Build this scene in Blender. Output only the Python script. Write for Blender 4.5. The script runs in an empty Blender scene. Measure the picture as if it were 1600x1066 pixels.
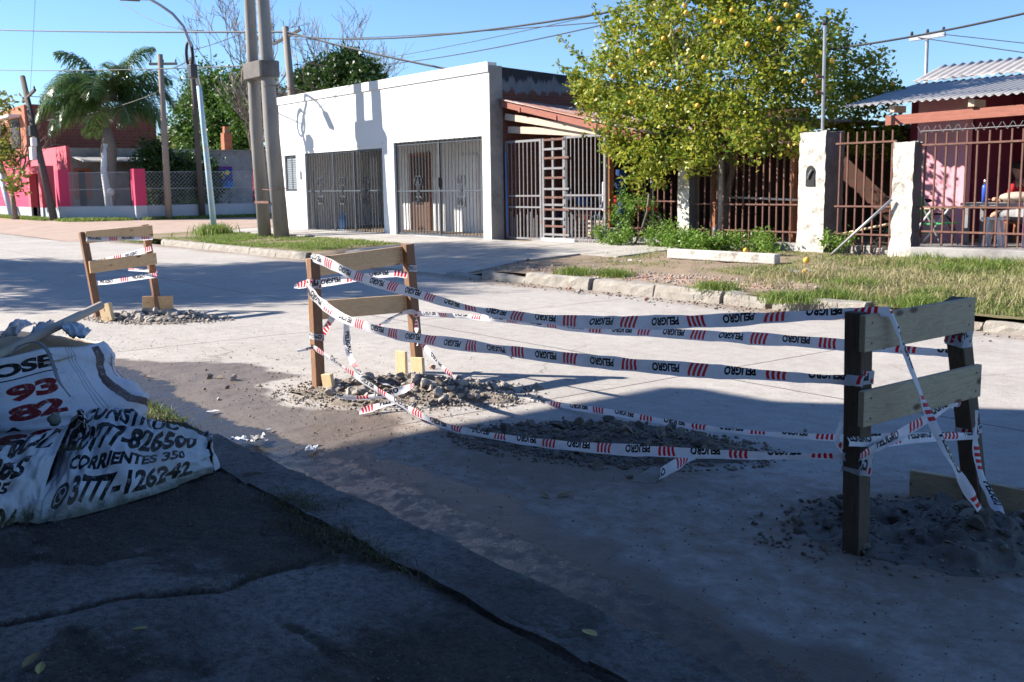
import bpy, math, random
import numpy as np
from mathutils import Vector, Matrix, noise as mnoise

random.seed(7)
rng = np.random.default_rng(11)
S = bpy.context.scene
COL = S.collection
R_ = math.radians

# ------------------------------------------------------------------ camera
F_PX, H_CAM = 1634.0, 1.5                     # focal length in 1600-wide pixels, eye height
YAW, PITCH, ROLL = R_(37.3), R_(8.45), R_(0.8)
_fw0 = np.array([-math.cos(YAW), math.sin(YAW), 0.0]); _r0 = np.array([math.sin(YAW), math.cos(YAW), 0.0]); _up0 = np.array([0, 0, 1.0])
_f = _fw0*math.cos(PITCH) - _up0*math.sin(PITCH)
_u = _up0*math.cos(PITCH) + _fw0*math.sin(PITCH)
_r = _r0*math.cos(ROLL) - _u*math.sin(ROLL)
_up = _u*math.cos(ROLL) + _r0*math.sin(ROLL)
_C = np.array([0, 0, H_CAM])
cam_data = bpy.data.cameras.new('camera'); cam = bpy.data.objects.new('camera', cam_data); COL.objects.link(cam)
cam_data.sensor_width = 36; cam_data.lens = F_PX/1600*36; cam_data.clip_start = 0.05; cam_data.clip_end = 1500
m = Matrix(((_r[0], _up[0], -_f[0], 0), (_r[1], _up[1], -_f[1], 0), (_r[2], _up[2], -_f[2], H_CAM), (0, 0, 0, 1)))
cam.matrix_world = m
cam_data.dof.use_dof = True; cam_data.dof.focus_distance = 6.0; cam_data.dof.aperture_fstop = 7.0
S.camera = cam

# ------------------------------------------------------------------ sky, sun, exposure
SUN_EL = R_(31.4); SUN_AZ = math.atan2(-0.747, -0.664)      # from behind left
w = bpy.data.worlds.new('World'); S.world = w; w.use_nodes = True
nt = w.node_tree; nt.nodes.clear()
sky = nt.nodes.new('ShaderNodeTexSky'); sky.sky_type = 'NISHITA'; sky.sun_disc = False
sky.sun_elevation = SUN_EL; sky.sun_rotation = SUN_AZ % (2*math.pi)
sky.altitude = 0; sky.air_density = 1.0; sky.dust_density = 0.0; sky.ozone_density = 4.0
bg = nt.nodes.new('ShaderNodeBackground'); bg.inputs['Strength'].default_value = 0.062
out = nt.nodes.new('ShaderNodeOutputWorld')
tint = nt.nodes.new('ShaderNodeMix'); tint.data_type = 'RGBA'; tint.blend_type = 'MULTIPLY'; tint.inputs[0].default_value = 1.0; tint.inputs[7].default_value = (0.86, 1.03, 1.28, 1)
nt.links.new(sky.outputs[0], tint.inputs[6]); nt.links.new(tint.outputs[2], bg.inputs[0]); nt.links.new(bg.outputs[0], out.inputs[0])
sd = bpy.data.lights.new('sun', 'SUN'); sd.energy = 5.0; sd.angle = R_(0.55); sd.color = (1.0, 0.93, 0.84)
sun = bpy.data.objects.new('sun', sd); COL.objects.link(sun)
sun.rotation_euler = Vector((0.747*math.cos(SUN_EL), 0.664*math.cos(SUN_EL), -math.sin(SUN_EL))).to_track_quat('-Z', 'Y').to_euler()
S.view_settings.view_transform = 'Standard'; S.view_settings.look = 'None'
S.view_settings.gamma = 1; S.view_settings.exposure = 1.36; S.view_settings.use_curve_mapping = False
S.render.engine = 'CYCLES'
S.cycles.max_bounces = 6; S.cycles.diffuse_bounces = 2; S.cycles.glossy_bounces = 2; S.cycles.transparent_max_bounces = 6
S.cycles.transmission_bounces = 3
S.cycles.use_denoising = True

# ------------------------------------------------------------------ survey: where a sight line meets a plane of the place
def _ray(px, py): return _f + _r*((px-800)/F_PX) - _up*((py-533)/F_PX)
def gz(px, py, z=0.0):
    d = _ray(px, py); return _C + d*((z-H_CAM)/d[2])
def oy(px, py, y):
    d = _ray(px, py); return _C + d*(y/d[1])
def ox(px, py, x):
    d = _ray(px, py); return _C + d*(x/d[0])

# ------------------------------------------------------------------ helpers
def tag(o, label=None, cat=None, group=None, kind=None):
    if label: o['label'] = label
    if cat: o['category'] = cat
    if group: o['group'] = group
    if kind: o['kind'] = kind
    return o
def thing(name, loc, label, cat, group=None, rz=0):
    o = bpy.data.objects.new(name, None); COL.objects.link(o); o.location = Vector([float(c) for c in loc]); o.rotation_euler[2] = rz
    o.empty_display_size = 0.2
    return tag(o, label, cat, group)
def wloc(o):
    v = Vector((0, 0, 0))
    while o is not None: v = v + o.location; o = o.parent
    return v
def link_mesh(name, verts, faces, mat, parent=None, world=True, smooth=False, uv=None, kind=None, mats=None, midx=None):
    me = bpy.data.meshes.new(name)
    verts = np.asarray(verts, dtype=float).reshape(-1, 3)
    if world and parent is not None: verts = verts - np.array(wloc(parent))
    if isinstance(faces, np.ndarray):
        nv, nf, k = len(verts), len(faces), faces.shape[1]
        me.vertices.add(nv); me.vertices.foreach_set('co', verts.ravel())
        me.loops.add(nf*k); me.loops.foreach_set('vertex_index', faces.astype(np.int32).ravel())
        me.polygons.add(nf); me.polygons.foreach_set('loop_start', np.arange(0, nf*k, k, dtype=np.int32))
        me.update(calc_edges=True)
    else:
        me.from_pydata([tuple(v) for v in verts], [], faces)
    if uv is not None:
        l = me.uv_layers.new(name='UVMap')
        vi = np.empty(len(me.loops), dtype=np.int32); me.loops.foreach_get('vertex_index', vi)
        l.data.foreach_set('uv', np.asarray(uv, dtype=float)[vi].ravel())
    for mm in (mats or [mat]): me.materials.append(mm)
    if midx is not None: me.polygons.foreach_set('material_index', np.asarray(midx, dtype=np.int32))
    if smooth: me.polygons.foreach_set('use_smooth', np.ones(len(me.polygons), dtype=bool))
    me.update()
    o = bpy.data.objects.new(name, me); COL.objects.link(o)
    if parent is not None: o.parent = parent
    if kind: o['kind'] = kind
    return o
def copy_tree(o, parent=None, loc=None, rz=None):
    c = o.copy(); COL.objects.link(c); c.parent = parent
    if loc is not None: c.location = Vector([float(v) for v in loc])
    if rz is not None: c.rotation_euler[2] = rz
    for ch in list(o.children): copy_tree(ch, c)
    return c

class MB:
    def __init__(s): s.v = []; s.f = []
    def add(s, vs, fs):
        n = len(s.v); s.v += [tuple(map(float, p)) for p in vs]; s.f += [tuple(i+n for i in f) for f in fs]; return s
    def box(s, x0, x1, y0, y1, z0, z1, jit=0):
        vs = [(x, y, z) for x in (x0, x1) for y in (y0, y1) for z in (z0, z1)]
        if jit: vs = [tuple(c+random.uniform(-jit, jit) for c in p) for p in vs]
        return s.add(vs, [(0, 1, 3, 2), (4, 6, 7, 5), (0, 4, 5, 1), (2, 3, 7, 6), (0, 2, 6, 4), (1, 5, 7, 3)])
    def bar(s, a, b, w, h, up=(0, 0, 1)):
        a = Vector([float(c) for c in a]); b = Vector([float(c) for c in b]); d = (b-a).normalized(); up = Vector(up)
        if abs(d.dot(up)) > 0.98: up = Vector((1, 0, 0))
        sx = d.cross(up).normalized()*w/2; sz = sx.cross(d).normalized()*h/2
        vs = [p+i*sx+j*sz for p in (a, b) for i in (-1, 1) for j in (-1, 1)]
        return s.add(vs, [(0, 1, 3, 2), (4, 6, 7, 5), (0, 4, 5, 1), (2, 3, 7, 6), (0, 2, 6, 4), (1, 5, 7, 3)])
    def tube(s, pts, rad, n=8, cap=True):
        pts = [Vector([float(c) for c in p]) for p in pts]; k = len(pts)
        if not hasattr(rad, '__len__'): rad = [rad]*k
        prev = None; rings = []
        for i, p in enumerate(pts):
            d = (pts[min(i+1, k-1)] - pts[max(i-1, 0)])
            d = d.normalized() if d.length > 1e-9 else Vector((0, 0, 1))
            if prev is None:
                a = Vector((0, 0, 1)) if abs(d.z) < 0.9 else Vector((1, 0, 0)); sx = d.cross(a).normalized()
            else:
                sx = (prev - d*prev.dot(d))
                sx = sx.normalized() if sx.length > 1e-6 else d.orthogonal().normalized()
            prev = sx; sy = d.cross(sx)
            rings.append([p + (sx*math.cos(2*math.pi*j/n) + sy*math.sin(2*math.pi*j/n))*rad[i] for j in range(n)])
        vs = [q for r in rings for q in r]; fs = []
        for i in range(k-1):
            for j in range(n):
                fs.append((i*n+j, i*n+(j+1) % n, (i+1)*n+(j+1) % n, (i+1)*n+j))
        if cap: fs.append(tuple(range(n))[::-1]); fs.append(tuple((k-1)*n+j for j in range(n)))
        return s.add(vs, fs)
    def prism(s, poly, z0, z1):
        n = len(poly); vs = [(x, y, z0) for x, y in poly]+[(x, y, z1) for x, y in poly]
        return s.add(vs, [tuple(range(n))[::-1], tuple(range(n, 2*n))]+[(i, (i+1) % n, n+(i+1) % n, n+i) for i in range(n)])
    def ball(s, c, r, seg=10, ring=7, sc=(1, 1, 1), jit=0):
        vs = []; fs = []
        for i in range(ring+1):
            t = math.pi*i/ring
            for j in range(seg):
                p = 2*math.pi*j/seg; k = 1+random.uniform(-jit, jit)
                vs.append((c[0]+r*sc[0]*math.sin(t)*math.cos(p)*k, c[1]+r*sc[1]*math.sin(t)*math.sin(p)*k, c[2]+r*sc[2]*math.cos(t)*k))
        for i in range(ring):
            for j in range(seg): fs.append((i*seg+j, (i+1)*seg+j, (i+1)*seg+(j+1) % seg, i*seg+(j+1) % seg))
        return s.add(vs, fs)
    def build(s, name, mat, parent=None, world=True, smooth=False, kind=None, bevel=0, uv=None):
        o = link_mesh(name, s.v, s.f, mat, parent, world, smooth, kind=kind, uv=uv)
        if bevel:
            b = o.modifiers.new('bevel', 'BEVEL'); b.width = bevel; b.segments = 2; b.limit_method = 'ANGLE'
        return o

def _h(ix, iy, seed):
    n = (ix*374761393 + iy*668265263 + seed*974711) & 0x7fffffff
    n = ((n ^ (n >> 13))*1274126177) & 0x7fffffff
    return ((n ^ (n >> 16)) & 0xffff)/65535.0
def vn(x, y, seed=0, octv=3, sc=1.0):
    x = np.asarray(x, dtype=float)*sc; y = np.asarray(y, dtype=float)*sc; t = 0; a = 1.0; tot = 0
    for o in range(octv):
        xi = np.floor(x).astype(np.int64); yi = np.floor(y).astype(np.int64); fx = x-xi; fy = y-yi
        fx = fx*fx*(3-2*fx); fy = fy*fy*(3-2*fy)
        v = (_h(xi, yi, seed+o)*(1-fx)+_h(xi+1, yi, seed+o)*fx)*(1-fy)+(_h(xi, yi+1, seed+o)*(1-fx)+_h(xi+1, yi+1, seed+o)*fx)*fy
        t = t+a*(v-0.5)*2; tot += a; a *= 0.5; x = x*2.03; y = y*2.03
    return t/tot
def grid_mesh(name, xs, ys, zf, mat, **kw):
    X, Y = np.meshgrid(xs, ys, indexing='ij'); Z = zf(X, Y)
    nx, ny = len(xs), len(ys)
    idx = np.arange(nx*ny).reshape(nx, ny)
    f = np.stack([idx[:-1, :-1], idx[1:, :-1], idx[1:, 1:], idx[:-1, 1:]], axis=-1).reshape(-1, 4)
    return link_mesh(name, np.stack([X, Y, Z], -1).reshape(-1, 3), f, mat, smooth=True, **kw)
def seg_dist(X, Y, pts):
    d = np.full(np.shape(X), 1e9)
    for (x0, y0), (x1, y1) in zip(pts[:-1], pts[1:]):
        L = (x1-x0)**2+(y1-y0)**2+1e-12; t = np.clip(((X-x0)*(x1-x0)+(Y-y0)*(y1-y0))/L, 0, 1)
        d = np.minimum(d, np.hypot(X-x0-t*(x1-x0), Y-y0-t*(y1-y0)))
    return d

# ------------------------------------------------------------------ materials
class NT:
    def __init__(s, name):
        s.m = bpy.data.materials.new(name); s.m.use_nodes = True; s.t = s.m.node_tree; s.t.nodes.clear()
        s.out = s.t.nodes.new('ShaderNodeOutputMaterial'); s.b = s.t.nodes.new('ShaderNodeBsdfPrincipled')
        s.t.links.new(s.b.outputs[0], s.out.inputs[0])
    def n(s, typ, **kw):
        nd = s.t.nodes.new(typ)
        for k, v in kw.items():
            if k.startswith('i_'): nd.inputs[k[2:].replace('_', ' ')].default_value = v
            else: setattr(nd, k, v)
        return nd
    def l(s, a, b): s.t.links.new(a, b)
    def coord(s, scale=(1, 1, 1), kind='Object'):
        tc = s.n('ShaderNodeTexCoord'); mp = s.n('ShaderNodeMapping'); mp.inputs['Scale'].default_value = scale
        s.l(tc.outputs[kind], mp.inputs[0]); return mp.outputs[0]
    def noise(s, scale, detail=4, rough=0.6, co=None, dist=0):
        nd = s.n('ShaderNodeTexNoise'); nd.inputs['Scale'].default_value = scale; nd.inputs['Detail'].default_value = detail
        nd.inputs['Roughness'].default_value = rough; nd.inputs['Distortion'].default_value = dist
        if co is not None: s.l(co, nd.inputs['Vector'])
        return nd.outputs['Fac']
    def ramp(s, fac, stops, interp='LINEAR'):
        r = s.n('ShaderNodeValToRGB'); r.color_ramp.interpolation = interp; e = r.color_ramp.elements
        while len(e) < len(stops): e.new(0.5)
        for i, (p, c) in enumerate(stops):
            e[i].position = p; c = c if hasattr(c, '__len__') else (c, c, c); e[i].color = (*c[:3], 1)
        s.l(fac, r.inputs[0]); return r.outputs[0]
    def mix(s, fac, a, b, mode='MIX'):
        mx = s.n('ShaderNodeMix', data_type='RGBA', blend_type=mode)
        for sock, val in ((mx.inputs[0], fac), (mx.inputs[6], a), (mx.inputs[7], b)):
            if hasattr(val, 'is_linked'): s.l(val, sock)
            elif sock == mx.inputs[0]: sock.default_value = val
            else: sock.default_value = (val, val, val, 1) if not hasattr(val, '__len__') else (*val[:3], 1)
        return mx.outputs[2]
    def math(s, op, a, b=0.0, c=None, clamp=False):
        nd = s.n('ShaderNodeMath', operation=op, use_clamp=clamp)
        for i, val in enumerate((a, b) if c is None else (a, b, c)):
            if hasattr(val, 'is_linked'): s.l(val, nd.inputs[i])
            else: nd.inputs[i].default_value = val
        return nd.outputs[0]
    def bump(s, h, strength=0.3, dist=0.02, base=None):
        b = s.n('ShaderNodeBump'); b.inputs['Strength'].default_value = strength; b.inputs['Distance'].default_value = dist
        s.l(h, b.inputs['Height']); s.l(b.outputs[0], s.b.inputs['Normal']); return b
    def set(s, **kw):
        for k, v in kw.items():
            sock = s.b.inputs[k.replace('_', ' ')]
            if hasattr(v, 'is_linked'): s.l(v, sock)
            else: sock.default_value = v if not hasattr(v, '__len__') else (*v[:3], 1)
        return s
def mat(name, c1, c2=None, sc=5, rough=0.8, bump=0.2, bsc=40, bd=0.01, metal=0, spec=0.3, dirt=None, dsc=2, dlo=0.5, dhi=0.65, stretch=(1, 1, 1)):
    t = NT(name); co = t.coord(stretch)
    c2 = c2 or tuple(x*0.75 for x in c1)
    c = t.mix(t.ramp(t.noise(sc, 5, 0.65, co), [(0.3, 0.0), (0.7, 1.0)]), c1, c2)
    if dirt: c = t.mix(t.ramp(t.noise(dsc, 6, 0.7, co), [(dlo, 0.0), (dhi, 1.0)]), c, dirt)
    t.set(Base_Color=c, Roughness=rough, Metallic=metal, Specular_IOR_Level=spec)
    if bump: t.bump(t.noise(bsc, 6, 0.7, co), bump, bd)
    return t.m
def leafmat(name, cols, trans=0.35, rough=0.45):
    t = NT(name); g = t.n('ShaderNodeNewGeometry')
    st = [(i/(max(1, len(cols)-1)), c) for i, c in enumerate(cols)]
    c = t.ramp(g.outputs['Random Per Island'], st)
    t.set(Base_Color=c, Roughness=rough, Specular_IOR_Level=0.35)
    tr = t.n('ShaderNodeBsdfTranslucent'); t.l(c, tr.inputs[0])
    mx = t.n('ShaderNodeMixShader'); mx.inputs[0].default_value = trans
    t.l(t.b.outputs[0], mx.inputs[1]); t.l(tr.outputs[0], mx.inputs[2]); t.l(mx.outputs[0], t.out.inputs[0])
    return t.m
def woodmat(name, c1, c2, knot=(0.16, 0.07, 0.03), rough=0.7, ksc=1.0):
    t = NT(name); oi = t.n('ShaderNodeObjectInfo'); tc = t.n('ShaderNodeTexCoord')
    va = t.n('ShaderNodeVectorMath', operation='ADD'); t.l(tc.outputs['Object'], va.inputs[0])
    cx = t.n('ShaderNodeCombineXYZ'); t.l(t.math('MULTIPLY', oi.outputs['Random'], 37.0), cx.inputs[0]); t.l(t.math('MULTIPLY', oi.outputs['Random'], 11.0), cx.inputs[2]); t.l(cx.outputs[0], va.inputs[1])
    mp = t.n('ShaderNodeMapping'); mp.inputs['Scale'].default_value = (1.6, 14, 14); t.l(va.outputs[0], mp.inputs[0])
    warp = t.noise(1.2, 3, 0.5, mp.outputs[0], 1.2)
    rings = t.math('FRACT', t.math('MULTIPLY', warp, 9.0))
    g = t.ramp(rings, [(0.0, 0.0), (0.75, 0.6), (0.95, 1.0)])
    c = t.mix(g, c1, c2)
    fine = t.n('ShaderNodeMapping'); fine.inputs['Scale'].default_value = (6, 160, 160); t.l(va.outputs[0], fine.inputs[0])
    c = t.mix(t.math('MULTIPLY', t.noise(1.0, 3, 0.6, fine.outputs[0]), 0.45), c, tuple(x*0.6 for x in c2))
    vo = t.n('ShaderNodeTexVoronoi'); km = t.n('ShaderNodeMapping'); km.inputs['Scale'].default_value = (4.2*ksc, 9*ksc, 9*ksc); t.l(va.outputs[0], km.inputs[0]); t.l(km.outputs[0], vo.inputs['Vector']); vo.inputs['Scale'].default_value = 1.0
    k = t.ramp(vo.outputs['Distance'], [(0.0, 1.0), (0.10, 0.9), (0.17, 0.0)])
    c = t.mix(k, c, knot)
    dirt = t.ramp(t.noise(3.5, 5, 0.7, va.outputs[0]), [(0.5, 0.0), (0.75, 0.55)])
    c = t.mix(dirt, c, tuple(x*0.45 for x in c1))
    t.set(Base_Color=c, Roughness=rough, Specular_IOR_Level=0.25)
    t.bump(fine.outputs[0].node and t.noise(1.0, 3, 0.6, fine.outputs[0]), 0.25, 0.004)
    return t.m

# ------------------------------------------------------------------ print: letters drawn into a generated picture
_glyphs = {}
def text_tris(s, bold=0.0):
    key = (s, bold)
    if key in _glyphs: return _glyphs[key]
    cu = bpy.data.curves.new('t', 'FONT'); cu.body = s; cu.offset = bold; cu.resolution_u = 4
    o = bpy.data.objects.new('t', cu); COL.objects.link(o)
    dg = bpy.context.evaluated_depsgraph_get(); dg.update()
    me = bpy.data.meshes.new_from_object(o.evaluated_get(dg)); me.calc_loop_triangles()
    v = np.array([vv.co[:2] for vv in me.vertices]); f = np.array([lt.vertices[:] for lt in me.loop_triangles])
    bpy.data.objects.remove(o); bpy.data.curves.remove(cu); bpy.data.meshes.remove(me)
    lo = v.min(0); v = v-lo; hgt = v.max(0)
    _glyphs[key] = (v, f, hgt); return _glyphs[key]
class Canvas:
    def __init__(s, w, h, bg): s.w, s.h = w, h; s.a = np.ones((h, w, 4), np.float32); s.a[..., :3] = bg
    def tri(s, p, col, al=1.0):
        x0, y0 = np.floor(p.min(0)).astype(int); x1, y1 = np.ceil(p.max(0)).astype(int)
        x0, y0, x1, y1 = max(0, x0), max(0, y0), min(s.w, x1+1), min(s.h, y1+1)
        if x1 <= x0 or y1 <= y0: return
        X, Y = np.meshgrid(np.arange(x0, x1)+0.5, np.arange(y0, y1)+0.5)
        def e(a, b): return (b[0]-a[0])*(Y-a[1])-(b[1]-a[1])*(X-a[0])
        A, B, C_ = e(p[0], p[1]), e(p[1], p[2]), e(p[2], p[0])
        m_ = ((A >= 0) & (B >= 0) & (C_ >= 0)) | ((A <= 0) & (B <= 0) & (C_ <= 0))
        r = s.a[y0:y1, x0:x1, :3]; r[m_] = r[m_]*(1-al)+np.array(col)*al
    def poly(s, pts, col, al=1.0):
        pts = np.array(pts, float)
        for i in range(1, len(pts)-1): s.tri(pts[[0, i, i+1]], col, al)
    def disc(s, cx, cy, rx, ry, col): s.poly([(cx+rx*math.cos(t), cy+ry*math.sin(t)) for t in np.linspace(0, 2*math.pi, 30)[:-1]], col)
    def text(s, st, x, y, wd, ht, col, bold=0.0, ang=0):
        v, f, sz = text_tris(st, bold); p = v/sz*np.array([wd, ht]); c, q = math.cos(ang), math.sin(ang)
        p = np.stack([p[:, 0]*c-p[:, 1]*q+x, p[:, 0]*q+p[:, 1]*c+y], 1)
        for t in f: s.tri(p[t], col)
    def image(s, name):
        im = bpy.data.images.new(name, s.w, s.h); im.pixels.foreach_set(s.a.ravel()); im.update(); im.pack(); return im

def set_attr(o, name, arr):
    a = o.data.attributes.new(name, 'FLOAT', 'POINT'); a.data.foreach_set('value', np.asarray(arr, dtype=np.float32).ravel())
def attr(t, name):
    nd = t.n('ShaderNodeAttribute', attribute_name=name); return nd.outputs['Fac']

# ------------------------------------------------------------------ setting: ground, road, kerbs, pavements
DIRT = (0.235, 0.165, 0.115)
def ground_mat():
    t = NT('bare_ground'); co = t.coord()
    c = t.mix(t.ramp(t.noise(0.15, 5, 0.6, co), [(0.4, 0), (0.6, 1)]), (0.21, 0.155, 0.115), (0.13, 0.15, 0.06))
    c = t.mix(t.math('MULTIPLY', t.noise(6, 6, 0.7, co), 0.5), c, (0.10, 0.08, 0.05))
    t.set(Base_Color=c, Roughness=0.95); t.bump(t.noise(12, 6, 0.7, co), 0.5, 0.03); return t.m
def road_mat():
    t = NT('road_concrete'); co = t.coord()
    c = t.mix(t.ramp(t.noise(0.7, 6, 0.62, co), [(0.3, 0), (0.7, 1)]), (0.47, 0.44, 0.405), (0.37, 0.345, 0.315))
    c = t.mix(t.ramp(t.noise(7, 7, 0.75, co), [(0.42, 0), (0.72, 0.6)]), c, (0.26, 0.235, 0.205))
    c = t.mix(t.ramp(t.noise(55, 4, 0.7, co), [(0.52, 0), (0.7, 0.55)]), c, (0.20, 0.165, 0.135))
    st = t.coord((0.25, 3.0, 1))
    c = t.mix(t.ramp(t.noise(1.6, 6, 0.7, st), [(0.5, 0), (0.75, 0.35)]), c, (0.30, 0.26, 0.22))
    vo = t.n('ShaderNodeTexVoronoi', feature='DISTANCE_TO_EDGE'); vo.inputs['Scale'].default_value = 0.42
    wn = t.n('ShaderNodeTexNoise'); wn.inputs['Scale'].default_value = 1.4; wn.inputs['Detail'].default_value = 7; t.l(co, wn.inputs['Vector'])
    wa = t.n('ShaderNodeVectorMath', operation='SCALE'); t.l(wn.outputs['Color'], wa.inputs[0]); wa.inputs['Scale'].default_value = 0.9
    wb2 = t.n('ShaderNodeVectorMath', operation='ADD'); t.l(co, wb2.inputs[0]); t.l(wa.outputs[0], wb2.inputs[1]); t.l(wb2.outputs[0], vo.inputs['Vector'])
    crk = t.math('MULTIPLY', t.ramp(vo.outputs['Distance'], [(0.0, 1.0), (0.006, 0.0)]), t.ramp(t.noise(0.35, 3, 0.5, co), [(0.52, 0), (0.62, 1)]))
    c = t.mix(t.math('MULTIPLY', crk, 0.7), c, (0.10, 0.085, 0.07))
    c = t.mix(t.ramp(t.noise(2.6, 8, 0.8, co), [(0.55, 0), (0.68, 0.5)]), c, (0.29, 0.25, 0.21))
    c = t.mix(t.ramp(t.noise(220, 2, 0.6, co), [(0.58, 0), (0.72, 0.45)]), c, (0.16, 0.14, 0.12))
    # sawn joints
    br = t.n('ShaderNodeTexBrick'); br.offset = 0; br.inputs['Scale'].default_value = 1.0
    br.inputs['Brick Width'].default_value = 4.4; br.inputs['Row Height'].default_value = 3.87; br.inputs['Mortar Size'].default_value = 0.012
    br.inputs['Mortar Smooth'].default_value = 0.3
    mp = t.coord((1, 1, 1)); mp.node.inputs['Location'].default_value = (1.2, -2.3, 0)
    wv = t.n('ShaderNodeVectorMath', operation='ADD'); t.l(mp, wv.inputs[0])
    nn = t.n('ShaderNodeTexNoise'); nn.inputs['Scale'].default_value = 2.0; t.l(co, nn.inputs['Vector'])
    sc = t.n('ShaderNodeVectorMath', operation='SCALE'); t.l(nn.outputs['Color'], sc.inputs[0]); sc.inputs['Scale'].default_value = 0.04
    t.l(sc.outputs[0], wv.inputs[1]); t.l(wv.outputs[0], br.inputs['Vector'])
    c = t.mix(t.math('MULTIPLY', br.outputs['Fac'], 0.9), c, (0.12, 0.1, 0.085))
    dirt, damp, wet = attr(t, 'dirt'), attr(t, 'damp'), attr(t, 'wet')
    dn = t.math('ADD', dirt, t.math('MULTIPLY', t.math('SUBTRACT', t.noise(9, 6, 0.7, co), 0.5), 1.1))
    c = t.mix(t.ramp(dn, [(0.35, 0), (0.75, 0.9)]), c, (0.215, 0.16, 0.12))
    c = t.mix(t.math('MULTIPLY', damp, 0.86), c, t.mix(t.noise(5, 5, 0.6, co), (0.165, 0.125, 0.092), (0.085, 0.068, 0.055)))
    wm = t.ramp(t.math('ADD', wet, t.math('MULTIPLY', t.math('SUBTRACT', t.noise(9, 8, 0.78, co), 0.5), 2.0)), [(0.42, 0), (0.66, 1)])
    c = t.mix(wm, c, (0.03, 0.027, 0.025))
    rough = t.mix(wm, t.mix(damp, 0.88, 0.42), t.ramp(t.noise(11, 6, 0.75, co), [(0.4, 0.12), (0.6, 0.5)]))
    t.set(Base_Color=c, Roughness=rough, Specular_IOR_Level=t.mix(wm, 0.25, 0.45))
    h = t.math('ADD', t.noise(26, 8, 0.75, co), t.math('MULTIPLY', t.noise(120, 4, 0.7, co), 0.35))
    h = t.math('ADD', h, t.math('MULTIPLY', t.noise(17, 5, 0.7, co), t.math('MULTIPLY', t.math('MAXIMUM', damp, wet), 1.3)))
    h = t.math('SUBTRACT', h, t.math('MULTIPLY', br.outputs['Fac'], 1.5))
    h = t.math('MULTIPLY', h, t.math('SUBTRACT', 1.0, t.math('MULTIPLY', wm, 0.55)))
    t.bump(h, 0.55, 0.014); return t.m
def near_mat():
    t = NT('old_pavement'); co = t.coord(); dirt = attr(t, 'dirt')
    c = t.mix(t.ramp(t.noise(1.6, 6, 0.65, co), [(0.36, 0), (0.62, 1)]), (0.29, 0.28, 0.265), (0.15, 0.142, 0.133))
    c = t.mix(t.ramp(t.noise(30, 6, 0.75, co), [(0.45, 0), (0.62, 0.75)]), c, (0.085, 0.075, 0.068))
    c = t.mix(t.ramp(t.noise(170, 3, 0.7, co), [(0.56, 0), (0.66, 0.7)]), c, (0.05, 0.045, 0.04))
    c = t.mix(t.ramp(t.noise(150, 2, 0.7, t.coord((1.1, 0.9, 1))), [(0.62, 0), (0.72, 0.6)]), c, (0.42, 0.39, 0.36))
    dn = t.math('ADD', dirt, t.math('MULTIPLY', t.math('SUBTRACT', t.noise(6, 10, 0.82, co), 0.5), 1.7))
    d = t.ramp(dn, [(0.38, 0), (0.60, 0.9)])
    soil = t.mix(t.ramp(t.noise(45, 7, 0.8, co), [(0.35, 0), (0.6, 1)]), (0.17, 0.135, 0.105), (0.065, 0.054, 0.045))
    c = t.mix(d, c, soil)
    t.set(Base_Color=c, Roughness=0.92, Specular_IOR_Level=0.2)
    h = t.math('ADD', t.noise(18, 8, 0.75, co), t.math('MULTIPLY', t.noise(90, 5, 0.75, co), t.math('ADD', 0.25, t.math('MULTIPLY', d, 0.7))))
    h = t.math('ADD', h, t.math('MULTIPLY', d, -0.5))
    t.bump(h, 1.0, 0.022); return t.m
def verge_mat():
    t = NT('verge_soil'); co = t.coord(); g, r = attr(t, 'grass'), attr(t, 'rub')
    soil = t.mix(t.noise(3, 6, 0.7, co), (0.34, 0.265, 0.195), (0.22, 0.165, 0.115))
    gr = t.mix(t.noise(9, 6, 0.75, co), (0.135, 0.135, 0.05), (0.21, 0.175, 0.09))
    c = t.mix(t.ramp(t.math('ADD', g, t.math('MULTIPLY', t.math('SUBTRACT', t.noise(3.5, 7, 0.75, co), 0.5), 1.2)), [(0.4, 0), (0.65, 0.85)]), soil, gr)
    rm = t.ramp(t.math('ADD', r, t.math('MULTIPLY', t.math('SUBTRACT', t.noise(8, 6, 0.75, co), 0.5), 1.2)), [(0.5, 0), (0.75, 0.8)])
    c = t.mix(rm, c, t.mix(t.noise(30, 4, 0.7, co), (0.42, 0.24, 0.17), (0.38, 0.34, 0.29)))
    t.set(Base_Color=c, Roughness=0.95, Specular_IOR_Level=0.15)
    t.bump(t.noise(35, 8, 0.75, co), 0.8, 0.03); return t.m
M = {}
M['ground'] = ground_mat(); M['road'] = road_mat(); M['near'] = near_mat(); M['verge'] = verge_mat()
M['kerb'] = mat('kerb_concrete', (0.34, 0.315, 0.275), (0.25, 0.23, 0.20), 4, 0.9, 0.9, 30, 0.02, dirt=(0.2, 0.155, 0.12), dsc=5, dlo=0.5, dhi=0.75)
M['kerb_dark'] = mat('kerb_concrete_old', (0.28, 0.245, 0.215), (0.2, 0.175, 0.15), 4, 0.9, 0.6, 30, 0.015, dirt=(0.12, 0.088, 0.062), dsc=5, dlo=0.42, dhi=0.7)
M['walk'] = mat('pavement_concrete', (0.42, 0.395, 0.36), (0.34, 0.32, 0.29), 2, 0.9, 0.4, 25, 0.01, dirt=(0.27, 0.215, 0.16), dsc=3, dlo=0.5, dhi=0.8)
M['dirt_road'] = mat('dirt_road', (0.43, 0.315, 0.25), (0.34, 0.25, 0.195), 0.8, 0.95, 0.5, 6, 0.05, dirt=(0.25, 0.19, 0.14), dsc=1.2, dlo=0.5, dhi=0.8)

gr = MB(); gr.add([(-500, -300, -0.06), (300, -300, -0.06), (300, 600, -0.06), (-500, 600, -0.06)], [(0, 1, 2, 3)])
tag(gr.build('ground', M['ground']), kind='structure')

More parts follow.
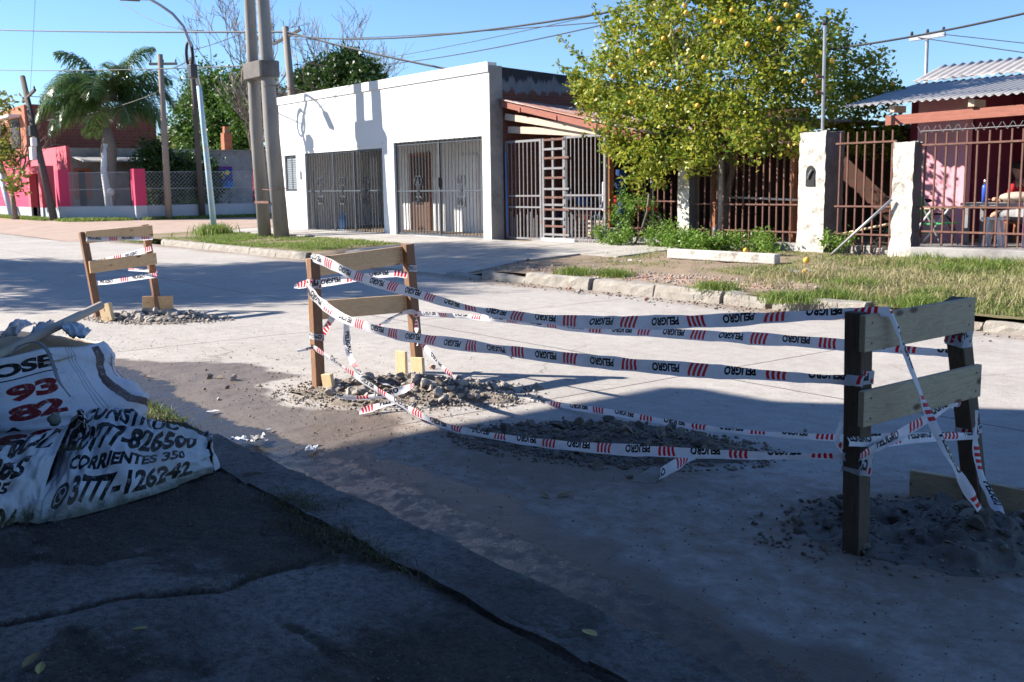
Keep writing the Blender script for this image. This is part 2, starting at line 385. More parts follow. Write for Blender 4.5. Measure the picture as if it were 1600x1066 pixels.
def prof(x, pts):
    xs, ys = zip(*pts); return np.interp(x, xs, ys)
DAMP = [(-14, 2.35), (-11, 2.5), (-9.9, 2.62), (-9.5, 2.95), (-8.9, 3.45), (-8.5, 3.66), (-7.7, 3.62), (-7.45, 3.2), (-7.1, 3.05), (-6.7, 3.1), (-6.2, 3.42), (-5.7, 3.45), (-5.35, 3.2), (-5.0, 2.85), (-4.2, 2.95), (-3.3, 2.9), (-2.4, 2.8), (-1.5, 2.65), (0, 2.6), (2, 2.5)]
WETL = [(-14, 2.3), (-10, 2.5), (-9.2, 2.75), (-8.2, 2.78), (-7.4, 2.62), (-6.6, 2.66), (-5.8, 2.66), (-5, 2.72), (-4.2, 2.68), (-3.5, 2.70), (-2.8, 2.68), (-2.0, 2.54), (-1, 2.45), (2, 2.4)]
def road_z(X, Y):
    g = -0.028*np.exp(-((Y-2.45)/0.28)**2)
    mud = np.clip((prof(X, DAMP)+0.1-Y)/0.25, 0, 1)
    return g + vn(X, Y, 3, 4, 2.2)*0.004 + mud*vn(X, Y, 9, 5, 9.0)*np.where(Y < 2.75, 0.004, 0.010)
xs = np.concatenate([np.linspace(-400, -40, 30)[:-1], np.linspace(-40, -14, 120)[:-1], np.linspace(-14, -1.2, 430)[:-1], np.linspace(-1.2, 80, 30)])
ys = np.concatenate([np.linspace(2.24, 5.2, 110)[:-1], np.linspace(5.2, 10.02, 60)])
road = grid_mesh('road', xs, ys, road_z, M['road'], kind='structure')
X, Y = np.meshgrid(xs, ys, indexing='ij')
damp = np.clip((prof(X, DAMP)-0.08*(X < -7.4)+vn(X, Y, 21, 5, 2.2)*0.26-Y)/0.09+0.5, 0, 1)
wet = np.clip((prof(X, WETL)+vn(X, Y, 5, 4, 2.5)*0.10-Y)/0.12+0.5, 0, 1)
dirt = 0.55*np.exp(-((Y-9.9)/0.45)**2) + 0.45*np.exp(-((Y-3.0)/0.7)**2)*(X > -6) + vn(X, Y, 31, 4, 0.6)*0.25+0.12
dirt += 0.6*np.exp(-(((X+6.6)/0.8)**2+((Y-3.5)/0.5)**2)) + 0.7*np.exp(-(((X+4.3)/0.9)**2+((Y-3.9)/0.6)**2)) + 0.8*np.exp(-(((X+2.3)/0.8)**2+((Y-4.1)/0.8)**2))
dirt += 0.5*np.clip((-X-24)/30, 0, 1)
set_attr(road, 'damp', damp); set_attr(road, 'wet', wet); set_attr(road, 'dirt', dirt)

# cross street beyond the corner, packed dirt
tag(grid_mesh('side_street', np.linspace(-56.5, -33, 60), np.linspace(10.0, 140, 120), lambda X, Y: 0.03*np.clip((Y-10)/4, 0, 1)+vn(X, Y, 8, 3, 0.5)*0.02, M['dirt_road']), kind='structure')
tag(grid_mesh('dirt_shoulder', np.linspace(-300, -33.2, 160), np.linspace(8.6, 14.4, 40), lambda X, Y: np.where(X < -56, 0.035, 0.012)+0.03*np.clip((Y-10)/4, 0, 1)+vn(X, Y, 8, 3, 0.5)*0.015, M['dirt_road']), kind='structure')

# far verge: soil, grass, rubble, and the driveway dip
def verge_z(X, Y):
    X = np.asarray(X, float); Y = np.asarray(Y, float)
    z = 0.14+0.030*(Y-10.15)
    drive = np.clip(1-np.abs(X+17.4)/3.2, 0, 1); drive = np.clip(drive*3, 0, 1)
    z = z - drive*0.13*np.clip((13.2-Y)/3.2, 0, 1)
    rough = np.clip((X+15.2)/1.5, 0, 1)
    z = z + vn(X, Y, 41, 4, 1.3)*0.045*rough*np.clip((Y-10.2)/0.4, 0, 1) + vn(X, Y, 43, 3, 5)*0.012*rough
    z = z + vn(X, Y, 45, 3, 1.0)*0.02*(X < -21)
    z = z - 0.10*np.exp(-((X+14.4)/0.6)**2)*np.clip((11.0-Y)/0.9, 0, 1)
    return z
def vz(x, y): return float(verge_z(np.array([x]), np.array([y]))[0])
xs = np.concatenate([np.linspace(-33, -16, 120)[:-1], np.linspace(-16, -2, 230)[:-1], np.linspace(-2, 60, 60)])
ys = np.concatenate([np.linspace(10.06, 15.4, 85)[:-1], np.linspace(15.4, 40, 40)])
verge = grid_mesh('far_verge', xs, ys, verge_z, M['verge'], kind='structure')
X, Y = np.meshgrid(xs, ys, indexing='ij')
def grassy(X, Y):
    g = 0.5+vn(X, Y, 51, 4, 0.9)*0.55
    g = g + 0.30*np.clip((X+11.5)/3, 0, 1) - 0.5*np.clip(vn(X, Y, 55, 3, 0.55)-0.1, 0, 1)
    bare = np.exp(-(((X+12.6)/2.4)**2+((Y-10.9)/0.75)**2))+0.8*np.exp(-(((X+8.8)/1.8)**2+((Y-10.9)/0.55)**2))
    g = g-0.9*bare
    g = np.where(X < -20.5, 0.62+vn(X, Y, 52, 3, 0.8)*0.5-0.9*np.clip((Y-12.6)/0.2, 0, 1), g)
    g = np.where((X > -20.5) & (X < -14.6), -0.2+0.5*np.clip((X+15.6), 0, 1), g)
    return g
set_attr(verge, 'grass', grassy(X, Y))
set_attr(verge, 'rub', 0.9*np.exp(-(((X+11.2)/3.0)**2+((Y-10.7)/0.5)**2))+0.5*np.exp(-(((X+9)/2)**2+((Y-11)/0.5)**2)))

# pavement slabs before the white building, and the drive
walk = tag(bpy.data.objects.new('far_pavement', None), kind='structure'); COL.objects.link(walk)
for i, x0 in enumerate(np.arange(-31.6, -14.6, 1.5)):
    b = MB(); x1 = x0+1.485; y0 = 12.75; y1 = 14.6 if x0 > -19.6 else 14.17
    dz = random.uniform(-0.006, 0.006)
    vs = [(x, y, vz(x, y)+0.035+dz if k else vz(x, y)-0.1) for k in (0, 1) for x in (x0, x1) for y in (y0, y1)]
    b.add(vs, [(0, 1, 3, 2), (4, 6, 7, 5), (0, 4, 5, 1), (2, 3, 7, 6), (0, 2, 6, 4), (1, 5, 7, 3)]); b.build('slab', M['walk'], walk)
drive = tag(bpy.data.objects.new('driveway', None), kind='structure'); COL.objects.link(drive)
for i, x0 in enumerate((-20.3, -18.4, -16.5)):
    for y0, y1 in ((9.98, 11.3), (11.32, 12.74)):
        b = MB(); x1 = x0+1.88
        vs = [(x, y, (max(vz(x, y), 0.0)+0.03 if y > 10 else 0.012) if k else -0.1) for k in (0, 1) for x in (x0, x1) for y in (y0, y1)]
        b.add(vs, [(0, 1, 3, 2), (4, 6, 7, 5), (0, 4, 5, 1), (2, 3, 7, 6), (0, 2, 6, 4), (1, 5, 7, 3)]); b.build('slab', M['walk'], drive)

# far kerb stones
fk = tag(bpy.data.objects.new('far_kerb', None), kind='structure'); COL.objects.link(fk)
def kerbstone(parent, p, q, h, wdt, m, drop=0.0, tilt=0.0, rough=0.006, side=1):
    p = np.array(p); q = np.array(q); d = (q-p); L = np.hypot(*d); d = d/L; n = np.array([-d[1], d[0]])*side
    k = max(3, int(L/0.12)); secs = []
    for i in range(k+1):
        c = p+d*L*i/k
        pr = [(-0.02, -0.06), (0.0, 0.0), (0.012, h*0.55), (0.03, h-0.018), (0.055, h), (wdt, h+tilt), (wdt, -0.06)]
        sec = []
        for a, z in pr:
            jj = rough if z > 0 else 0
            a2 = a+random.gauss(0, jj); z2 = z+random.gauss(0, jj*0.7)-drop*(i/k)
            sec.append((c[0]+n[0]*a2+random.gauss(0, jj*0.5), c[1]+n[1]*a2, z2))
        secs.append(sec)
    npf = len(secs[0]); vs = [v for s_ in secs for v in s_]; fs = []
    for i in range(k):
        for j in range(npf-1): fs.append((i*npf+j, (i+1)*npf+j, (i+1)*npf+j+1, i*npf+j+1))
    fs.append(tuple(range(npf))); fs.append(tuple(k*npf+j for j in range(npf))[::-1])
    return link_mesh('kerb_stone', vs, fs, m, parent, smooth=False)
x = -29.0
while x < -20.6:
    L = 1.45; kerbstone(fk, (x, 9.98-0.0), (x+L-0.02, 9.98), 0.15, 0.17, M['kerb']); x += L
arc = [(-29.0-1.2*math.sin(a), 9.98+1.2*(1-math.cos(a))) for a in np.linspace(0.02, R_(90), 6)]
for a_, b_ in zip(arc[1:], arc[:-1]): kerbstone(fk, a_, b_, 0.15, 0.17, M['kerb'])
for i in range(4): kerbstone(fk, (-30.2, 12.6+i*1.45), (-30.2, 11.2+i*1.45), 0.14, 0.17, M['kerb'])
pieces = [(-14.9, -13.9, 0.06, 0.03), (-13.9, -12.75, 0.13, 0.05), (-12.72, -11.22, 0.17, 0.0), (-11.18, -10.55, 0.155, 0.0), (-10.52, -9.95, 0.16, 0.01), (-9.93, -8.75, 0.17, 0.015), (-8.72, -8.05, 0.15, 0.05), (-7.95, -6.7, 0.15, -0.02), (-6.6, -5.4, 0.12, 0.05), (-5.35, -4.2, 0.11, 0.0)]
xx = -4.15
while xx < 14: pieces.append((xx, xx+1.4, 0.14, 0)); xx += 1.45
for a_, b_, h_, dr in pieces:
    j = random.uniform(-0.03, 0.03)
    kerbstone(fk, (a_, 9.97+j), (b_-0.015, 9.97+j+random.uniform(-0.03, 0.03)), h_, 0.2, M['kerb'], dr, random.uniform(-0.01, 0.02), 0.006)

# near pavement: broken slabs in dirt
CR = [[tuple(gz(*p, 0.1)[:2]) for p in q] for q in (
    [(-60, 985), (60, 962), (180, 935), (330, 925), (430, 888), (540, 858), (640, 845)],
    [(200, 1066), (160, 1010), (100, 985)], [(380, 940), (520, 1000), (700, 1090)],
    [(0, 870), (130, 880), (260, 862)])]
def near_parts(X, Y):
    wob = vn(X, Y, 61, 5, 3.0)*0.10
    d = np.full(X.shape, 9.0)
    for q in CR[:1]: d = np.minimum(d, seg_dist(X+wob, Y+wob, q))
    dj = np.abs(Y+vn(X, Y*0, 62, 4, 1.6)*0.018-1.925)
    d2 = np.full(X.shape, 9.0)
    for q in CR[1:]: d2 = np.minimum(d2, seg_dist(X+wob, Y+wob, q))
    return d, dj, d2
def near_dirt(X, Y):
    d, dj, d2 = near_parts(X, Y)
    k = 0.33+vn(X, Y, 66, 5, 1.9)*0.75
    k = k+0.45*np.exp(-(d/0.035)**2)+0.3*np.exp(-(d2/0.03)**2)+0.5*np.exp(-(dj/0.03)**2)
    k = k+0.8*np.clip((-X-3.95)/0.8, 0, 1)*np.clip((Y-0.9)/0.2, 0, 1)
    k = k+0.7*np.exp(-(((X+3.95)/0.5)**2+((Y-1.65)/0.22)**2))
    k = np.where(X < -6.4, 0.95, k)
    return k
def near_z(X, Y):
    d, dj, d2 = near_parts(X, Y)
    z = 0.102+vn(X, Y, 64, 4, 1.1)*0.014*np.clip((2.0-Y)/0.5, 0.15, 1)
    dd = np.clip((near_dirt(X, Y)+vn(X, Y, 67, 4, 5)*0.3-0.4)/0.3, 0, 1)
    z = z-0.012*dd+dd*vn(X, Y, 68, 5, 12)*0.014 - 0.018*np.exp(-(d/0.012)**2)-0.018*np.exp(-(dj/0.008)**2)*(Y > 1.5)*(X > -4.4)
    z = z+vn(X, Y, 69, 4, 6)*0.006
    z = z-np.clip((Y-2.2)/0.06, 0, 1)*0.10 - 0.02*np.clip((-X-7)/2, 0, 1)
    bank = np.clip((-X-5.6)/1.2, 0, 1)*np.clip((2.55+vn(X, X*0, 71, 3, 1.4)*0.14-Y)/0.22, 0, 1)
    return np.maximum(z, 0.09*bank-0.02+bank*vn(X, Y, 72, 4, 4)*0.02) if False else z
xs = np.concatenate([np.linspace(-60, -8, 80)[:-1], np.linspace(-8, -5.6, 70)[:-1], np.linspace(-5.6, -1.0, 300)[:-1], np.linspace(-1.0, 30, 60)])
ys = np.concatenate([np.linspace(-12, -0.3, 30)[:-1], np.linspace(-0.3, 2.26, 170)])
near = grid_mesh('near_pavement', xs, ys, near_z, M['near'], kind='structure')
X, Y = np.meshgrid(xs, ys, indexing='ij'); set_attr(near, 'dirt', near_dirt(X, Y))
def nz(x, y): return float(near_z(np.array([[x]]), np.array([[y]]))[0, 0])
M['near_kerb'] = near_mat()
M['near_kerb'].node_tree.nodes['Attribute'].attribute_name = 'none'
_n = [l for l in M['near_kerb'].node_tree.links if l.from_node.type == 'ATTRIBUTE']
for l in _n:
    s_ = l.to_socket; M['near_kerb'].node_tree.links.remove(l); s_.default_value = 0.33
nk = tag(bpy.data.objects.new('near_kerb', None), kind='structure'); COL.objects.link(nk)
for a_, b_, hh in ((-5.72, -4.66, 0.115), (-4.65, -3.52, 0.118), (-3.51, -2.2, 0.12), (-2.19, -0.8, 0.118), (-0.79, 0.6, 0.12), (0.61, 2, 0.12)):
    kerbstone(nk, (b_, 2.27), (a_, 2.27), hh-0.013+random.uniform(-0.003, 0.003), 0.33, M['near_kerb'], random.uniform(-0.006, 0.006), 0.0, 0.007)

# ------------------------------------------------------------------ building materials
M['white'] = mat('white_paint', (0.74, 0.735, 0.72), (0.69, 0.685, 0.67), 0.8, 0.75, 0.25, 18, 0.006, dirt=(0.62, 0.60, 0.56), dsc=1.1, dlo=0.62, dhi=0.9)
M['white_in'] = mat('white_plaster', (0.80, 0.79, 0.77), (0.72, 0.71, 0.69), 1, 0.85, 0.2, 20, 0.006)
M['grey_plaster'] = mat('grey_plaster', (0.36, 0.345, 0.33), (0.24, 0.23, 0.22), 2, 0.9, 0.5, 20, 0.01, dirt=(0.13, 0.125, 0.12), dsc=1.2, dlo=0.5, dhi=0.75)
M['grey_base'] = mat('grey_painted_base', (0.42, 0.45, 0.48), (0.36, 0.385, 0.41), 1, 0.8, 0.2, 20, 0.006)
M['pink'] = mat('pink_paint', (0.66, 0.12, 0.155), (0.56, 0.10, 0.135), 0.8, 0.8, 0.2, 20, 0.006)
M['pink_dark'] = mat('magenta_paint', (0.60, 0.05, 0.13), (0.5, 0.045, 0.11), 0.8, 0.8, 0.2, 20, 0.006)
M['pale_pink'] = mat('pale_pink_plaster', (0.74, 0.36, 0.42), (0.66, 0.29, 0.35), 3, 0.85, 0.5, 20, 0.015, dirt=(0.55, 0.4, 0.38), dsc=2.2)
M['steel_grey'] = mat('grey_gate_paint', (0.065, 0.075, 0.09), (0.045, 0.052, 0.062), 6, 0.5, 0.1, 60, 0.002)
M['steel_pale'] = mat('primed_steel', (0.24, 0.24, 0.25), (0.17, 0.165, 0.165), 6, 0.6, 0.2, 60, 0.003, dirt=(0.23, 0.10, 0.055), dsc=9, dlo=0.55, dhi=0.7)
M['rust'] = mat('rust_brown_paint', (0.175, 0.085, 0.062), (0.11, 0.055, 0.042), 8, 0.75, 0.3, 60, 0.003, dirt=(0.30, 0.15, 0.10), dsc=12, dlo=0.55, dhi=0.75)
M['black'] = mat('dark_void', (0.02, 0.02, 0.022), None, 3, 0.7, 0)
M['dark_metal'] = mat('dark_metal', (0.045, 0.045, 0.05), None, 3, 0.45, 0.1)
M['rubber'] = mat('rubber', (0.025, 0.025, 0.027), None, 9, 0.8, 0.2)
M['chrome'] = mat('bright_metal', (0.55, 0.55, 0.56), None, 9, 0.3, 0.0, metal=1)
M['wood_brown'] = woodmat('brown_timber', (0.42, 0.17, 0.08), (0.30, 0.11, 0.05))
M['wood_pale'] = woodmat('sawn_pine', (0.66, 0.50, 0.34), (0.52, 0.36, 0.22))
M['wood_raf'] = mat('weathered_timber', (0.62, 0.50, 0.38), (0.46, 0.34, 0.25), 4, 0.85, 0.3, 30, 0.004, stretch=(1, 6, 6))
M['wood_red'] = mat('red_oxide_timber', (0.34, 0.13, 0.09), (0.24, 0.09, 0.065), 5, 0.8, 0.3, 30, 0.004, stretch=(1, 6, 6))
def zinc(name, c1, c2, rust):
    t = NT(name); co = t.coord(); st = t.coord((0.4, 4, 1))
    c = t.mix(t.noise(3, 5, 0.7, co), c1, c2)
    if rust: c = t.mix(t.ramp(t.noise(1.3, 5, 0.7, st), [(0.42, 0), (0.52, 0.9)]), c, (0.30, 0.12, 0.07))
    t.set(Base_Color=c, Roughness=0.62, Metallic=0.1); t.bump(t.noise(20, 4, 0.6, co), 0.1, 0.005); return t.m
M['zinc'] = zinc('galvanised_sheet', (0.40, 0.39, 0.38), (0.28, 0.275, 0.27), False)
M['zinc_rust'] = zinc('rusting_sheet', (0.48, 0.46, 0.45), (0.36, 0.33, 0.31), True)
def brickmat(name, c1, c2, mort, w_=0.24, h_=0.075, hole=False, stain=False, plane='Y'):
    t = NT(name); tc = t.n('ShaderNodeTexCoord'); sx = t.n('ShaderNodeSeparateXYZ'); t.l(tc.outputs['Object'], sx.inputs[0])
    cx = t.n('ShaderNodeCombineXYZ'); t.l(sx.outputs['X' if plane == 'Y' else 'Y'], cx.inputs[0]); t.l(sx.outputs['Z'], cx.inputs[1])
    br = t.n('ShaderNodeTexBrick'); t.l(cx.outputs[0], br.inputs['Vector'])
    br.inputs['Scale'].default_value = 1; br.inputs['Brick Width'].default_value = w_; br.inputs['Row Height'].default_value = h_; br.inputs['Mortar Size'].default_value = 0.008
    br.inputs['Color1'].default_value = (*c1, 1); br.inputs['Color2'].default_value = (*c2, 1); br.inputs['Mortar'].default_value = (*mort, 1)
    co = tc.outputs['Object']
    c = t.mix(t.math('MULTIPLY', t.noise(4, 5, 0.7, co), 0.5), br.outputs['Color'], tuple(x*0.4 for x in c1))
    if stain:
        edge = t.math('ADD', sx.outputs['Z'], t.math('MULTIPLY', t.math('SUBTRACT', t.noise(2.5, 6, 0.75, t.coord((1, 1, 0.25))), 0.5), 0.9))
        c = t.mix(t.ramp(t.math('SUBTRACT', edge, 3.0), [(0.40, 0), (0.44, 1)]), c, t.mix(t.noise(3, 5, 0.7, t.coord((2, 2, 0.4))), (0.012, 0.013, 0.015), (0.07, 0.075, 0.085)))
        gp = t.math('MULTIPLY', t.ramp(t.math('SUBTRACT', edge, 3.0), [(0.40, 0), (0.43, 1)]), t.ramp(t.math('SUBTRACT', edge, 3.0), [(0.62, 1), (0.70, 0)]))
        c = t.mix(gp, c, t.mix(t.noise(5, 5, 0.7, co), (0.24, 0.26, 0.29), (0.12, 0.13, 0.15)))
    t.set(Base_Color=c, Roughness=0.92, Specular_IOR_Level=0.15)
    t.bump(br.outputs['Fac'], -0.6, 0.01); return t.m
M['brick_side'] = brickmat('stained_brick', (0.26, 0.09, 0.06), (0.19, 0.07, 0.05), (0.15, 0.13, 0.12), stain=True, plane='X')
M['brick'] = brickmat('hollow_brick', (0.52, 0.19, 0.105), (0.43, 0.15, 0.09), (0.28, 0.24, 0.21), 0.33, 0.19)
M['brick_shaded'] = brickmat('hollow_brick_shaded', (0.25, 0.085, 0.055), (0.19, 0.065, 0.045), (0.22, 0.18, 0.15), 0.33, 0.19, plane='X')  # hollow brick again, darkened to paint in the shade of the side wall
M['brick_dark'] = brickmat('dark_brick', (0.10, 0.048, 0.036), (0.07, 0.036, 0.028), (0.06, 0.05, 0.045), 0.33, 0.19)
M['block'] = brickmat('concrete_block', (0.40, 0.385, 0.36), (0.34, 0.33, 0.31), (0.24, 0.23, 0.22), 0.4, 0.2)

def wallbox(name, parent, m_, *dims, bevel=0): return MB().box(*dims).build(name, m_, parent, bevel=bevel)

# ------------------------------------------------------------------ white building on the corner
YF = 14.2; X0, X1 = -30.25, -19.36; ZT = 4.24; D = 0.22
wb = thing('white_building', (-24.8, YF, 0.2), 'low white flat-roofed building with two barred garage openings behind the twin concrete poles', 'building')
fw = MB()
for a, b, z0, z1 in ((X0, -30.0, 0, ZT), (-29.2, -28.62, 0, ZT), (-24.14, -23.56, 0, ZT), (-19.66, X1, 0, ZT), (-30.0, -29.2, 0, 1.42), (-30.0, -29.2, 2.5, ZT), (-28.62, -24.14, 2.52, ZT), (-23.56, -19.66, 2.63, ZT)):
    fw.box(a, b, YF, YF+D, z0, z1)
fw.build('front_wall', M['white'], wb)
wallbox('coping', wb, M['white'], X0-0.02, X1+0.0, YF-0.035, YF-0.002, 4.03, ZT+0.01)
wallbox('lintel_band', wb, M['white'], -28.62, -24.1, YF-0.012, YF-0.002, 2.60, 2.66)
sw = MB(); yA, yB = YF+D+0.003, 23.0
vs = [(x, y, z) for x in (X1-0.2, X1-0.003) for (y, z) in ((yA, -0.1), (yB, -0.1), (yB, 3.75), (YF+3.6, 4.0), (yA, 4.16))]
sw.add(vs, [(0, 1, 2, 3, 4), (9, 8, 7, 6, 5)]+[(i, i+5, (i+1) % 5+5, (i+1) % 5) for i in range(5)])
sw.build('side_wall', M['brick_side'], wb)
wallbox('corner_plaster', wb, M['grey_plaster'], X1-0.001, X1+0.012, YF+0.004, YF+0.36, 0.1, 4.17)
wallbox('far_side_wall', wb, M['white'], X0, X0+0.2, YF+D+0.003, 23.0, -0.1, 4.1)
wallbox('rear_wall', wb, M['grey_plaster'], X0+0.2, X1-0.2, 22.8, 23.0, -0.1, 4.0)
wallbox('roof', wb, M['grey_plaster'], X0+0.2, X1-0.2, YF+D+0.003, 22.8, 3.45, 3.6)
wallbox('floor', wb, M['white_in'], X0+0.2, X1-0.2, YF+0.01, 18.4, 0.1, 0.285)
iw = MB(); iw.box(-28.9, -26.4, 17.6, 17.8, 0.285, 3.44); iw.box(-26.4, X1-0.2, 15.8, 16.0, 0.285, 3.44); iw.box(-26.4, -26.2, 16.003, 17.8, 0.285, 3.44); iw.box(-29.1, -28.9, YF+D+0.003, 17.8, 0.285, 3.44)
iw.build('inner_wall', M['white_in'], wb)
ip = MB(); ip.box(-28.9, -26.42, YF+D, 17.6, 2.85, 2.9); ip.build('ceiling', M['white_in'], wb)
M['door_brown'] = woodmat('dark_door', (0.15, 0.085, 0.055), (0.10, 0.055, 0.035))
dx0, dx1 = float(oy(644, 300, 15.78)[0]), float(oy(671, 300, 15.78)[0])
d = MB().box(dx0, dx1, 15.755, 15.797, 0.29, 2.35).build('door', M['door_brown'], wb)
fr = MB(); fr.box(dx0-0.08, dx0, 15.74, 15.797, 0.29, 2.42); fr.box(dx1, dx1+0.08, 15.74, 15.797, 0.29, 2.42); fr.box(dx0, dx1, 15.74, 15.797, 2.35, 2.42); fr.build('frame', M['wood_brown'], d)
MB().ball((dx1-0.08, 15.735, 1.3), 0.03).build('handle', M['chrome'], d)
dx2 = float(oy(720, 300, 15.78)[0])
d = MB().box(dx2, dx2+0.8, 15.755, 15.797, 0.29, 2.3).build('door', M['white_in'], wb)
# shuttered window
wn = MB(); wn.box(-30.0, -29.2, YF+0.09, YF+0.12, 1.42, 2.5); wn = wn.build('window', M['steel_grey'], wb)
fr = MB()
for a, b, c, e in ((-30.0, -29.93, 1.42, 2.5), (-29.27, -29.2, 1.42, 2.5), (-29.93, -29.27, 2.44, 2.5), (-29.93, -29.27, 1.42, 1.48), (-29.63, -29.57, 1.48, 2.44)): fr.box(a, b, YF+0.05, YF+0.088, c, e)
fr.build('frame', M['steel_grey'], wn)
M['shutter'] = mat('shutter_paint', (0.26, 0.29, 0.32), (0.2, 0.23, 0.26), 4, 0.6, 0.1)
sl0 = None
for k in range(14):
    z = 1.52+k*0.066
    for a, b in ((-29.92, -29.64), (-29.56, -29.28)):
        s_ = MB().bar((a, YF+0.07, z), (b, YF+0.07, z), 0.03, 0.05); s_.build('slat', M['shutter'], wn)
MB().box(-28.98, -28.9, YF-0.05, YF-0.002, 1.78, 2.02).build('meter_box', M['white_in'], wb, bevel=0.008)
MB().tube([(-28.94, YF-0.02, 2.02), (-28.94, YF-0.02, 2.5)], 0.012, 6).build('conduit', M['white_in'], wb)
MB().box(-29.0, -28.2, YF-0.004, YF-0.0015, 2.62, 2.64).build('trim', M['white_in'], wb)

def scroll(c, h, w_, parent, m_, yy):
    for sx_ in (-1, 1):
        b = MB()
        for sz in (-1, 1):
            pts = []
            for i in range(22):
                t = i/21; a = t*2.6*math.pi; r = 0.5*h*0.42*(1-t*0.75)
                pts.append((c[0]+sx_*(w_*0.5-r*0.6+r*0.7*math.cos(a)), yy, c[1]+sz*(h*0.28+r*math.sin(a)*0.9)))
            b.tube(pts, 0.011, 5)
        b.tube([(c[0]+sx_*w_*0.15, yy, c[1]-h*0.3), (c[0]+sx_*0.02, yy, c[1]), (c[0]+sx_*w_*0.15, yy, c[1]+h*0.3)], 0.012, 5)
        b.build('scroll', m_, parent)
def gate(name, label, xa, xb, z0, z1, yy, nbar, midz, m_, scrolls, posts, zfun=None, group=None, lower=None):
    g = thing(name, ((xa+xb)/2, yy, z0), label, 'gate', group)
    rl = MB().box(xa, xb, yy-0.015, yy+0.015, z1-0.05, z1); rl.build('top_rail', m_, g)
    MB().box(xa, xb, yy-0.015, yy+0.015, z0, z0+0.045).build('bottom_rail', m_, g)
    for mz in midz: MB().box(xa, xb, yy-0.022, yy-0.005, mz-0.018, mz+0.018).build('rail', m_, g)
    first = None
    for k in range(nbar):
        x = xa+(xb-xa)*(k+0.5)/nbar
        if first is None:
            first = MB().box(-0.009, 0.009, -0.009, 0.009, 0, z1-z0-0.05).build('bar', m_, g, world=False); first.location = (x-g.location.x, 0, 0.0)
        else:
            c = first.copy(); COL.objects.link(c); c.location.x = x-g.location.x
    for px_ in posts: MB().box(px_-0.022, px_+0.022, yy-0.026, yy+0.026, z0, z1).build('stile', m_, g)
    for sx_ in scrolls: scroll((sx_, midz[0]), 0.85, 0.3, g, m_, yy-0.03)
    return g
g1 = gate('garage_gate', 'dark grey barred garage gate with three scrolls, left opening of the white building', -28.6, -24.16, 0.27, 2.52, YF+0.06, 30, [1.42], M['steel_grey'], (-27.75, -26.45, -25.1), (-28.58, -26.95, -25.75, -24.18))
g2 = gate('garage_gate', 'dark grey barred garage gate with two scrolls, right opening of the white building', -23.54, -19.68, 0.30, 2.60, YF+0.08, 27, [1.40], M['steel_grey'], (-22.5, -20.6), (-23.52, -21.55, -19.7))
b = MB(); b.box(-21.62, -21.5, YF+0.0, YF+0.05, 1.5, 1.72); b.build('lock', M['dark_metal'], g2)
b = MB()
for k in range(19): b.bar((-23.4+k*0.205, YF+0.1, 2.60), (-23.32+k*0.205, YF+0.1, 2.66), 0.02, 0.03)
b.build('spikes', M['steel_grey'], g2)
# bottle and canister inside the left garage
b = MB().tube([(-27.9, 15.0, 0.286), (-27.9, 15.0, 0.62), (-27.9, 15.0, 0.72), (-27.9, 15.0, 0.8)], [0.13, 0.13, 0.05, 0.045], 12)
M['blue_plastic'] = mat('blue_plastic', (0.08, 0.22, 0.5), None, 3, 0.35, 0)
tag(b.build('water_bottle', M['blue_plastic'], smooth=True), 'big blue water bottle standing behind the bars of the left garage', 'bottle')

# ------------------------------------------------------------------ carport next door
cp = thing('carport', (-17.8, 15.5, 0.3), 'lean-to carport with a rusty corrugated roof and pale rafters against the black stained wall', 'carport')
def corrugated(name, x0, x1, y0, y1, zf, m_, parent, pitch=0.13, amp=0.018, along='Y', nseg=6):
    n = int(abs((x1-x0))/pitch*8) if along == 'Y' else int(abs(y1-y0)/pitch*8)
    if along == 'Y':
        xs_ = np.linspace(x0, x1, n+1); ys_ = np.linspace(y0, y1, nseg); ph = lambda X, Y: X
    else:
        xs_ = np.linspace(x0, x1, nseg); ys_ = np.linspace(y0, y1, n+1); ph = lambda X, Y: Y
    o = grid_mesh(name, xs_, ys_, lambda X, Y: zf(X, Y)+amp*np.sin(ph(X, Y)/pitch*2*math.pi), m_, parent=parent)
    s_ = o.modifiers.new('thick', 'SOLIDIFY'); s_.thickness = 0.004
    return o
zc = lambda X, Y: 3.50-0.205*(X+19.66)-0.045*(Y-14.6)
corrugated('roof_sheet', -19.33, -14.6, 14.42, 20.5, zc, M['zinc_rust'], cp, along='X', nseg=10)
def plank(name, a, b, wd, th, m_, parent=None, up=(0, 0, 1), bevel=0.003, ext=0):
    a = Vector([float(c) for c in a]); b = Vector([float(c) for c in b]); d_ = (b-a); L = d_.length; d_.normalize(); up = Vector(up)
    side = up.cross(d_).normalized(); up2 = d_.cross(side).normalized()
    o = MB().box(-L/2-ext, L/2+ext, -th/2, th/2, -wd/2, wd/2).build(name, m_, None, world=False, bevel=bevel)
    mt = Matrix((( d_.x, side.x, up2.x, 0), (d_.y, side.y, up2.y, 0), (d_.z, side.z, up2.z, 0), (0, 0, 0, 1)))
    mt.translation = (a+b)/2 - (wloc(parent) if parent else Vector((0, 0, 0)))
    o.parent = parent; o.matrix_basis = mt
    return o
plank('beam', (-19.3, 14.5, 3.34), (-14.8, 14.5, 2.40), 0.15, 0.06, M['wood_red'], cp)
plank('beam', (-19.3, 14.62, 3.05), (-14.8, 14.62, 2.36), 0.14, 0.07, M['wood_raf'], cp)
plank('beam', (-19.3, 14.7, 2.76), (-14.8, 14.7, 2.44), 0.15, 0.07, M['wood_raf'], cp)
for k in range(3): plank('joist', (-18.6+k*1.25, 14.45, 3.15-k*0.245), (-18.6+k*1.25, 20, 2.95-k*0.245), 0.1, 0.06, M['wood_red'], cp)
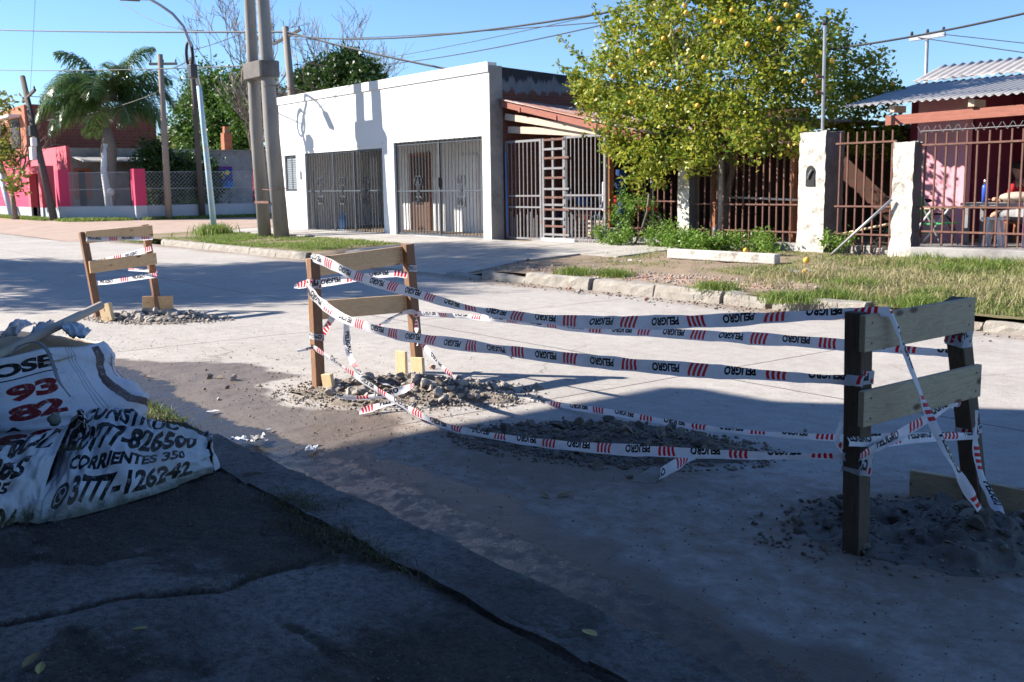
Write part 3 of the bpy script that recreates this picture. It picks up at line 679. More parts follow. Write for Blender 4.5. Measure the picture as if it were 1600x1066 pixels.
plank('post', (-16.22, 14.95, 0.55), (-16.22, 14.95, 2.7), 0.15, 0.13, M['wood_brown'], cp, up=(1, 0, 0))
blk = MB().box(-16.42, -15.95, 14.75, 15.15, 0.2, 0.6, jit=0.015).build('footing', M['kerb'], cp, bevel=0.02)
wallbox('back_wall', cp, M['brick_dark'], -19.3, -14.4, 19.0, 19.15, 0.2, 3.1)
wallbox('floor', cp, M['walk'], -19.3, -15.2, 14.75, 19.0, 0.15, 0.33)
YC = 14.6
cg = gate('carport_gate', 'pale grey barred gate leaf beside the white building corner', -19.3, -18.0, 0.30, 2.50, YC, 9, [1.02, 1.27], M['steel_pale'], (), (-19.28, -18.02))
sh = None
for k in range(11):
    x = -19.25+k*0.12
    MB().box(x-0.008, x+0.008, YC-0.012, YC+0.004, 0.3, 0.85+0.08*math.sin(k*2.1)).build('short_bar', M['steel_pale'], cg)
MB().tube([(-19.2, 14.55, 0.4), (-19.24, 14.55, 2.25)], 0.02, 6).build('strut', M['blue_plastic'], cg)
cg2 = gate('carport_gate', 'pale grey barred gate leaf with a ladder-like rusty frame', -17.22, -15.93, 0.33, 2.52, YC, 10, [1.0, 1.28], M['steel_pale'], (), (-17.2, -15.95))
for x in (-17.93, -17.6, -17.24): MB().box(x-0.03, x+0.03, YC-0.03, YC+0.01, 0.36, 2.5).build('stile', M['steel_pale'], cg2)
for k, z in enumerate((0.44, 0.62, 0.78, 0.98, 1.08, 1.24, 1.42, 1.66, 1.86, 2.08, 2.27, 2.47)):
    MB().box(-17.90, -17.21 if k % 3 else -17.05, YC-0.045, YC-0.031, z-0.025, z+0.02).build('rung', M['rust'] if k % 2 else M['steel_pale'], cg2)
for k in range(10):
    x = -17.1+k*0.12
    MB().box(x-0.008, x+0.008, YC-0.02, YC-0.012, 0.33, 0.82+0.07*math.sin(k*2.1)).build('short_bar', M['steel_pale'], cg2)
MB().box(-17.9, -16.8, YC-0.12, YC-0.05, 0.30, 0.36).build('sill_board', M['white_in'], cg2)
b = MB()
for k in range(12): b.bar((-17.15+k*0.06, YC+0.05, 0.35), (-17.15+k*0.06, YC+0.05, 1.05), 0.006, 0.006)
for k in range(9): b.bar((-17.15, YC+0.05, 0.38+k*0.08), (-16.45, YC+0.05, 0.38+k*0.08), 0.006, 0.006)
b.build('wire_mesh', M['rust'], cg2, kind='stuff')

# crate, blue hanging cloth and two motorcycles under the carport
M['red_plastic'] = mat('red_paint', (0.65, 0.03, 0.03), None, 3, 0.3, 0)
M['white_plastic'] = mat('white_plastic', (0.78, 0.78, 0.76), None, 3, 0.4, 0)
M['blue_cloth'] = mat('blue_cloth', (0.035, 0.085, 0.24), (0.02, 0.05, 0.16), 4, 0.9, 0.3)
def torus(c, R, r, axis='x', n=28, k=8):
    vs, fs = [], []
    for i in range(n):
        a = 2*math.pi*i/n
        for j in range(k):
            b_ = 2*math.pi*j/k; rr = R+r*math.cos(b_)
            p = (r*math.sin(b_), rr*math.cos(a), rr*math.sin(a)) if axis == 'x' else (rr*math.cos(a), r*math.sin(b_), rr*math.sin(a))
            vs.append((c[0]+p[0], c[1]+p[1], c[2]+p[2]))
    for i in range(n):
        for j in range(k): fs.append((i*k+j, i*k+(j+1) % k, ((i+1) % n)*k+(j+1) % k, ((i+1) % n)*k+j))
    return vs, fs
def motorcycle(loc, rz, label, col):
    t = thing('motorcycle', loc, label, 'motorcycle', rz=rz)
    for x in (-0.62, 0.62):
        wv = MB().add(*torus((x, 0, 0.3), 0.27, 0.045, 'y')).build('wheel', M['rubber'], t, world=False, smooth=True)
        MB().add(*torus((x, 0, 0.3), 0.215, 0.02, 'y', 24, 6)).build('rim', M['chrome'], wv, world=False)
        sp = MB()
        for a in range(10): sp.bar((x, 0, 0.3), (x+0.21*math.cos(a*0.628), 0, 0.3+0.21*math.sin(a*0.628)), 0.006, 0.006)
        sp.build('spokes', M['chrome'], wv, world=False)
    b = MB(); b.tube([(0.62, 0.09, 0.3), (0.42, 0.09, 0.95)], 0.025, 7); b.tube([(0.62, -0.09, 0.3), (0.42, -0.09, 0.95)], 0.025, 7); b.build('fork', M['chrome'], t, world=False)
    b = MB(); b.tube([(0.4, 0, 0.85), (0.1, 0, 0.72), (-0.3, 0, 0.62), (-0.62, 0, 0.32)], 0.03, 7); b.tube([(0.4, 0, 0.8), (0.2, 0, 0.35), (-0.2, 0, 0.28)], 0.025, 7); b.build('frame', M['dark_metal'], t, world=False)
    b = MB().box(-0.12, 0.24, -0.13, 0.13, 0.24, 0.55); b.tube([(0.05, -0.1, 0.4), (0.25, -0.15, 0.28), (-0.6, -0.16, 0.3)], 0.035, 8); b.build('engine', M['dark_metal'], t, world=False, bevel=0.03)
    MB().ball((0.16, 0, 0.8), 0.2, 12, 8, (1.25, 0.75, 0.65)).build('tank', col, t, world=False, smooth=True)
    MB().box(-0.72, -0.02, -0.13, 0.13, 0.74, 0.82).build('seat', M['rubber'], t, world=False, bevel=0.035)
    MB().box(-0.74, -0.3, -0.09, 0.09, 0.60, 0.735).build('side_panel', col, t, world=False, bevel=0.03)
    b = MB()
    for s_ in (1,):
        pts = [(0.62+0.33*math.cos(a), 0, 0.3+0.33*math.sin(a)) for a in np.linspace(0.3, 2.4, 9)]
    for p, q in zip(pts[:-1], pts[1:]): b.bar(p, q, 0.1, 0.012, up=(0, 0, 1))
    b.build('mudguard', col, t, world=False)
    b = MB().tube([(0.30, -0.36, 1.05), (0.36, -0.18, 1.0), (0.40, 0, 0.98), (0.36, 0.18, 1.0), (0.30, 0.36, 1.05)], 0.014, 7); b.build('handlebar', M['dark_metal'], t, world=False)
    b = MB().tube([(0.45, 0, 0.9), (0.58, 0, 0.9)], [0.05, 0.09], 12); b.build('headlight', M['white_plastic'], t, world=False, smooth=True)
    for s_ in (-1, 1):
        b = MB().tube([(0.36, s_*0.22, 1.0), (0.34, s_*0.3, 1.2)], 0.008, 5); b.ball((0.34, s_*0.3, 1.23), 0.06, 8, 6, (0.3, 1, 0.7)); b.build('mirror', M['dark_metal'], t, world=False)
    return t
motorcycle((-16.55, 15.7, 0.33), R_(205), 'dark motorcycle with red trim behind the right carport gate', M['red_plastic'])
motorcycle((-17.9, 15.9, 0.33), R_(190), 'blue motorcycle with white front panel behind the left carport gate', M['blue_cloth'])
cl = []; 
for i in range(9):
    for j in range(12):
        cl.append((-16.12+0.32*i/8-0.16, 15.2+0.05*math.sin(i*1.9+j*0.3), 0.45+1.35*j/11))
tag(link_mesh('hanging_cloth', cl, [(i*12+j, (i+1)*12+j, (i+1)*12+j+1, i*12+j+1) for i in range(8) for j in range(11)], M['blue_cloth'], smooth=True), 'dark blue cloth hanging at the right end of the carport', 'cloth')
b = MB().box(-16.42, -16.32, 15.05, 15.15, 1.62, 1.78); tag(b.build('red_bag', M['red_plastic'], bevel=0.03), 'small red bag hung by the blue cloth', 'bag')
b = MB().box(-16.5, -16.36, 15.0, 15.03, 1.15, 1.55); tag(b.build('plastic_sheet', M['white_plastic'], bevel=0.02), 'white plastic panel hung beside the blue cloth', 'panel')
c_ = thing('crate', (-16.7, 15.1, 0.33), 'brown wooden crate on the carport floor behind the bars', 'crate')
for k in range(5): MB().box(-16.95, -16.4, 15.0, 15.02, 0.36+k*0.08, 0.42+k*0.08).build('slat', M['wood_raf'], c_)
MB().box(-16.95, -16.4, 15.025, 15.3, 0.34, 0.72).build('body', M['brick_dark'], c_)

# ------------------------------------------------------------------ fence of brown bars between old white pillars
M['old_white'] = mat('flaking_whitewash', (0.62, 0.59, 0.53), (0.52, 0.48, 0.42), 3, 0.9, 0.9, 14, 0.025, dirt=(0.20, 0.175, 0.15), dsc=4.5, dlo=0.52, dhi=0.70)
YP = 15.1
M['side_shade'] = mat('shade_and_mould_cement', (0.16, 0.145, 0.15), (0.09, 0.08, 0.085), 4, 0.95, 0.8, 18, 0.02, dirt=(0.3, 0.28, 0.26), dsc=3, dlo=0.6, dhi=0.8)  # mostly shade painted into the pillars' right-hand faces, with some mould
def pillar(x0, x1, y0, y1, z0, z1, label, niche=None):
    t = thing('pillar', ((x0+x1)/2, (y0+y1)/2, z0), label, 'pillar')
    n = 22; k = 5; vs = []; fs = []
    per = [(x0+(x1-x0)*i/k, y0) for i in range(k)]+[(x1, y0+(y1-y0)*i/k) for i in range(k)]+[(x1-(x1-x0)*i/k, y1) for i in range(k)]+[(x0, y1-(y1-y0)*i/k) for i in range(k)]
    for j in range(n+1):
        z = z0-0.1+(z1-z0+0.1)*j/n; fl = 0.03*max(0, 1-(z-z0)/0.35)
        for (x, y) in per:
            jx, jy = random.gauss(0, 0.005), random.gauss(0, 0.005)
            vs.append((x+jx+fl*np.sign(x-(x0+x1)/2), y+jy+fl*np.sign(y-(y0+y1)/2), z+(random.gauss(0, 0.012) if j == n else 0)))
    m_ = len(per)
    for j in range(n):
        for i in range(m_): fs.append((j*m_+i, j*m_+(i+1) % m_, (j+1)*m_+(i+1) % m_, (j+1)*m_+i))
    fs.append(tuple(n*m_+i for i in range(m_)))
    link_mesh('shaft', vs, fs, M['old_white'], t, mats=[M['old_white'], M['side_shade']], midx=[1 if (k_ % m_) in range(5, 10) and k_ < n*m_ else 0 for k_ in range(len(fs))])
    return t
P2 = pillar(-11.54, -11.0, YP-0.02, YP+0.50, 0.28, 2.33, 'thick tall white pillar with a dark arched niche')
# niche: flat black arched plate stands in for the dark recess; meter in front
arch = [(-11.38, 1.42), (-11.2, 1.42), (-11.2, 1.66)]+[(-11.29+0.09*math.cos(a), 1.66+0.11*math.sin(a)) for a in np.linspace(0.2, math.pi-0.2, 7)]+[(-11.38, 1.66)]
n_ = len(arch); vs = [(x, YP-0.034, z) for x, z in arch]+[(x, YP-0.0, z) for x, z in arch]
link_mesh('niche', vs, [tuple(range(n_))]+[(i, (i+1) % n_, n_+(i+1) % n_, n_+i) for i in range(n_)], M['black'], P2)
MB().tube([(-11.25, YP-0.05, 1.7), (-11.30, YP-0.055, 1.62), (-11.33, YP-0.05, 1.55)], 0.018, 7).build('meter', M['chrome'], P2)
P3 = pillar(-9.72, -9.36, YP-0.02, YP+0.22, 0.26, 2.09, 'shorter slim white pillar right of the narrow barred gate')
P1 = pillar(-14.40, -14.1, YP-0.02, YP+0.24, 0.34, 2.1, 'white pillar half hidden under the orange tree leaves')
def barfence(label, xa, xb, z0, z1, rails, n, y=YP+0.1, name='bar_fence', ragged=0.0, cat='fence'):
    t = thing(name, ((xa+xb)/2, y, z0), label, cat)
    for r_ in rails: MB().box(xa, xb, y-0.014, y+0.004, r_-0.014, r_+0.014).build('rail', M['rust'], t)
    for k in range(n):
        x = xa+(xb-xa)*(k+0.5)/n; dz = random.uniform(-ragged, ragged)
        o = MB().box(-0.012, 0.012, -0.0, 0.024, 0, z1-z0+dz).build('bar', M['rust'], t, world=False)
        o.location = (x-t.location.x, 0.005, 0); o.rotation_euler = (0, random.gauss(0, 0.006), 0)
    return t
barfence('low rusty bar fence behind the weeds left of the half hidden pillar', -15.9, -14.42, 0.42, 1.55, (1.15, 0.6), 8, ragged=0.05)
barfence('rust brown bar fence under the orange tree between two white pillars', -14.05, -11.56, 0.42, 2.25, (2.15, 1.1, 0.62), 16, ragged=0.04)
barfence('narrow rust brown barred gate between the tall and the short pillar', -10.9, -9.74, 0.32, 2.3, (2.12, 1.08, 0.62), 7, name='bar_gate', cat='gate')
pf = barfence('rust brown bar fence with wire barbs in front of the pink porch', -9.34, -6.6, 0.5, 2.22, (2.04, 1.08, 0.7), 16, ragged=0.01)
for k in range(13):
    x = -9.3+k*0.17+random.uniform(-0.03, 0.03); b = MB()
    b.bar((x, YP+0.1, 2.22), (x-0.06, YP+0.08, 2.33), 0.008, 0.008); b.bar((x, YP+0.1, 2.22), (x+0.06, YP+0.12, 2.33), 0.008, 0.008); b.build('barb', M['steel_pale'], pf)
MB().tube([(-9.35, YP+0.1, 2.25), (-6.6, YP+0.1, 2.26)], 0.008, 5).build('wire', M['steel_pale'], pf)
MB().box(-9.34, -6.0, YP-0.06, YP+0.28, 0.1, 0.46, jit=0.01).build('plinth', M['grey_plaster'], pf, bevel=0.01)
b = MB().box(-14.05, -11.56, YP+0.0, YP+0.25, 0.1, 0.42, jit=0.01); tag(b.build('fence_plinth', M['grey_plaster']), 'low grey wall under the long bar fence, behind the weeds', 'low wall')
b = MB().box(-15.9, -14.42, YP+0.0, YP+0.2, 0.1, 0.42, jit=0.01); tag(b.build('fence_plinth', M['grey_plaster']), 'low grey wall under the short fence beside the timber post', 'low wall')
bl = thing('block_step', (-10.3, YP+0.3, 0.2), 'row of rough concrete blocks under the narrow barred gate', 'blocks')
for k in range(5): MB().box(-10.9+k*0.23, -10.9+k*0.23+0.21, YP+0.25, YP+0.42, 0.2, 0.40+random.uniform(-0.03, 0.03), jit=0.015).build('block', M['block'], bl, bevel=0.012)
M['galv'] = mat('galvanised_pipe', (0.42, 0.43, 0.45), (0.33, 0.33, 0.34), 5, 0.45, 0.1, metal=0.5)
t = thing('service_pipe', (-11.2, YP+0.15, 2.3), 'tall thin grey pipe standing on the thick white pillar', 'pipe')
MB().tube([(-11.2, YP+0.15, 2.25), (-11.21, YP+0.15, 4.1)], 0.027, 8).build('tube', M['galv'], t)
MB().ball((-11.21, YP+0.15, 4.13), 0.05, 8, 6).build('cap', M['dark_metal'], t)
for z in (2.98, 3.25):
    b = MB().bar((-11.21, YP+0.12, z), (-11.21, YP+0.02, z), 0.03, 0.03); b.ball((-11.21, YP-0.0, z), 0.035, 8, 6); b.build('insulator', M['rust'], t)
# ------------------------------------------------------------------ pink house with porch
M['maroon'] = mat('maroon_paint', (0.30, 0.045, 0.085), (0.23, 0.035, 0.065), 2)
ph = thing('pink_house', (-8.5, 17.5, 0.3), 'pink house with a grey corrugated porch roof behind the bar fence', 'house')
wallbox('wall', ph, M['pale_pink'], -10.5, -9.6, 17.0, 17.2, 0.2, 2.95)
wallbox('wall', ph, M['maroon'], -11.2, -9.95, 17.9, 18.1, 0.2, 3.0)
MB().box(-9.95, -3.0, 19.2, 19.4, 0.2, 3.0).build('back_wall', mat('dark_red_paint', (0.26, 0.035, 0.07), (0.2, 0.03, 0.055), 2), ph)
wallbox('wall', ph, M['maroon'], -10.15, -9.951, 18.1, 19.2, 0.2, 3.0)
wallbox('porch_floor', ph, M['grey_plaster'], -9.9, -3, 15.4, 19.2, 0.1, 0.44)
wallbox('floor', ph, M['grey_plaster'], -12.2, -9.91, 15.75, 19.2, 0.1, 0.30)
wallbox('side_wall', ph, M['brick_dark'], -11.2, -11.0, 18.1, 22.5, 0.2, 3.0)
plank('corner_post', (-7.95, 16.1, 0.4), (-7.95, 16.1, 2.7), 0.2, 0.2, M['pale_pink'], ph, up=(1, 0, 0))
plank('beam', (-10.5, 16.05, 2.50), (-3, 16.05, 2.60), 0.16, 0.08, M['wood_red'], ph)
for x in (-10.35, -8.95, -7.5): MB().box(x-0.05, x+0.05, 15.95, 16.3, 2.63, 2.74).build('bracket', M['wood_raf'], ph)
zr = lambda X, Y: 2.80+0.175*(Y-15.9)+0.012*(X+11)*0
def roofz(X, Y): return 2.80+0.165*(Y-15.9)
rxs = np.linspace(0, 1, 56*8+1); vs = []; 
ny = 8
for i, u_ in enumerate(rxs):
    for j in range(ny):
        v_ = j/(ny-1); y = 15.85+v_*3.75; xl = -11.25-0.9*v_; x = xl+(-3.2-xl)*u_
        vs.append((x, y, 2.78+0.17*(y-15.9)+0.018*math.sin(u_*57*2*math.pi)))
o = link_mesh('roof', vs, [(i*ny+j, (i+1)*ny+j, (i+1)*ny+j+1, i*ny+j+1) for i in range(len(rxs)-1) for j in range(ny-1)], M['zinc'], ph, smooth=True)
s_ = o.modifiers.new('thick', 'SOLIDIFY'); s_.thickness = 0.004
M['zinc_pale'] = zinc('weathered_pale_sheet', (0.50, 0.47, 0.44), (0.38, 0.355, 0.33), False)
wallbox('upper_wall', ph, M['maroon'], -12.0, -3, 19.62, 20.9, 0.2, 3.36)
vs = []
for i, u_ in enumerate(rxs):
    for j in range(5):
        v_ = j/4; y = 19.45+v_*1.7; xl = -12.2-0.35*v_; x = xl+(-3.0-xl)*u_
        vs.append((x, y, 3.44+0.27*(y-19.45)+0.02*math.sin(u_*48*2*math.pi)))
o = link_mesh('upper_roof', vs, [(i*5+j, (i+1)*5+j, (i+1)*5+j+1, i*5+j+1) for i in range(len(rxs)-1) for j in range(4)], M['zinc_pale'], ph, smooth=True)
s_ = o.modifiers.new('thick', 'SOLIDIFY'); s_.thickness = 0.005
for k in range(8):
    x = -9.8+k*0.35+random.uniform(-0.1, 0.1); MB().bar((x, 21.1, 3.85), (x+random.uniform(-0.05, 0.05), 21.1, 4.05+random.uniform(0, 0.2)), 0.01, 0.01).build('rebar', M['rust'], ph)
wallbox('door', ph, M['black'], -9.1, -8.2, 19.15, 19.195, 0.45, 2.4)
# yard wall between carport and pink house
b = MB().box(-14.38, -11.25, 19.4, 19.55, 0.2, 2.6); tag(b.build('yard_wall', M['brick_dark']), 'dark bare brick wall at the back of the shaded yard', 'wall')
b = MB().tube([(-13.9, 15.9, 1.22), (-11.9, 15.9, 1.16)], 0.022, 7); tag(b.build('white_tube', M['white_plastic'], smooth=True), 'white pipe lying level behind the long bar fence', 'pipe')
b = MB().tube([(-13.72, 15.55, 0.35), (-13.72, 15.55, 2.0)], 0.06, 9); tag(b.build('white_post', M['old_white'], smooth=True), 'round white post behind the long bar fence', 'post')
b = MB().tube([(-15.45, 15.45, 0.35), (-15.48, 15.45, 2.1)], 0.035, 9); tag(b.build('white_post', M['white_plastic'], smooth=True), 'thin white post behind the low rusty fence', 'post')

lt = thing('yard_shade_roof', (-12.8, 17.8, 0.3), 'added roof that keeps the yard behind the orange tree dark', 'shed')  # invented roof, put in only to darken the yard behind the fence
MB().box(-14.38, -12.3, 15.95, 19.39, 2.62, 2.66).build('roof', M['zinc'], lt)
for x in (-14.3, -12.4): MB().box(x-0.05, x+0.05, 16.0, 16.1, 0.3, 2.615).build('post', M['wood_brown'], lt)
# porch table, flask, cushion, folding chair, seated person
tb = thing('porch_table', (-8.6, 16.6, 0.44), 'grey topped table on the porch with a blue flask on it', 'table')
MB().box(-9.25, -7.9, 16.3, 16.9, 1.07, 1.12).build('tabletop', M['grey_plaster'], tb, bevel=0.008)
for x, y in ((-9.15, 16.36), (-8.0, 16.36), (-9.15, 16.84), (-8.0, 16.84)): MB().box(x-0.03, x+0.03, y-0.03, y+0.03, 0.44, 1.068).build('leg', M['steel_pale'], tb)
fl = thing('thermos_flask', (-8.97, 16.55, 1.12), 'blue thermos flask with a silver cap on the porch table', 'flask')
M['flask_blue'] = mat('flask_blue', (0.03, 0.10, 0.55), None, 3, 0.3, 0)
MB().tube([(-8.97, 16.55, 1.121), (-8.97, 16.55, 1.39), (-8.97, 16.55, 1.41)], [0.05, 0.05, 0.035], 14).build('body', M['flask_blue'], fl, smooth=True)
MB().tube([(-8.97, 16.55, 1.411), (-8.97, 16.55, 1.50)], [0.033, 0.03], 12).build('cap', M['chrome'], fl, smooth=True)
cu = MB().ball((-8.45, 16.6, 1.21), 0.3, 14, 8, (1.0, 0.6, 0.28)); tag(cu.build('cushion', mat('beige_cloth', (0.42, 0.36, 0.29)), smooth=True), 'rounded beige cushion lying on the porch table', 'cushion')
st = thing('white_stool', (-8.55, 16.2, 0.44), 'white plastic stool standing under the front of the porch table', 'stool')
MB().box(-8.75, -8.4, 16.05, 16.28, 0.86, 0.9).build('seat', M['white_plastic'], st, bevel=0.01)
for x, y in ((-8.71, 16.1), (-8.44, 16.1), (-8.71, 16.24), (-8.44, 16.24)): MB().bar((x, y, 0.441), (x*0.5+(-8.575)*0.5, y, 0.858), 0.05, 0.05).build('leg', M['white_plastic'], st)
M['green_cloth'] = mat('green_webbing', (0.05, 0.42, 0.10), (0.04, 0.3, 0.08), 8, 0.7, 0.2, 60, 0.003)
ch = thing('folding_chair', (-9.5, 16.0, 0.44), 'white framed folding chair with green seat and back behind the bars', 'chair')
for y in (15.75, 16.25):
    MB().tube([(-9.86, y, 0.45), (-9.42, y, 1.02)], 0.016, 7).build('leg', M['white_plastic'], ch)
    MB().tube([(-9.22, y, 0.45), (-9.55, y, 1.02)], 0.016, 7).build('leg', M['steel_pale'], ch)
    MB().tube([(-9.65, y, 0.78), (-9.98, y, 1.35)], 0.016, 7).build('back_tube', M['white_plastic'], ch)
    MB().tube([(-9.82, y, 1.04), (-9.35, y, 1.04)], 0.02, 7).build('armrest', M['wood_pale'], ch)
plank('seat', (-9.66, 16.0, 0.78), (-9.2, 16.0, 0.80), 0.46, 0.02, M['green_cloth'], ch, up=(0, 1, 0))
plank('backrest', (-9.72, 16.0, 0.9), (-9.96, 16.0, 1.32), 0.46, 0.015, M['green_cloth'], ch, up=(0, 1, 0))

# person seated at the table
def skin_body(name, joints, edges, m_, parent, sub=2):
    me = bpy.data.meshes.new(name); me.from_pydata([j[:3] for j in joints], edges, []); me.materials.append(m_)
    o = bpy.data.objects.new(name, me); COL.objects.link(o); o.parent = parent
    o.modifiers.new('skin', 'SKIN')
    lay = me.skin_vertices[0] if me.skin_vertices else None
    if lay is None:
        lay = me.attributes
    for i, j in enumerate(joints):
        r_ = j[3]; me.skin_vertices[0].data[i].radius = (r_, r_) if not hasattr(r_, '__len__') else r_
    me.skin_vertices[0].data[0].use_root = True
    s_ = o.modifiers.new('sub', 'SUBSURF'); s_.levels = sub; s_.render_levels = sub
    for mo in o.modifiers:
        if mo.type == 'SKIN': mo.use_smooth_shade = True
    return o
M['skin'] = mat('skin', (0.42, 0.24, 0.16), (0.38, 0.2, 0.14), 3, 0.55, 0)
M['red_shirt'] = mat('red_shirt', (0.45, 0.02, 0.025), (0.35, 0.015, 0.02), 6, 0.85, 0.2)
M['grey_short'] = mat('grey_shorts', (0.3, 0.3, 0.31), None, 6, 0.85, 0.2)
M['hair'] = mat('dark_hair', (0.02, 0.014, 0.01), None, 30, 0.6, 0.3)
def make_person():
    p = thing('person', (-8.75, 17.35, 0.44), 'person in a red shirt sitting behind the porch table', 'person')
    # pelvis at seat height; faces -X, looking down to the table
    J = [(0, 0, 0.47, (0.15, 0.12)), (0, 0, 0.62, (0.15, 0.11)), (-0.03, 0, 0.80, (0.17, 0.12)), (-0.05, 0, 0.97, (0.14, 0.09)), (-0.07, 0, 1.05, 0.055), (-0.10, 0, 1.12, 0.06), (-0.12, 0, 1.21, (0.085, 0.095)), (-0.12, 0, 1.29, (0.06, 0.07)),
         (-0.06, -0.19, 0.95, 0.06), (-0.12, -0.25, 0.70, 0.045), (-0.36, -0.18, 0.72, 0.035), (-0.06, 0.19, 0.95, 0.06), (-0.12, 0.25, 0.70, 0.045), (-0.36, 0.16, 0.72, 0.035),
         (-0.03, -0.10, 0.46, 0.095), (-0.43, -0.13, 0.47, 0.065), (-0.42, -0.13, 0.08, 0.045), (-0.56, -0.13, 0.04, 0.04), (-0.03, 0.10, 0.46, 0.095), (-0.43, 0.13, 0.47, 0.065), (-0.42, 0.13, 0.08, 0.045), (-0.56, 0.13, 0.04, 0.04),
         (-0.44, -0.16, 0.72, (0.04, 0.02)), (-0.44, 0.14, 0.72, (0.04, 0.02))]
    E_ = [(0, 1), (1, 2), (2, 3), (3, 4), (4, 5), (5, 6), (6, 7), (3, 8), (8, 9), (9, 10), (10, 22), (3, 11), (11, 12), (12, 13), (13, 23), (0, 14), (14, 15), (15, 16), (16, 17), (0, 18), (18, 19), (19, 20), (20, 21)]
    skin_body('body', J, E_, M['skin'], p)
    Js = [(0, 0, 0.46, (0.165, 0.135)), (0, 0, 0.62, (0.165, 0.125)), (-0.03, 0, 0.80, (0.185, 0.135)), (-0.05, 0, 0.965, (0.155, 0.10)), (-0.06, -0.19, 0.95, 0.075), (-0.10, -0.235, 0.78, 0.065), (-0.06, 0.19, 0.95, 0.075), (-0.10, 0.235, 0.78, 0.065)]
    skin_body('shirt', Js, [(0, 1), (1, 2), (2, 3), (3, 4), (4, 5), (3, 6), (6, 7)], M['red_shirt'], p)
    Jp = [(0, 0, 0.44, (0.165, 0.13)), (-0.03, -0.10, 0.455, 0.11), (-0.36, -0.125, 0.468, 0.085), (-0.03, 0.10, 0.455, 0.11), (-0.36, 0.125, 0.468, 0.085)]
    skin_body('shorts', Jp, [(0, 1), (1, 2), (0, 3), (3, 4)], M['grey_short'], p)
    MB().ball((-0.10, 0, 1.27), 0.105, 12, 8, (1, 0.85, 0.75)).build('hair', M['hair'], p, world=False, smooth=True)
    b = MB()
    for sy in (-1, 1):
        for k in range(4):
            y = sy*0.15+(k-1.5)*0.018; L = (0.06, 0.07, 0.065, 0.05)[k]
            b.tube([(-0.46, y, 0.722), (-0.46-L*0.6, y, 0.72), (-0.46-L, y, 0.705)], [0.009, 0.008, 0.006], 6)
        b.tube([(-0.42, sy*0.15-sy*0.03, 0.72), (-0.455, sy*0.15-sy*0.05, 0.715)], [0.01, 0.008], 6)
    b.build('fingers', M['skin'], p, world=False, smooth=True)
    b = MB(); b.ball((-0.212, 0, 1.19), 0.018, 8, 6, (1, 0.7, 1.2)); b.ball((-0.12, -0.088, 1.19), 0.022, 8, 6, (0.8, 0.4, 1.3)); b.ball((-0.12, 0.088, 1.19), 0.022, 8, 6, (0.8, 0.4, 1.3)); b.build('nose_and_ears', M['skin'], p, world=False, smooth=True)
    b = MB(); b.ball((-0.198, -0.032, 1.215), 0.011, 7, 5); b.ball((-0.198, 0.032, 1.215), 0.011, 7, 5); b.build('eyes', M['black'], p, world=False, smooth=True)
    b = MB(); b.ball((-0.205, 0, 1.15), 0.02, 8, 5, (0.3, 1.2, 0.3)); b.build('mouth', M['red_shirt'], p, world=False, smooth=True)
    sc_ = thing('wooden_chair', (-8.75, 17.35, 0.44), 'dark wooden chair under the person in red', 'chair')
    MB().box(-8.97, -8.55, 17.15, 17.55, 0.76, 0.80).build('seat', M['wood_brown'], sc_)
    MB().box(-8.57, -8.54, 17.15, 17.55, 1.0, 1.25).build('backrest', M['wood_brown'], sc_)
    for x, y, h in ((-8.94, 17.18, 0.76), (-8.94, 17.52, 0.76), (-8.57, 17.18, 1.25), (-8.57, 17.52, 1.25)): MB().box(x-0.02, x+0.02, y-0.02, y+0.02, 0.441, h).build('leg', M['wood_brown'], sc_)
make_person()
# bicycle behind the narrow gate
bk = thing('bicycle', (-10.2, 16.6, 0.3), 'bicycle with pale handlebar standing behind the narrow barred gate', 'bicycle')
for x in (-10.7, -9.75):
    wv = MB().add(*torus((x, 16.5, 0.62), 0.31, 0.018, 'y')).build('wheel', M['rubber'], bk)
    sp = MB()
    for a in range(10): sp.bar((x, 16.5, 0.62), (x+0.3*math.cos(a*0.628), 16.5, 0.62+0.3*math.sin(a*0.628)), 0.004, 0.004)
    sp.build('spokes', M['chrome'], wv)
b = MB()
for p, q in (((-10.7, 0.62), (-10.45, 1.05)), ((-10.5, 1.0), (-10.2, 0.6)), ((-10.48, 1.03), (-9.98, 1.05)), ((-10.2, 0.6), (-9.98, 1.12)), ((-10.2, 0.6), (-9.75, 0.62)), ((-9.75, 0.62), (-9.98, 1.0))): b.tube([(p[0], 16.5, p[1]), (q[0], 16.5, q[1])], 0.016, 7)
b.build('frame', mat('green_paint', (0.03, 0.35, 0.12)), bk)
MB().tube([(-10.55, 16.2, 1.22), (-10.45, 16.35, 1.2), (-10.45, 16.5, 1.13), (-10.42, 16.7, 1.22), (-10.3, 16.8, 1.25)], 0.014, 7).build('handlebar', M['chrome'], bk)
MB().ball((-9.98, 16.5, 1.15), 0.12, 10, 6, (1, 0.6, 0.3)).build('saddle', M['rubber'], bk, smooth=True)

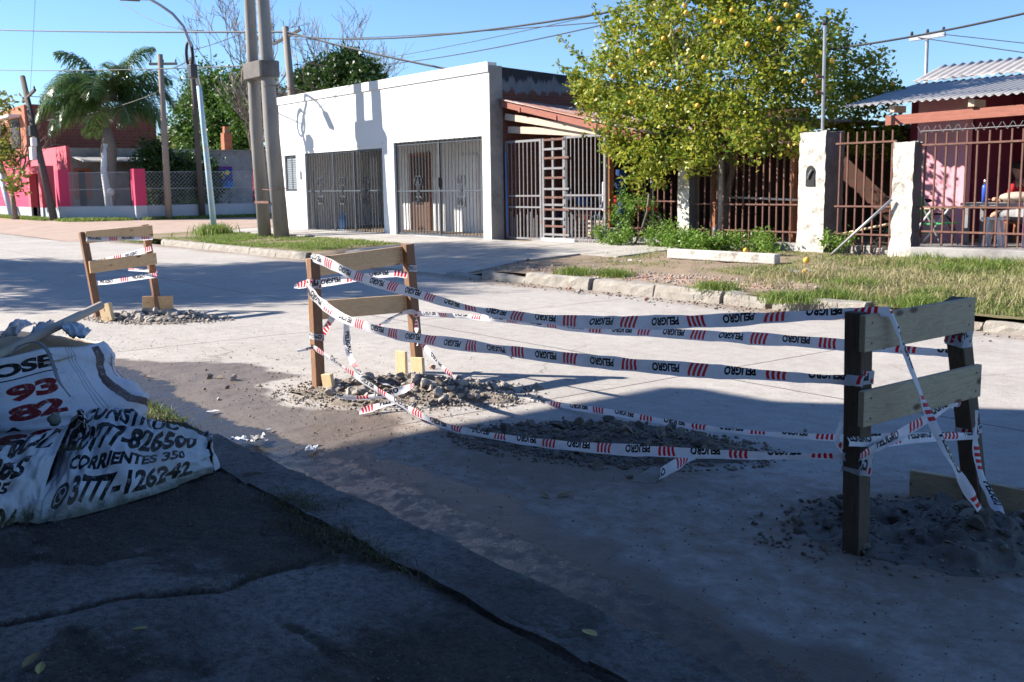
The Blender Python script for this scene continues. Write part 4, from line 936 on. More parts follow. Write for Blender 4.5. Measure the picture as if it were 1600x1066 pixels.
# ------------------------------------------------------------------ vegetation builders
def leaf_mesh(name, C, size, m_, parent=None, kind=None, asp=0.45, droop=0.0, jit=0.35, bent=True):
    C = np.asarray(C, float); n = len(C)
    d = rng.normal(size=(n, 3)); d[:, 2] = d[:, 2]*0.7-droop; d /= np.linalg.norm(d, axis=1)[:, None]
    a = rng.normal(size=(n, 3)); s_ = np.cross(d, a); s_ /= np.linalg.norm(s_, axis=1)[:, None]; nn = np.cross(d, s_)
    L = size*(1+rng.uniform(-jit, jit, n))[:, None]
    v0 = C; v1 = C+d*L*0.45+s_*L*asp*0.5+nn*L*0.08; v2 = C+d*L; v3 = C+d*L*0.45-s_*L*asp*0.5+nn*L*0.08
    V = np.stack([v0, v1, v2, v3], 1).reshape(-1, 3); idx = np.arange(n)*4
    Fq = np.stack([idx, idx+1, idx+2, idx+3], 1)
    return link_mesh(name, V, Fq, m_, parent, smooth=False, kind=kind)
def clump_pts(blobs, nclump, nleaf, spread, shell=0.55):
    out = []; vol = np.array([b[3]*b[4]*b[5] for b in blobs])**0.72; vol /= vol.sum()
    for b, p in zip(blobs, vol):
        k = max(1, int(nclump*p)); u = rng.normal(size=(k, 3)); u /= np.linalg.norm(u, axis=1)[:, None]
        r = (shell+(1-shell)*rng.uniform(0, 1, k)**0.7)*(1+0.17*rng.normal(size=k))
        c = np.array(b[:3])+u*r[:, None]*np.array(b[3:6])
        q = c[:, None, :]+rng.normal(size=(k, nleaf, 3))*spread*(0.6+0.8*rng.random(k))[:, None, None]
        out.append(q.reshape(-1, 3))
    return np.concatenate(out)
def blades(name, P, h, w_, m_, lean=0.5, parent=None, kind='stuff'):
    P = np.asarray(P, float); n = len(P); h = np.broadcast_to(h, (n,)); H_ = h*(0.5+rng.random(n)); a = rng.uniform(0, 2*math.pi, n); b = rng.uniform(0, 2*math.pi, n)
    L = lean*(0.3+rng.random(n)); s_ = np.stack([np.cos(a), np.sin(a), 0*a], 1)*(w_*0.5*(0.6+0.8*rng.random(n)))[:, None]; d = np.stack([np.cos(b), np.sin(b), 0*b], 1)
    up = np.array([0, 0, 1.0])
    p1 = P+up*(H_*0.55)[:, None]+d*(H_*L*0.3)[:, None]; p2 = P+up*(H_*(1-0.35*L))[:, None]+d*(H_*L)[:, None]
    V = np.stack([P-s_, P+s_, p1+s_*0.75, p1-s_*0.75, p2+s_*0.12, p2-s_*0.12], 1).reshape(-1, 3); i = np.arange(n)*6
    Fq = np.concatenate([np.stack([i, i+1, i+2, i+3], 1), np.stack([i+3, i+2, i+4, i+5], 1)])
    return link_mesh(name, V, Fq, m_, parent, kind=kind)
def branch(mb, p, d, L, r, depth, spread=0.5, up=0.15, rnd=None, minr=0.004, kids=(2, 3), tips=None, segs=4):
    rnd = rnd or random; pts = [Vector(p)]; dd = Vector(d).normalized(); rad = [r]
    for i in range(segs):
        dd = (dd+Vector((rnd.gauss(0, 0.13), rnd.gauss(0, 0.13), rnd.gauss(0, 0.10)+up*0.25))).normalized()
        pts.append(pts[-1]+dd*L/segs); rad.append(max(minr, r*(1-0.35*(i+1)/segs)))
    mb.tube(pts, rad, 6 if r > 0.05 else (4 if r > 0.015 else 3), cap=False)
    if depth <= 0:
        if tips is not None: tips.append(tuple(pts[-1]))
        return
    for k in range(rnd.randint(*kids)):
        j = rnd.randint(max(1, segs-2), segs) if k else segs
        nd = (dd+Vector((rnd.gauss(0, spread), rnd.gauss(0, spread), rnd.gauss(up, spread*0.7)))).normalized()
        branch(mb, pts[j], nd, L*rnd.uniform(0.6, 0.85), rad[j]*rnd.uniform(0.55, 0.8), depth-1, spread, up, rnd, minr, kids, tips, segs)
M['bark'] = mat('grey_bark', (0.20, 0.165, 0.135), (0.12, 0.10, 0.08), 8, 0.95, 0.6, 25, 0.02)
M['bark_pale'] = mat('pale_twigs', (0.30, 0.25, 0.21), (0.22, 0.18, 0.15), 8, 0.95, 0.2, 25, 0.01)
M['leaf_orange'] = leafmat('orange_tree_leaf', [(0.06, 0.14, 0.02), (0.19, 0.27, 0.03), (0.38, 0.38, 0.04), (0.14, 0.22, 0.025), (0.50, 0.44, 0.06), (0.26, 0.31, 0.035)], 0.38)
M['leaf_dark'] = leafmat('dark_leaf', [(0.025, 0.06, 0.015), (0.05, 0.10, 0.02), (0.035, 0.075, 0.018)], 0.25)
M['leaf_mid'] = leafmat('mid_leaf', [(0.05, 0.12, 0.02), (0.10, 0.19, 0.03), (0.07, 0.14, 0.025), (0.14, 0.20, 0.04)], 0.3)
M['leaf_yel'] = leafmat('yellowing_leaf', [(0.26, 0.28, 0.05), (0.12, 0.18, 0.035), (0.30, 0.26, 0.05), (0.10, 0.15, 0.03)], 0.35)
M['palm'] = leafmat('palm_leaf', [(0.05, 0.11, 0.022), (0.09, 0.17, 0.035), (0.07, 0.13, 0.04), (0.17, 0.23, 0.08)], 0.3, 0.3)
M['weed'] = leafmat('weed_leaf', [(0.12, 0.25, 0.03), (0.21, 0.34, 0.055), (0.08, 0.18, 0.022), (0.25, 0.32, 0.08)], 0.4)
M['grass'] = leafmat('grass_blade', [(0.11, 0.19, 0.035), (0.19, 0.26, 0.06), (0.30, 0.27, 0.12), (0.14, 0.22, 0.045), (0.38, 0.32, 0.18)], 0.35, 0.6)
M['grass_bright'] = leafmat('fresh_grass_blade', [(0.10, 0.19, 0.025), (0.17, 0.25, 0.045), (0.27, 0.28, 0.10)], 0.4, 0.6)
M['straw'] = leafmat('dry_grass_blade', [(0.46, 0.38, 0.23), (0.36, 0.30, 0.16), (0.26, 0.27, 0.10), (0.52, 0.44, 0.28)], 0.35, 0.7)
M['grass_dead'] = leafmat('withered_grass_blade', [(0.10, 0.10, 0.035), (0.17, 0.14, 0.07), (0.06, 0.085, 0.02), (0.22, 0.18, 0.10)], 0.3, 0.7)
M['grass_dark'] = leafmat('rank_grass_blade', [(0.05, 0.10, 0.016), (0.09, 0.15, 0.025), (0.16, 0.15, 0.06), (0.06, 0.11, 0.018)], 0.35, 0.6)

def blobpx(l):
    out = []
    for px_, py_, r_, yy in l:
        c = oy(px_, py_, yy); k = r_/F_PX*float(np.dot(c-_C, _f)); out.append((c[0], c[1], c[2], k, k, k))
    return out
# ------------------------------------------------------------------ orange tree
ot = thing('orange_tree', (-13.9, 15.9, 0.3), 'big orange tree hung with fruit, spilling over the bar fence', 'tree')
tr = MB(); tips = []
for a, (dx, dy) in enumerate(((-0.5, -0.2), (0.35, 0.1), (0.0, -0.45), (-0.25, 0.4))):
    branch(tr, (-13.9+dx*0.1, 15.9+dy*0.1, 1.3), (dx, dy, 1.1), 1.3, 0.075, 4, 0.45, 0.12, tips=tips)
tr.tube([(-13.9, 15.9, 0.2), (-13.93, 15.88, 0.8), (-13.9, 15.9, 1.35)], [0.14, 0.11, 0.1], 9)
tr.build('trunk', M['bark'], ot, smooth=True)
blobs = []
for px, py, r_, yy in ((1000, 62, 70, 15.5), (1085, 25, 85, 15.7), (1190, 10, 80, 15.8), (955, 125, 52, 15.2), (1040, 125, 85, 15.3), (1150, 105, 95, 15.6), (1245, 80, 70, 15.9), (985, 195, 55, 14.8), (1065, 205, 70, 15.0), (1165, 185, 62, 15.2), (1262, 150, 60, 16.1),
                       (1325, 165, 45, 18.2), (1300, 95, 52, 18.0), (1345, 120, 42, 18.2), (1372, 150, 30, 18.3), (935, 165, 36, 15.0), (905, 128, 22, 15.0), (1005, 250, 36, 14.5), (1018, 275, 20, 14.4), (960, 225, 26, 14.5), (1090, 240, 36, 14.7), (1235, 215, 32, 15.3), (1150, -50, 90, 15.8), (1060, -55, 75, 15.7), (1390, 145, 20, 18.3), (915, 130, 26, 15.2), (1180, 215, 30, 15.0), (1340, 205, 28, 18.0)):
    c = oy(px, py, yy); dep = float(np.dot(c-_C, _f)); k = r_/F_PX*dep
    blobs.append((c[0], c[1], c[2], k*0.98, k*0.95, k))
blobs2 = blobs+blobpx([(1395, 200, 24, 18.4), (1350, 228, 26, 18.0), (1400, 232, 20, 18.4), (1320, 215, 26, 17.8)])
lp = clump_pts(blobs2, 3200, 15, 0.078, 0.5)
lp = lp[lp[:, 2] > 1.25]
for a_, b_, ya in (((965, 90), (925, 5), 15.3), ((935, 115), (872, 57), 15.1), ((930, 150), (868, 98), 15.0), ((1290, 70), (1312, 22), 18), ((1320, 100), (1328, 35), 18), ((1350, 110), (1380, 80), 18.2), ((1375, 150), (1407, 125), 18.2), ((1000, 270), (1000, 300), 14.4), ((1080, 250), (1075, 285), 14.6), ((1040, 240), (1042, 275), 14.5), ((1270, 60), (1300, 15), 16.0), ((925, 190), (912, 215), 14.7)):
    A, B_ = oy(*a_, ya), oy(*b_, ya-0.1); n_ = int(np.linalg.norm(B_-A)*75); t_ = rng.random(n_)[:, None]
    lp = np.concatenate([lp, A+(B_-A)*t_+rng.normal(size=(n_, 3))*0.035]); tw = MB().tube([A, (A+B_)/2+np.array([0, 0, 0.02]), B_], [0.012, 0.009, 0.004], 4); tw.build('twig', M['bark'], ot)
leaf_mesh('crown', lp, 0.095, M['leaf_orange'], ot, kind='stuff', asp=0.55, droop=0.15)
M['orange'] = mat('orange_peel', (0.82, 0.38, 0.04), (0.80, 0.48, 0.08), 8, 0.45, 0.2, 80, 0.002)
fr0 = MB().ball((0, 0, 0), 0.047, 12, 9, (1, 1, 0.95))
fo = None
def surf_y(px, py, lift=0.05):
    best = 99
    d = _ray(px, py)
    for b in blobs:
        c = np.array(b[:3])-_C; s_ = np.array(b[3:6]); dd = d/s_; cc = c/s_
        A, Bq, Cq = dd@dd, -2*dd@cc, cc@cc-1.0; disc = Bq*Bq-4*A*Cq
        if disc > 0:
            tt = (-Bq-math.sqrt(disc))/(2*A); best = min(best, tt)
    return _C+d*(best-lift if best < 90 else 19.0)
for px, py in ((1144, 16), (1119, 33), (1129, 35), (1060, 47), (1037, 60), (999, 80), (1168, 69), (954, 101), (958, 120), (1048, 119), (1060, 139), (1229, 8), (1337, 152), (1395, 131), (1248, 25), (1070, 8), (1257, 127), (1072, 20), (1205, 30), (1100, 90), (1020, 100), (1300, 95), (1218, 45), (1090, 165), (985, 160)):
    p = surf_y(px, py, 0.06+0.1*random.random())
    if fo is None: fo = fr0.build('orange', M['orange'], ot, world=False, smooth=True)
    else: c = fo.copy(); COL.objects.link(c); fo_ = c
    (fo if fo.location.length == 0 else c).location = Vector([float(q) for q in p])-ot.location
# weeds along the fence foot
def scatter(n, x0, x1, y0, y1, zf, dens=None):
    x = rng.uniform(x0, x1, n); y = rng.uniform(y0, y1, n)
    if dens is not None: k = rng.random(n) < dens(x, y); x, y = x[k], y[k]
    return np.stack([x, y, zf(x, y)], 1)
wb_ = []
for k in range(150):
    x = rng.uniform(-16.1, -11.4); y = rng.uniform(14.35, 15.05); hh = 0.16+0.22*rng.random()*(1 if x > -14 else 1.3)
    if x > -13.7: y = rng.uniform(14.1, 15.05)
    wb_.append((x, y, vz(x, y)+hh*0.6, 0.16, 0.14, hh*0.6))
for k in range(14): wb_.append((rng.uniform(-16.0, -15.1), rng.uniform(14.6, 15.3), rng.uniform(0.7, 1.3), 0.12, 0.1, 0.2))
for k in range(8): wb_.append((rng.uniform(-11.0, -10.4), rng.uniform(14.8, 15.1), rng.uniform(0.35, 0.6), 0.1, 0.1, 0.14))
wb_ = [b_ for b_ in wb_ if vn(np.array(b_[0]), np.array(b_[1]), 97, 2, 1.6) > -0.02 or b_[2] > 0.7]
leaf_mesh('weed_leaves', clump_pts(wb_, 1150, 10, 0.05, 0.1), 0.055, M['weed'], kind='stuff', asp=0.6)
st_ = MB().tube([(-15.25, 14.75, 0.3), (-15.05, 14.75, 0.6), (-14.95, 14.8, 0.95), (-14.95, 14.85, 1.3)], 0.022, 6); tag(st_.build('bent_stick', M['bark'], smooth=True), 'dark bent stick curving up out of the weeds', 'stick')
# grasses
P_ = scatter(90000, -14.5, 1.0, 10.2, 15.0, verge_z, lambda x, y: np.clip((grassy(x, y)+vn(x, y, 77, 4, 4.0)*0.5-0.32)*1.6, 0, 1)*np.where(x > -9, 1, 0.75))
blades('short_grass', P_, 0.035+0.045*np.clip((P_[:, 0]+10)/4, 0, 1), 0.012, M['grass'], 0.8)
P_ = scatter(34000, -9.5, 1.0, 10.6, 15.0, verge_z, lambda x, y: np.clip(vn(x, y, 78, 3, 1.5)*1.6+0.35+0.25*np.clip((x+9)/3, 0, 1), 0, 1))
blades('dry_grass', P_, 0.13, 0.010, M['straw'], 1.0)
P_ = scatter(9000, -9.2, -3, 13.6, 15.0, verge_z, lambda x, y: np.clip(vn(x, y, 79, 3, 2)*2+0.5, 0, 1))
cs = [tuple(gz(px_, py_, 0.25)[:2]) for px_, py_ in ((1440, 465), (1455, 455), (1340, 440), (1230, 455), (1120, 440), (1300, 452), (1480, 425), (1570, 405), (900, 418), (960, 421), (1530, 395))]
Q = np.concatenate([np.stack([rng.normal(cx, 0.16, 700), rng.normal(cy, 0.12, 700)], 1) for cx, cy in cs]); Q = np.concatenate([np.column_stack([Q, verge_z(Q[:, 0], Q[:, 1])]), P_])
blades('green_tussocks', Q, 0.12, 0.010, M['grass_bright'], 0.8)
P_ = scatter(26000, -29.8, -20.8, 10.2, 12.7, verge_z, lambda x, y: np.clip(0.25+vn(x, y, 80, 4, 0.9)*1.8+0.5*np.exp(-((y-12.2)/0.3)**2), 0, 1))
blades('corner_grass', P_, 0.055, 0.014, M['grass_bright'], 0.8)
Q = np.stack([rng.normal(-30.2, 0.3, 500), rng.normal(11.9, 0.25, 500)], 1); blades('lamp_tussock', np.column_stack([Q, verge_z(Q[:, 0], Q[:, 1])]), 0.3, 0.03, M['grass_bright'], 0.7)
# near side: rank grass on the bank behind the sack, and a tuft in the pavement
def nzz(x, y): return near_z(x.reshape(-1, 1), y.reshape(-1, 1)).ravel()
P_ = scatter(26000, -10.5, -5.4, 1.45, 2.42, lambda x, y: np.where(y < 2.24, nzz(x, np.minimum(y, 2.2)), 0.0), lambda x, y: np.clip((2.36+vn(x, y*0, 82, 3, 2)*0.12-y)*5, 0, 1)*np.clip(0.8+vn(x, y, 83, 3, 2)*1.3-1.0*np.clip((x+6.9)/1.2, 0, 1), 0, 1))
blades('bank_grass', P_, 0.12-0.08*np.clip((P_[:, 0]+7.9)/1.2, 0, 1), 0.006, M['grass_dark'], 0.9)
cx, cy, _ = gz(470, 790, 0.1)
Q = np.concatenate([np.stack([rng.normal(cx, 0.13, 600), rng.normal(cy, 0.05, 600)], 1), np.stack([rng.normal(cx+0.4, 0.18, 500), rng.normal(cy-0.12, 0.05, 500)], 1), np.stack([rng.normal(cx+0.75, 0.2, 350), rng.normal(cy-0.06, 0.03, 350)], 1)])
blades('pavement_tuft', np.column_stack([Q, nzz(Q[:, 0], Q[:, 1])]), 0.04, 0.004, M['grass_dead'], 1.5)
q = [tuple(gz(*p, 0.1)[:2]) for p in [(300, 925), (360, 915), (430, 888), (540, 858)]]
Q = np.array([(q[i][0]+(q[i+1][0]-q[i][0])*t+rng.normal(0, 0.03), q[i][1]+(q[i+1][1]-q[i][1])*t+rng.normal(0, 0.02)) for i in range(3) for t in rng.random(70)])
blades('crack_grass', np.column_stack([Q, nzz(Q[:, 0], Q[:, 1])]), 0.02, 0.003, M['grass_dead'], 1.2)

# ------------------------------------------------------------------ twin concrete poles, lamp post, other poles, wires
M['pole'] = mat('spun_concrete', (0.31, 0.29, 0.265), (0.21, 0.20, 0.185), 1.6, 0.85, 0.3, 30, 0.01, dirt=(0.17, 0.16, 0.15), dsc=1.5, dlo=0.5, dhi=0.75, stretch=(2, 2, 0.5))
M['pole_block'] = mat('dark_concrete', (0.16, 0.15, 0.14), (0.11, 0.10, 0.095), 4, 0.9, 0.5, 25, 0.01)
M['wood_pole'] = mat('weathered_pole', (0.30, 0.255, 0.21), (0.22, 0.185, 0.15), 4, 0.9, 0.5, 20, 0.01, stretch=(4, 4, 0.4))
M['wood_pole_dark'] = mat('dark_pole', (0.13, 0.11, 0.095), (0.09, 0.075, 0.065), 4, 0.9, 0.5, 20, 0.01, stretch=(4, 4, 0.4))
M['cable'] = mat('black_cable', (0.03, 0.032, 0.036), None, 4, 0.6, 0)
tp = thing('twin_utility_pole', (-26.8, 12.2, 0.17), 'pair of grey concrete poles joined by a dark concrete block before the white building', 'utility pole')
def lathe_pole(pts, rad, n=20): b = MB().tube(pts, rad, n); return b
pL = [oy(414.5, 374, 12.2), oy(400, 200, 12.2), oy(390, 0, 12.2)]; pL.append(pL[2]+(pL[2]-pL[1])*0.9); pL[0][2] = 0.05
pR = [oy(441, 377, 12.2), oy(424, 200, 12.2), oy(410.5, 0, 12.2)]; pR.append(pR[2]+(pR[2]-pR[1])*0.9); pR[0][2] = 0.05
lathe_pole(pL, [0.185, 0.165, 0.15, 0.13]).build('pole', M['pole'], tp, smooth=True)
lathe_pole(pR, [0.21, 0.20, 0.165, 0.14]).build('pole', M['pole'], tp, smooth=True)
xa, xb = -27.42, -26.48; half = 0.30; poly = []
poly += [(xb+half*0.62*math.cos(a), 12.2+half*math.sin(a)) for a in np.linspace(-1.3, 1.3, 9)]
poly += [(xa+half*0.62*math.cos(a), 12.2+half*math.sin(a)) for a in np.linspace(math.pi-1.3, math.pi+1.3, 9)]
MB().prism(poly, 4.43, 4.86).build('block', M['pole_block'], tp, bevel=0.02)
b = MB().tube([(-27.5, 12.2, 1.5), (-26.15, 12.0, 1.47)], 0.012, 5); b.box(-27.2, -26.3, 11.93, 11.97, 1.12, 1.18); b.build('bracket', M['rust'], tp)
for z in (1.5, 4.2):
    b = MB(); b.add(*[[(v[0], v[2]-0+0, v[1]) for v in torus((-26.16 if z < 2 else -26.4, z, 12.2), 0.21 if z < 2 else 0.19, 0.008, 'y')[0]], torus((0, 0, 0), 0.2, 0.01, 'y')[1]]); b.build('strap', M['rust'], tp)
lpst = thing('lamp_post', (-30.35, 12.0, 0.2), 'pale blue lamp post with a dark curved arm, cable coil and box near its top', 'lamp post')
A = [oy(335, 357, 12.0), oy(325, 265, 12.0), oy(318, 200, 12.0), oy(311, 135, 12.0)]; A[0][2] = 0.15
B_ = [A[-1], oy(303, 98, 12.0), oy(298, 70, 11.9), oy(287, 42, 11.72), oy(270, 22, 11.5), oy(250, 8, 11.2)]
hd = np.array([-31.35, 10.55, 6.98]); B_ += [(B_[-1]+hd)/2+np.array([0, 0, 0.08]), hd]
M['lamp_blue'] = mat('pale_blue_paint', (0.42, 0.58, 0.66), (0.34, 0.5, 0.58), 4, 0.6, 0.2, dirt=(0.5, 0.48, 0.44), dsc=3)
MB().tube(A, [0.09, 0.085, 0.078, 0.075], 12).build('pole', M['lamp_blue'], lpst, smooth=True)
MB().tube(B_, [0.06, 0.055, 0.05, 0.045, 0.042, 0.04, 0.04, 0.04], 9).build('arm', M['galv'], lpst, smooth=True)
dr = np.array([-0.35, -0.93, 0.02]); dr /= np.linalg.norm(dr)
MB().bar(hd, hd+dr*0.55, 0.26, 0.12).build('lamp_head', M['steel_grey'], lpst, bevel=0.02)
cc = oy(295, 85, 11.9); b = MB()
for k in range(3):
    pts = [(cc[0]+0.25*math.cos(a), cc[1]+0.02*k, cc[2]+(0.36+0.02*k)*math.sin(a)) for a in np.linspace(0, 2*math.pi, 20)]; b.tube(pts, 0.028, 5, cap=False)
b.build('cable_coil', M['cable'], lpst)
bx = oy(302, 112, 11.85); MB().box(bx[0]-0.15, bx[0]+0.15, 11.72, 11.93, bx[2]-0.19, bx[2]+0.2).build('box', M['dark_metal'], lpst, bevel=0.02)
def wpole(label, a, bq, r0, r1, m_, cross=None, extra=None, name='wooden_pole'):
    t = thing(name, a, label, 'utility pole'); MB().tube([a, (np.array(a)+np.array(bq))/2, bq], [r0, (r0+r1)/2, r1], 12).build('pole', m_, t, smooth=True)
    if cross is not None:
        c, dv, L = cross; c = np.array(c); dv = np.array(dv, float); dv /= np.linalg.norm(dv)
        MB().bar(c-dv*L/2, c+dv*L/2, 0.12, 0.12).build('crossarm', m_, t)
        for k in (-0.45, 0.0, 0.45):
            p = c+dv*L*k; b = MB().tube([p+np.array([0, 0, 0.05]), p+np.array([0, 0, 0.14]), p+np.array([0, 0, 0.22])], [0.02, 0.05, 0.035], 8); b.build('insulator', M['dark_metal'], t)
    return t
def a_(v, z=None): v = np.array(v, float); v[2] = v[2] if z is None else z; return tuple(v)
wpole('weathered grey wooden pole in front of the far fence, right of the palm', a_(ox(264, 340, -53.2), 0.05), a_(ox(250, 85, -53.2)), 0.18, 0.13, M['wood_pole'], (a_(ox(255, 100, -53.2)), (0.6, 0.8, 0), 1.4))
wpole('dark wooden pole standing just left of the blue lamp post', a_(ox(316, 329, -53.7), 0.05), a_(ox(299, 90, -53.7)), 0.17, 0.12, M['wood_pole_dark'])
lpz = wpole('leaning dark pole with meter boxes in front of the pink gateway', a_(oy(85, 345, 14.0), 0.05), a_(oy(35, 120, 14.0)), 0.2, 0.14, M['wood_pole_dark'], (a_(oy(45, 150, 14.0)), (1, 0.1, 0.25), 2.0))
for px_, py_, s_ in ((52, 205, 0.22), (55, 222, 0.18), (54, 240, 0.28)):
    c = oy(px_, py_, 13.8); MB().box(c[0]-s_, c[0]+s_, 13.6, 13.85, c[2]-s_*1.2, c[2]+s_*1.2).build('meter_box', M['white_plastic'] if py_ > 215 else M['dark_metal'], lpz, bevel=0.03)
wpole('bare grey wooden pole with a slanted crossarm behind the white building', a_(oy(466, 175, 24), 0), a_(oy(446, 42, 24)), 0.24, 0.16, M['wood_pole'], (a_(oy(448, 58, 24)), (0.7, 0.5, 0.35), 1.7))
wpole('distant thin pole with a flat crossarm above the pink house roof', (-18.3, 30, 0), (-18.34, 30, 5.75), 0.06, 0.05, M['galv'], ((-18.34, 30, 5.80), (1, 0.1, 0.03), 1.1))
b = MB().tube([a_(oy(20, 343, 14.0), 0.03), a_(oy(8, 300, 14.0)), a_(oy(-4, 250, 14.0))], 0.16, 9); tag(b.build('blue_white_post', M['lamp_blue'], smooth=True), 'pale painted post leaning at the far left by the pink wall', 'post')
def cable(p, q, sag, r_, label, n=18):
    p, q = np.array(p), np.array(q); pts = [p+(q-p)*t+np.array([0, 0, -4*sag*t*(1-t)]) for t in np.linspace(0, 1, n)]
    return tag(MB().tube(pts, r_, 5).build('cable', M['cable']), label, 'cable', 'overhead cables')
cable(oy(-30, 46, 24), oy(447, 50, 24), 0.1, 0.055, 'thick black cable crossing the sky at left to the bare grey pole')
cable(oy(450, 50, 24), oy(960, 150, 27), 0.25, 0.045, 'black cable dropping from the bare grey pole behind the white building')
cable(oy(450, 55, 24), oy(1060, 0, 17), 0.45, 0.03, 'twisted black cable rising from the bare grey pole to the top of the orange tree')
cable(oy(455, 62, 24), oy(1000, 30, 18), 0.1, 0.014, 'thin cable just under the twisted cable')
cable(oy(560, 104, 30), oy(960, 35, 19), 0.2, 0.018, 'lowest of the three thin cables above the white building')
cable(oy(560, 97, 30), oy(960, 17, 19), 0.1, 0.012, 'middle thin cable above the white building')
cable(oy(-20, 109, 15), oy(388, 103, 15), 0.1, 0.022, 'thin cable crossing in front of the palm crown')
cable(oy(302, 90, 12), oy(255, 108, 18), 0.1, 0.02, 'short cable from the lamp post coil to the weathered pole')
cable(oy(302, 78, 12), oy(400, 42, 12.4), 0.05, 0.012, 'short thin cable from the lamp post to the twin poles')
cable(oy(1290, 78, 16), oy(1640, 12, 15), 0.05, 0.018, 'cable crossing the sky above the pink house')
cable((-18.8, 30, 5.85), oy(1640, 88, 28), 0.0, 0.014, 'faint cable running right from the distant crossarm')
cable((-18.0, 30, 5.85), oy(1640, 72, 30), 0.0, 0.012, 'faintest cable, upper of the two right of the distant crossarm')
cable(oy(40, 150, 14.0), oy(262, 112, 20), 0.5, 0.02, 'upper service cable between the leaning pole and the palm')
cable(oy(45, 190, 14.0), oy(245, 145, 18), 0.3, 0.02, 'lower service cable between the leaning pole and the palm')
cable(oy(55, 0, 20), oy(47, 150, 20), 0.0, 0.012, 'very thin wire dropping beside the leaning pole')
cable(oy(180, -5, 12), oy(318, 48, 12), 0.3, 0.010, 'thin slack wire under the lamp arm')

# ------------------------------------------------------------------ the pink corner house across the side street
FX = -54.0
fc = thing('chain_fence', (FX, 20, 0), 'low grey wall with pink pillars and chain link around the corner garden', 'fence')
cA, cB = (-56.9, 14.5), (FX, 17.4)
def seg_box(parent, name, p, q, t_, z0, z1, m_):
    p, q = np.array(p), np.array(q); d = (q-p)/np.linalg.norm(q-p); n = np.array([-d[1], d[0]])*t_/2
    poly = [tuple(p+n), tuple(p-n), tuple(q-n), tuple(q+n)]; poly = poly if ((q-p)[0]*n[1]-(q-p)[1]*n[0]) < 0 else poly[::-1]
    return MB().prism(poly, z0, z1).build(name, m_, parent)
seg_box(fc, 'base_wall', (-82, 14.5), (-62.5, 14.5), 0.2, 0, 0.68, M['grey_base'])
seg_box(fc, 'base_wall', (-60.5, 14.5), cA, 0.2, 0, 0.68, M['grey_base'])
seg_box(fc, 'base_wall', cA, cB, 0.2, 0, 0.74, M['grey_base'])
seg_box(fc, 'base_wall', cB, (FX, 33), 0.2, 0, 0.74, M['grey_base'])
def post(x, y, s_, z1, m_): MB().box(x-s_, x+s_, y-s_, y+s_, 0.763, z1).build('pillar', m_, fc)
for x, y, s_ in ((-56.9, 14.6, 0.26), (FX, 17.5, 0.28), (FX, 24.0, 0.26)):
    post(x, y, s_, 2.6, M['pink_dark']); MB().box(x-s_-0.01, x+s_+0.01, y-s_-0.01, y+s_+0.01, 0, 0.76).build('pillar_base', M['grey_base'], fc)
def chain(p, q, z0, z1, st=0.16):
    b = MB(); p, q = np.array([*p, 0.]), np.array([*q, 0.]); L = np.linalg.norm(q-p); d = (q-p)/L; H_ = z1-z0
    k = int((L+H_)/st)
    for i in range(k):
        for sg in (1, -1):
            s0 = i*st-(H_ if sg > 0 else 0); s1 = s0+sg*H_ if sg > 0 else s0-H_
            a0, b0 = s0, s1; za, zb = z0, z1
            def clip(a0, za, b0, zb):
                if a0 > b0: a0, za, b0, zb = b0, zb, a0, za
                if b0 <= 0 or a0 >= L: return None
                if a0 < 0: za += (zb-za)*(0-a0)/(b0-a0); a0 = 0
                if b0 > L: zb = za+(zb-za)*(L-a0)/(b0-a0); b0 = L
                return a0, za, b0, zb
            c_ = clip(a0, za, b0, zb)
            if c_:
                A, B2 = p+d*c_[0], p+d*c_[2]; b.bar((A[0], A[1], c_[1]), (B2[0], B2[1], c_[3]), 0.010, 0.010)
    for z in (z0, (z0+z1)/2, z1): b.bar((p[0], p[1], z), (q[0], q[1], z), 0.02, 0.02)
    b.build('chain_link', M['galv'], fc, kind='stuff')
chain((-56.6, 14.8), (FX-0.25, 17.15), 0.76, 2.45); chain((FX, 17.85), (FX, 23.7), 0.76, 2.45, 0.2)
gp = thing('pink_gateway', (-61.5, 14.5, 0), 'bright pink square gateway left of the leaning pole', 'gateway')
for x0, x1 in ((-63.0, -62.5), (-60.5, -60.0)):
    MB().box(x0, x1, 14.3, 15.0, 0, 0.68).build('base', M['grey_base'], gp); MB().box(x0, x1, 14.3, 15.0, 0.683, 2.5).build('jamb', M['pink'], gp)
MB().box(-63.0, -60.0, 14.3, 15.0, 2.503, 2.9).build('lintel', M['pink'], gp)
b = MB()
for k in range(10): b.box(-62.4+k*0.19, -62.37+k*0.19, 14.65, 14.68, 0.1, 2.45)
b.build('bars', M['dark_metal'], gp)
hL = thing('corner_house', (-64, 19, 0), 'pink single-storey house with a grey side wall behind the palm', 'house')
MB().box(-67.9, -60, 15.7, 15.9, 0, 3.95).build('front_wall', M['pink'], hL)
MB().box(-60.2, -60.0, 15.903, 23.3, 0, 3.85).build('side_wall', M['grey_plaster'], hL)
MB().box(-67.9, -60.2, 15.903, 23.3, 3.4, 3.5).build('roof', M['zinc'], hL)
wv = MB().box(-64.6, -63.6, 15.6, 15.69, 1.1, 2.5).build('window', M['white_plastic'], hL); MB().box(-64.5, -63.7, 15.56, 15.598, 1.2, 2.4).build('pane', M['black'], wv)
MB().box(-62.2, -61.0, 15.6, 15.69, 0.3, 1.6).build('cream_panel', M['white_in'], hL)
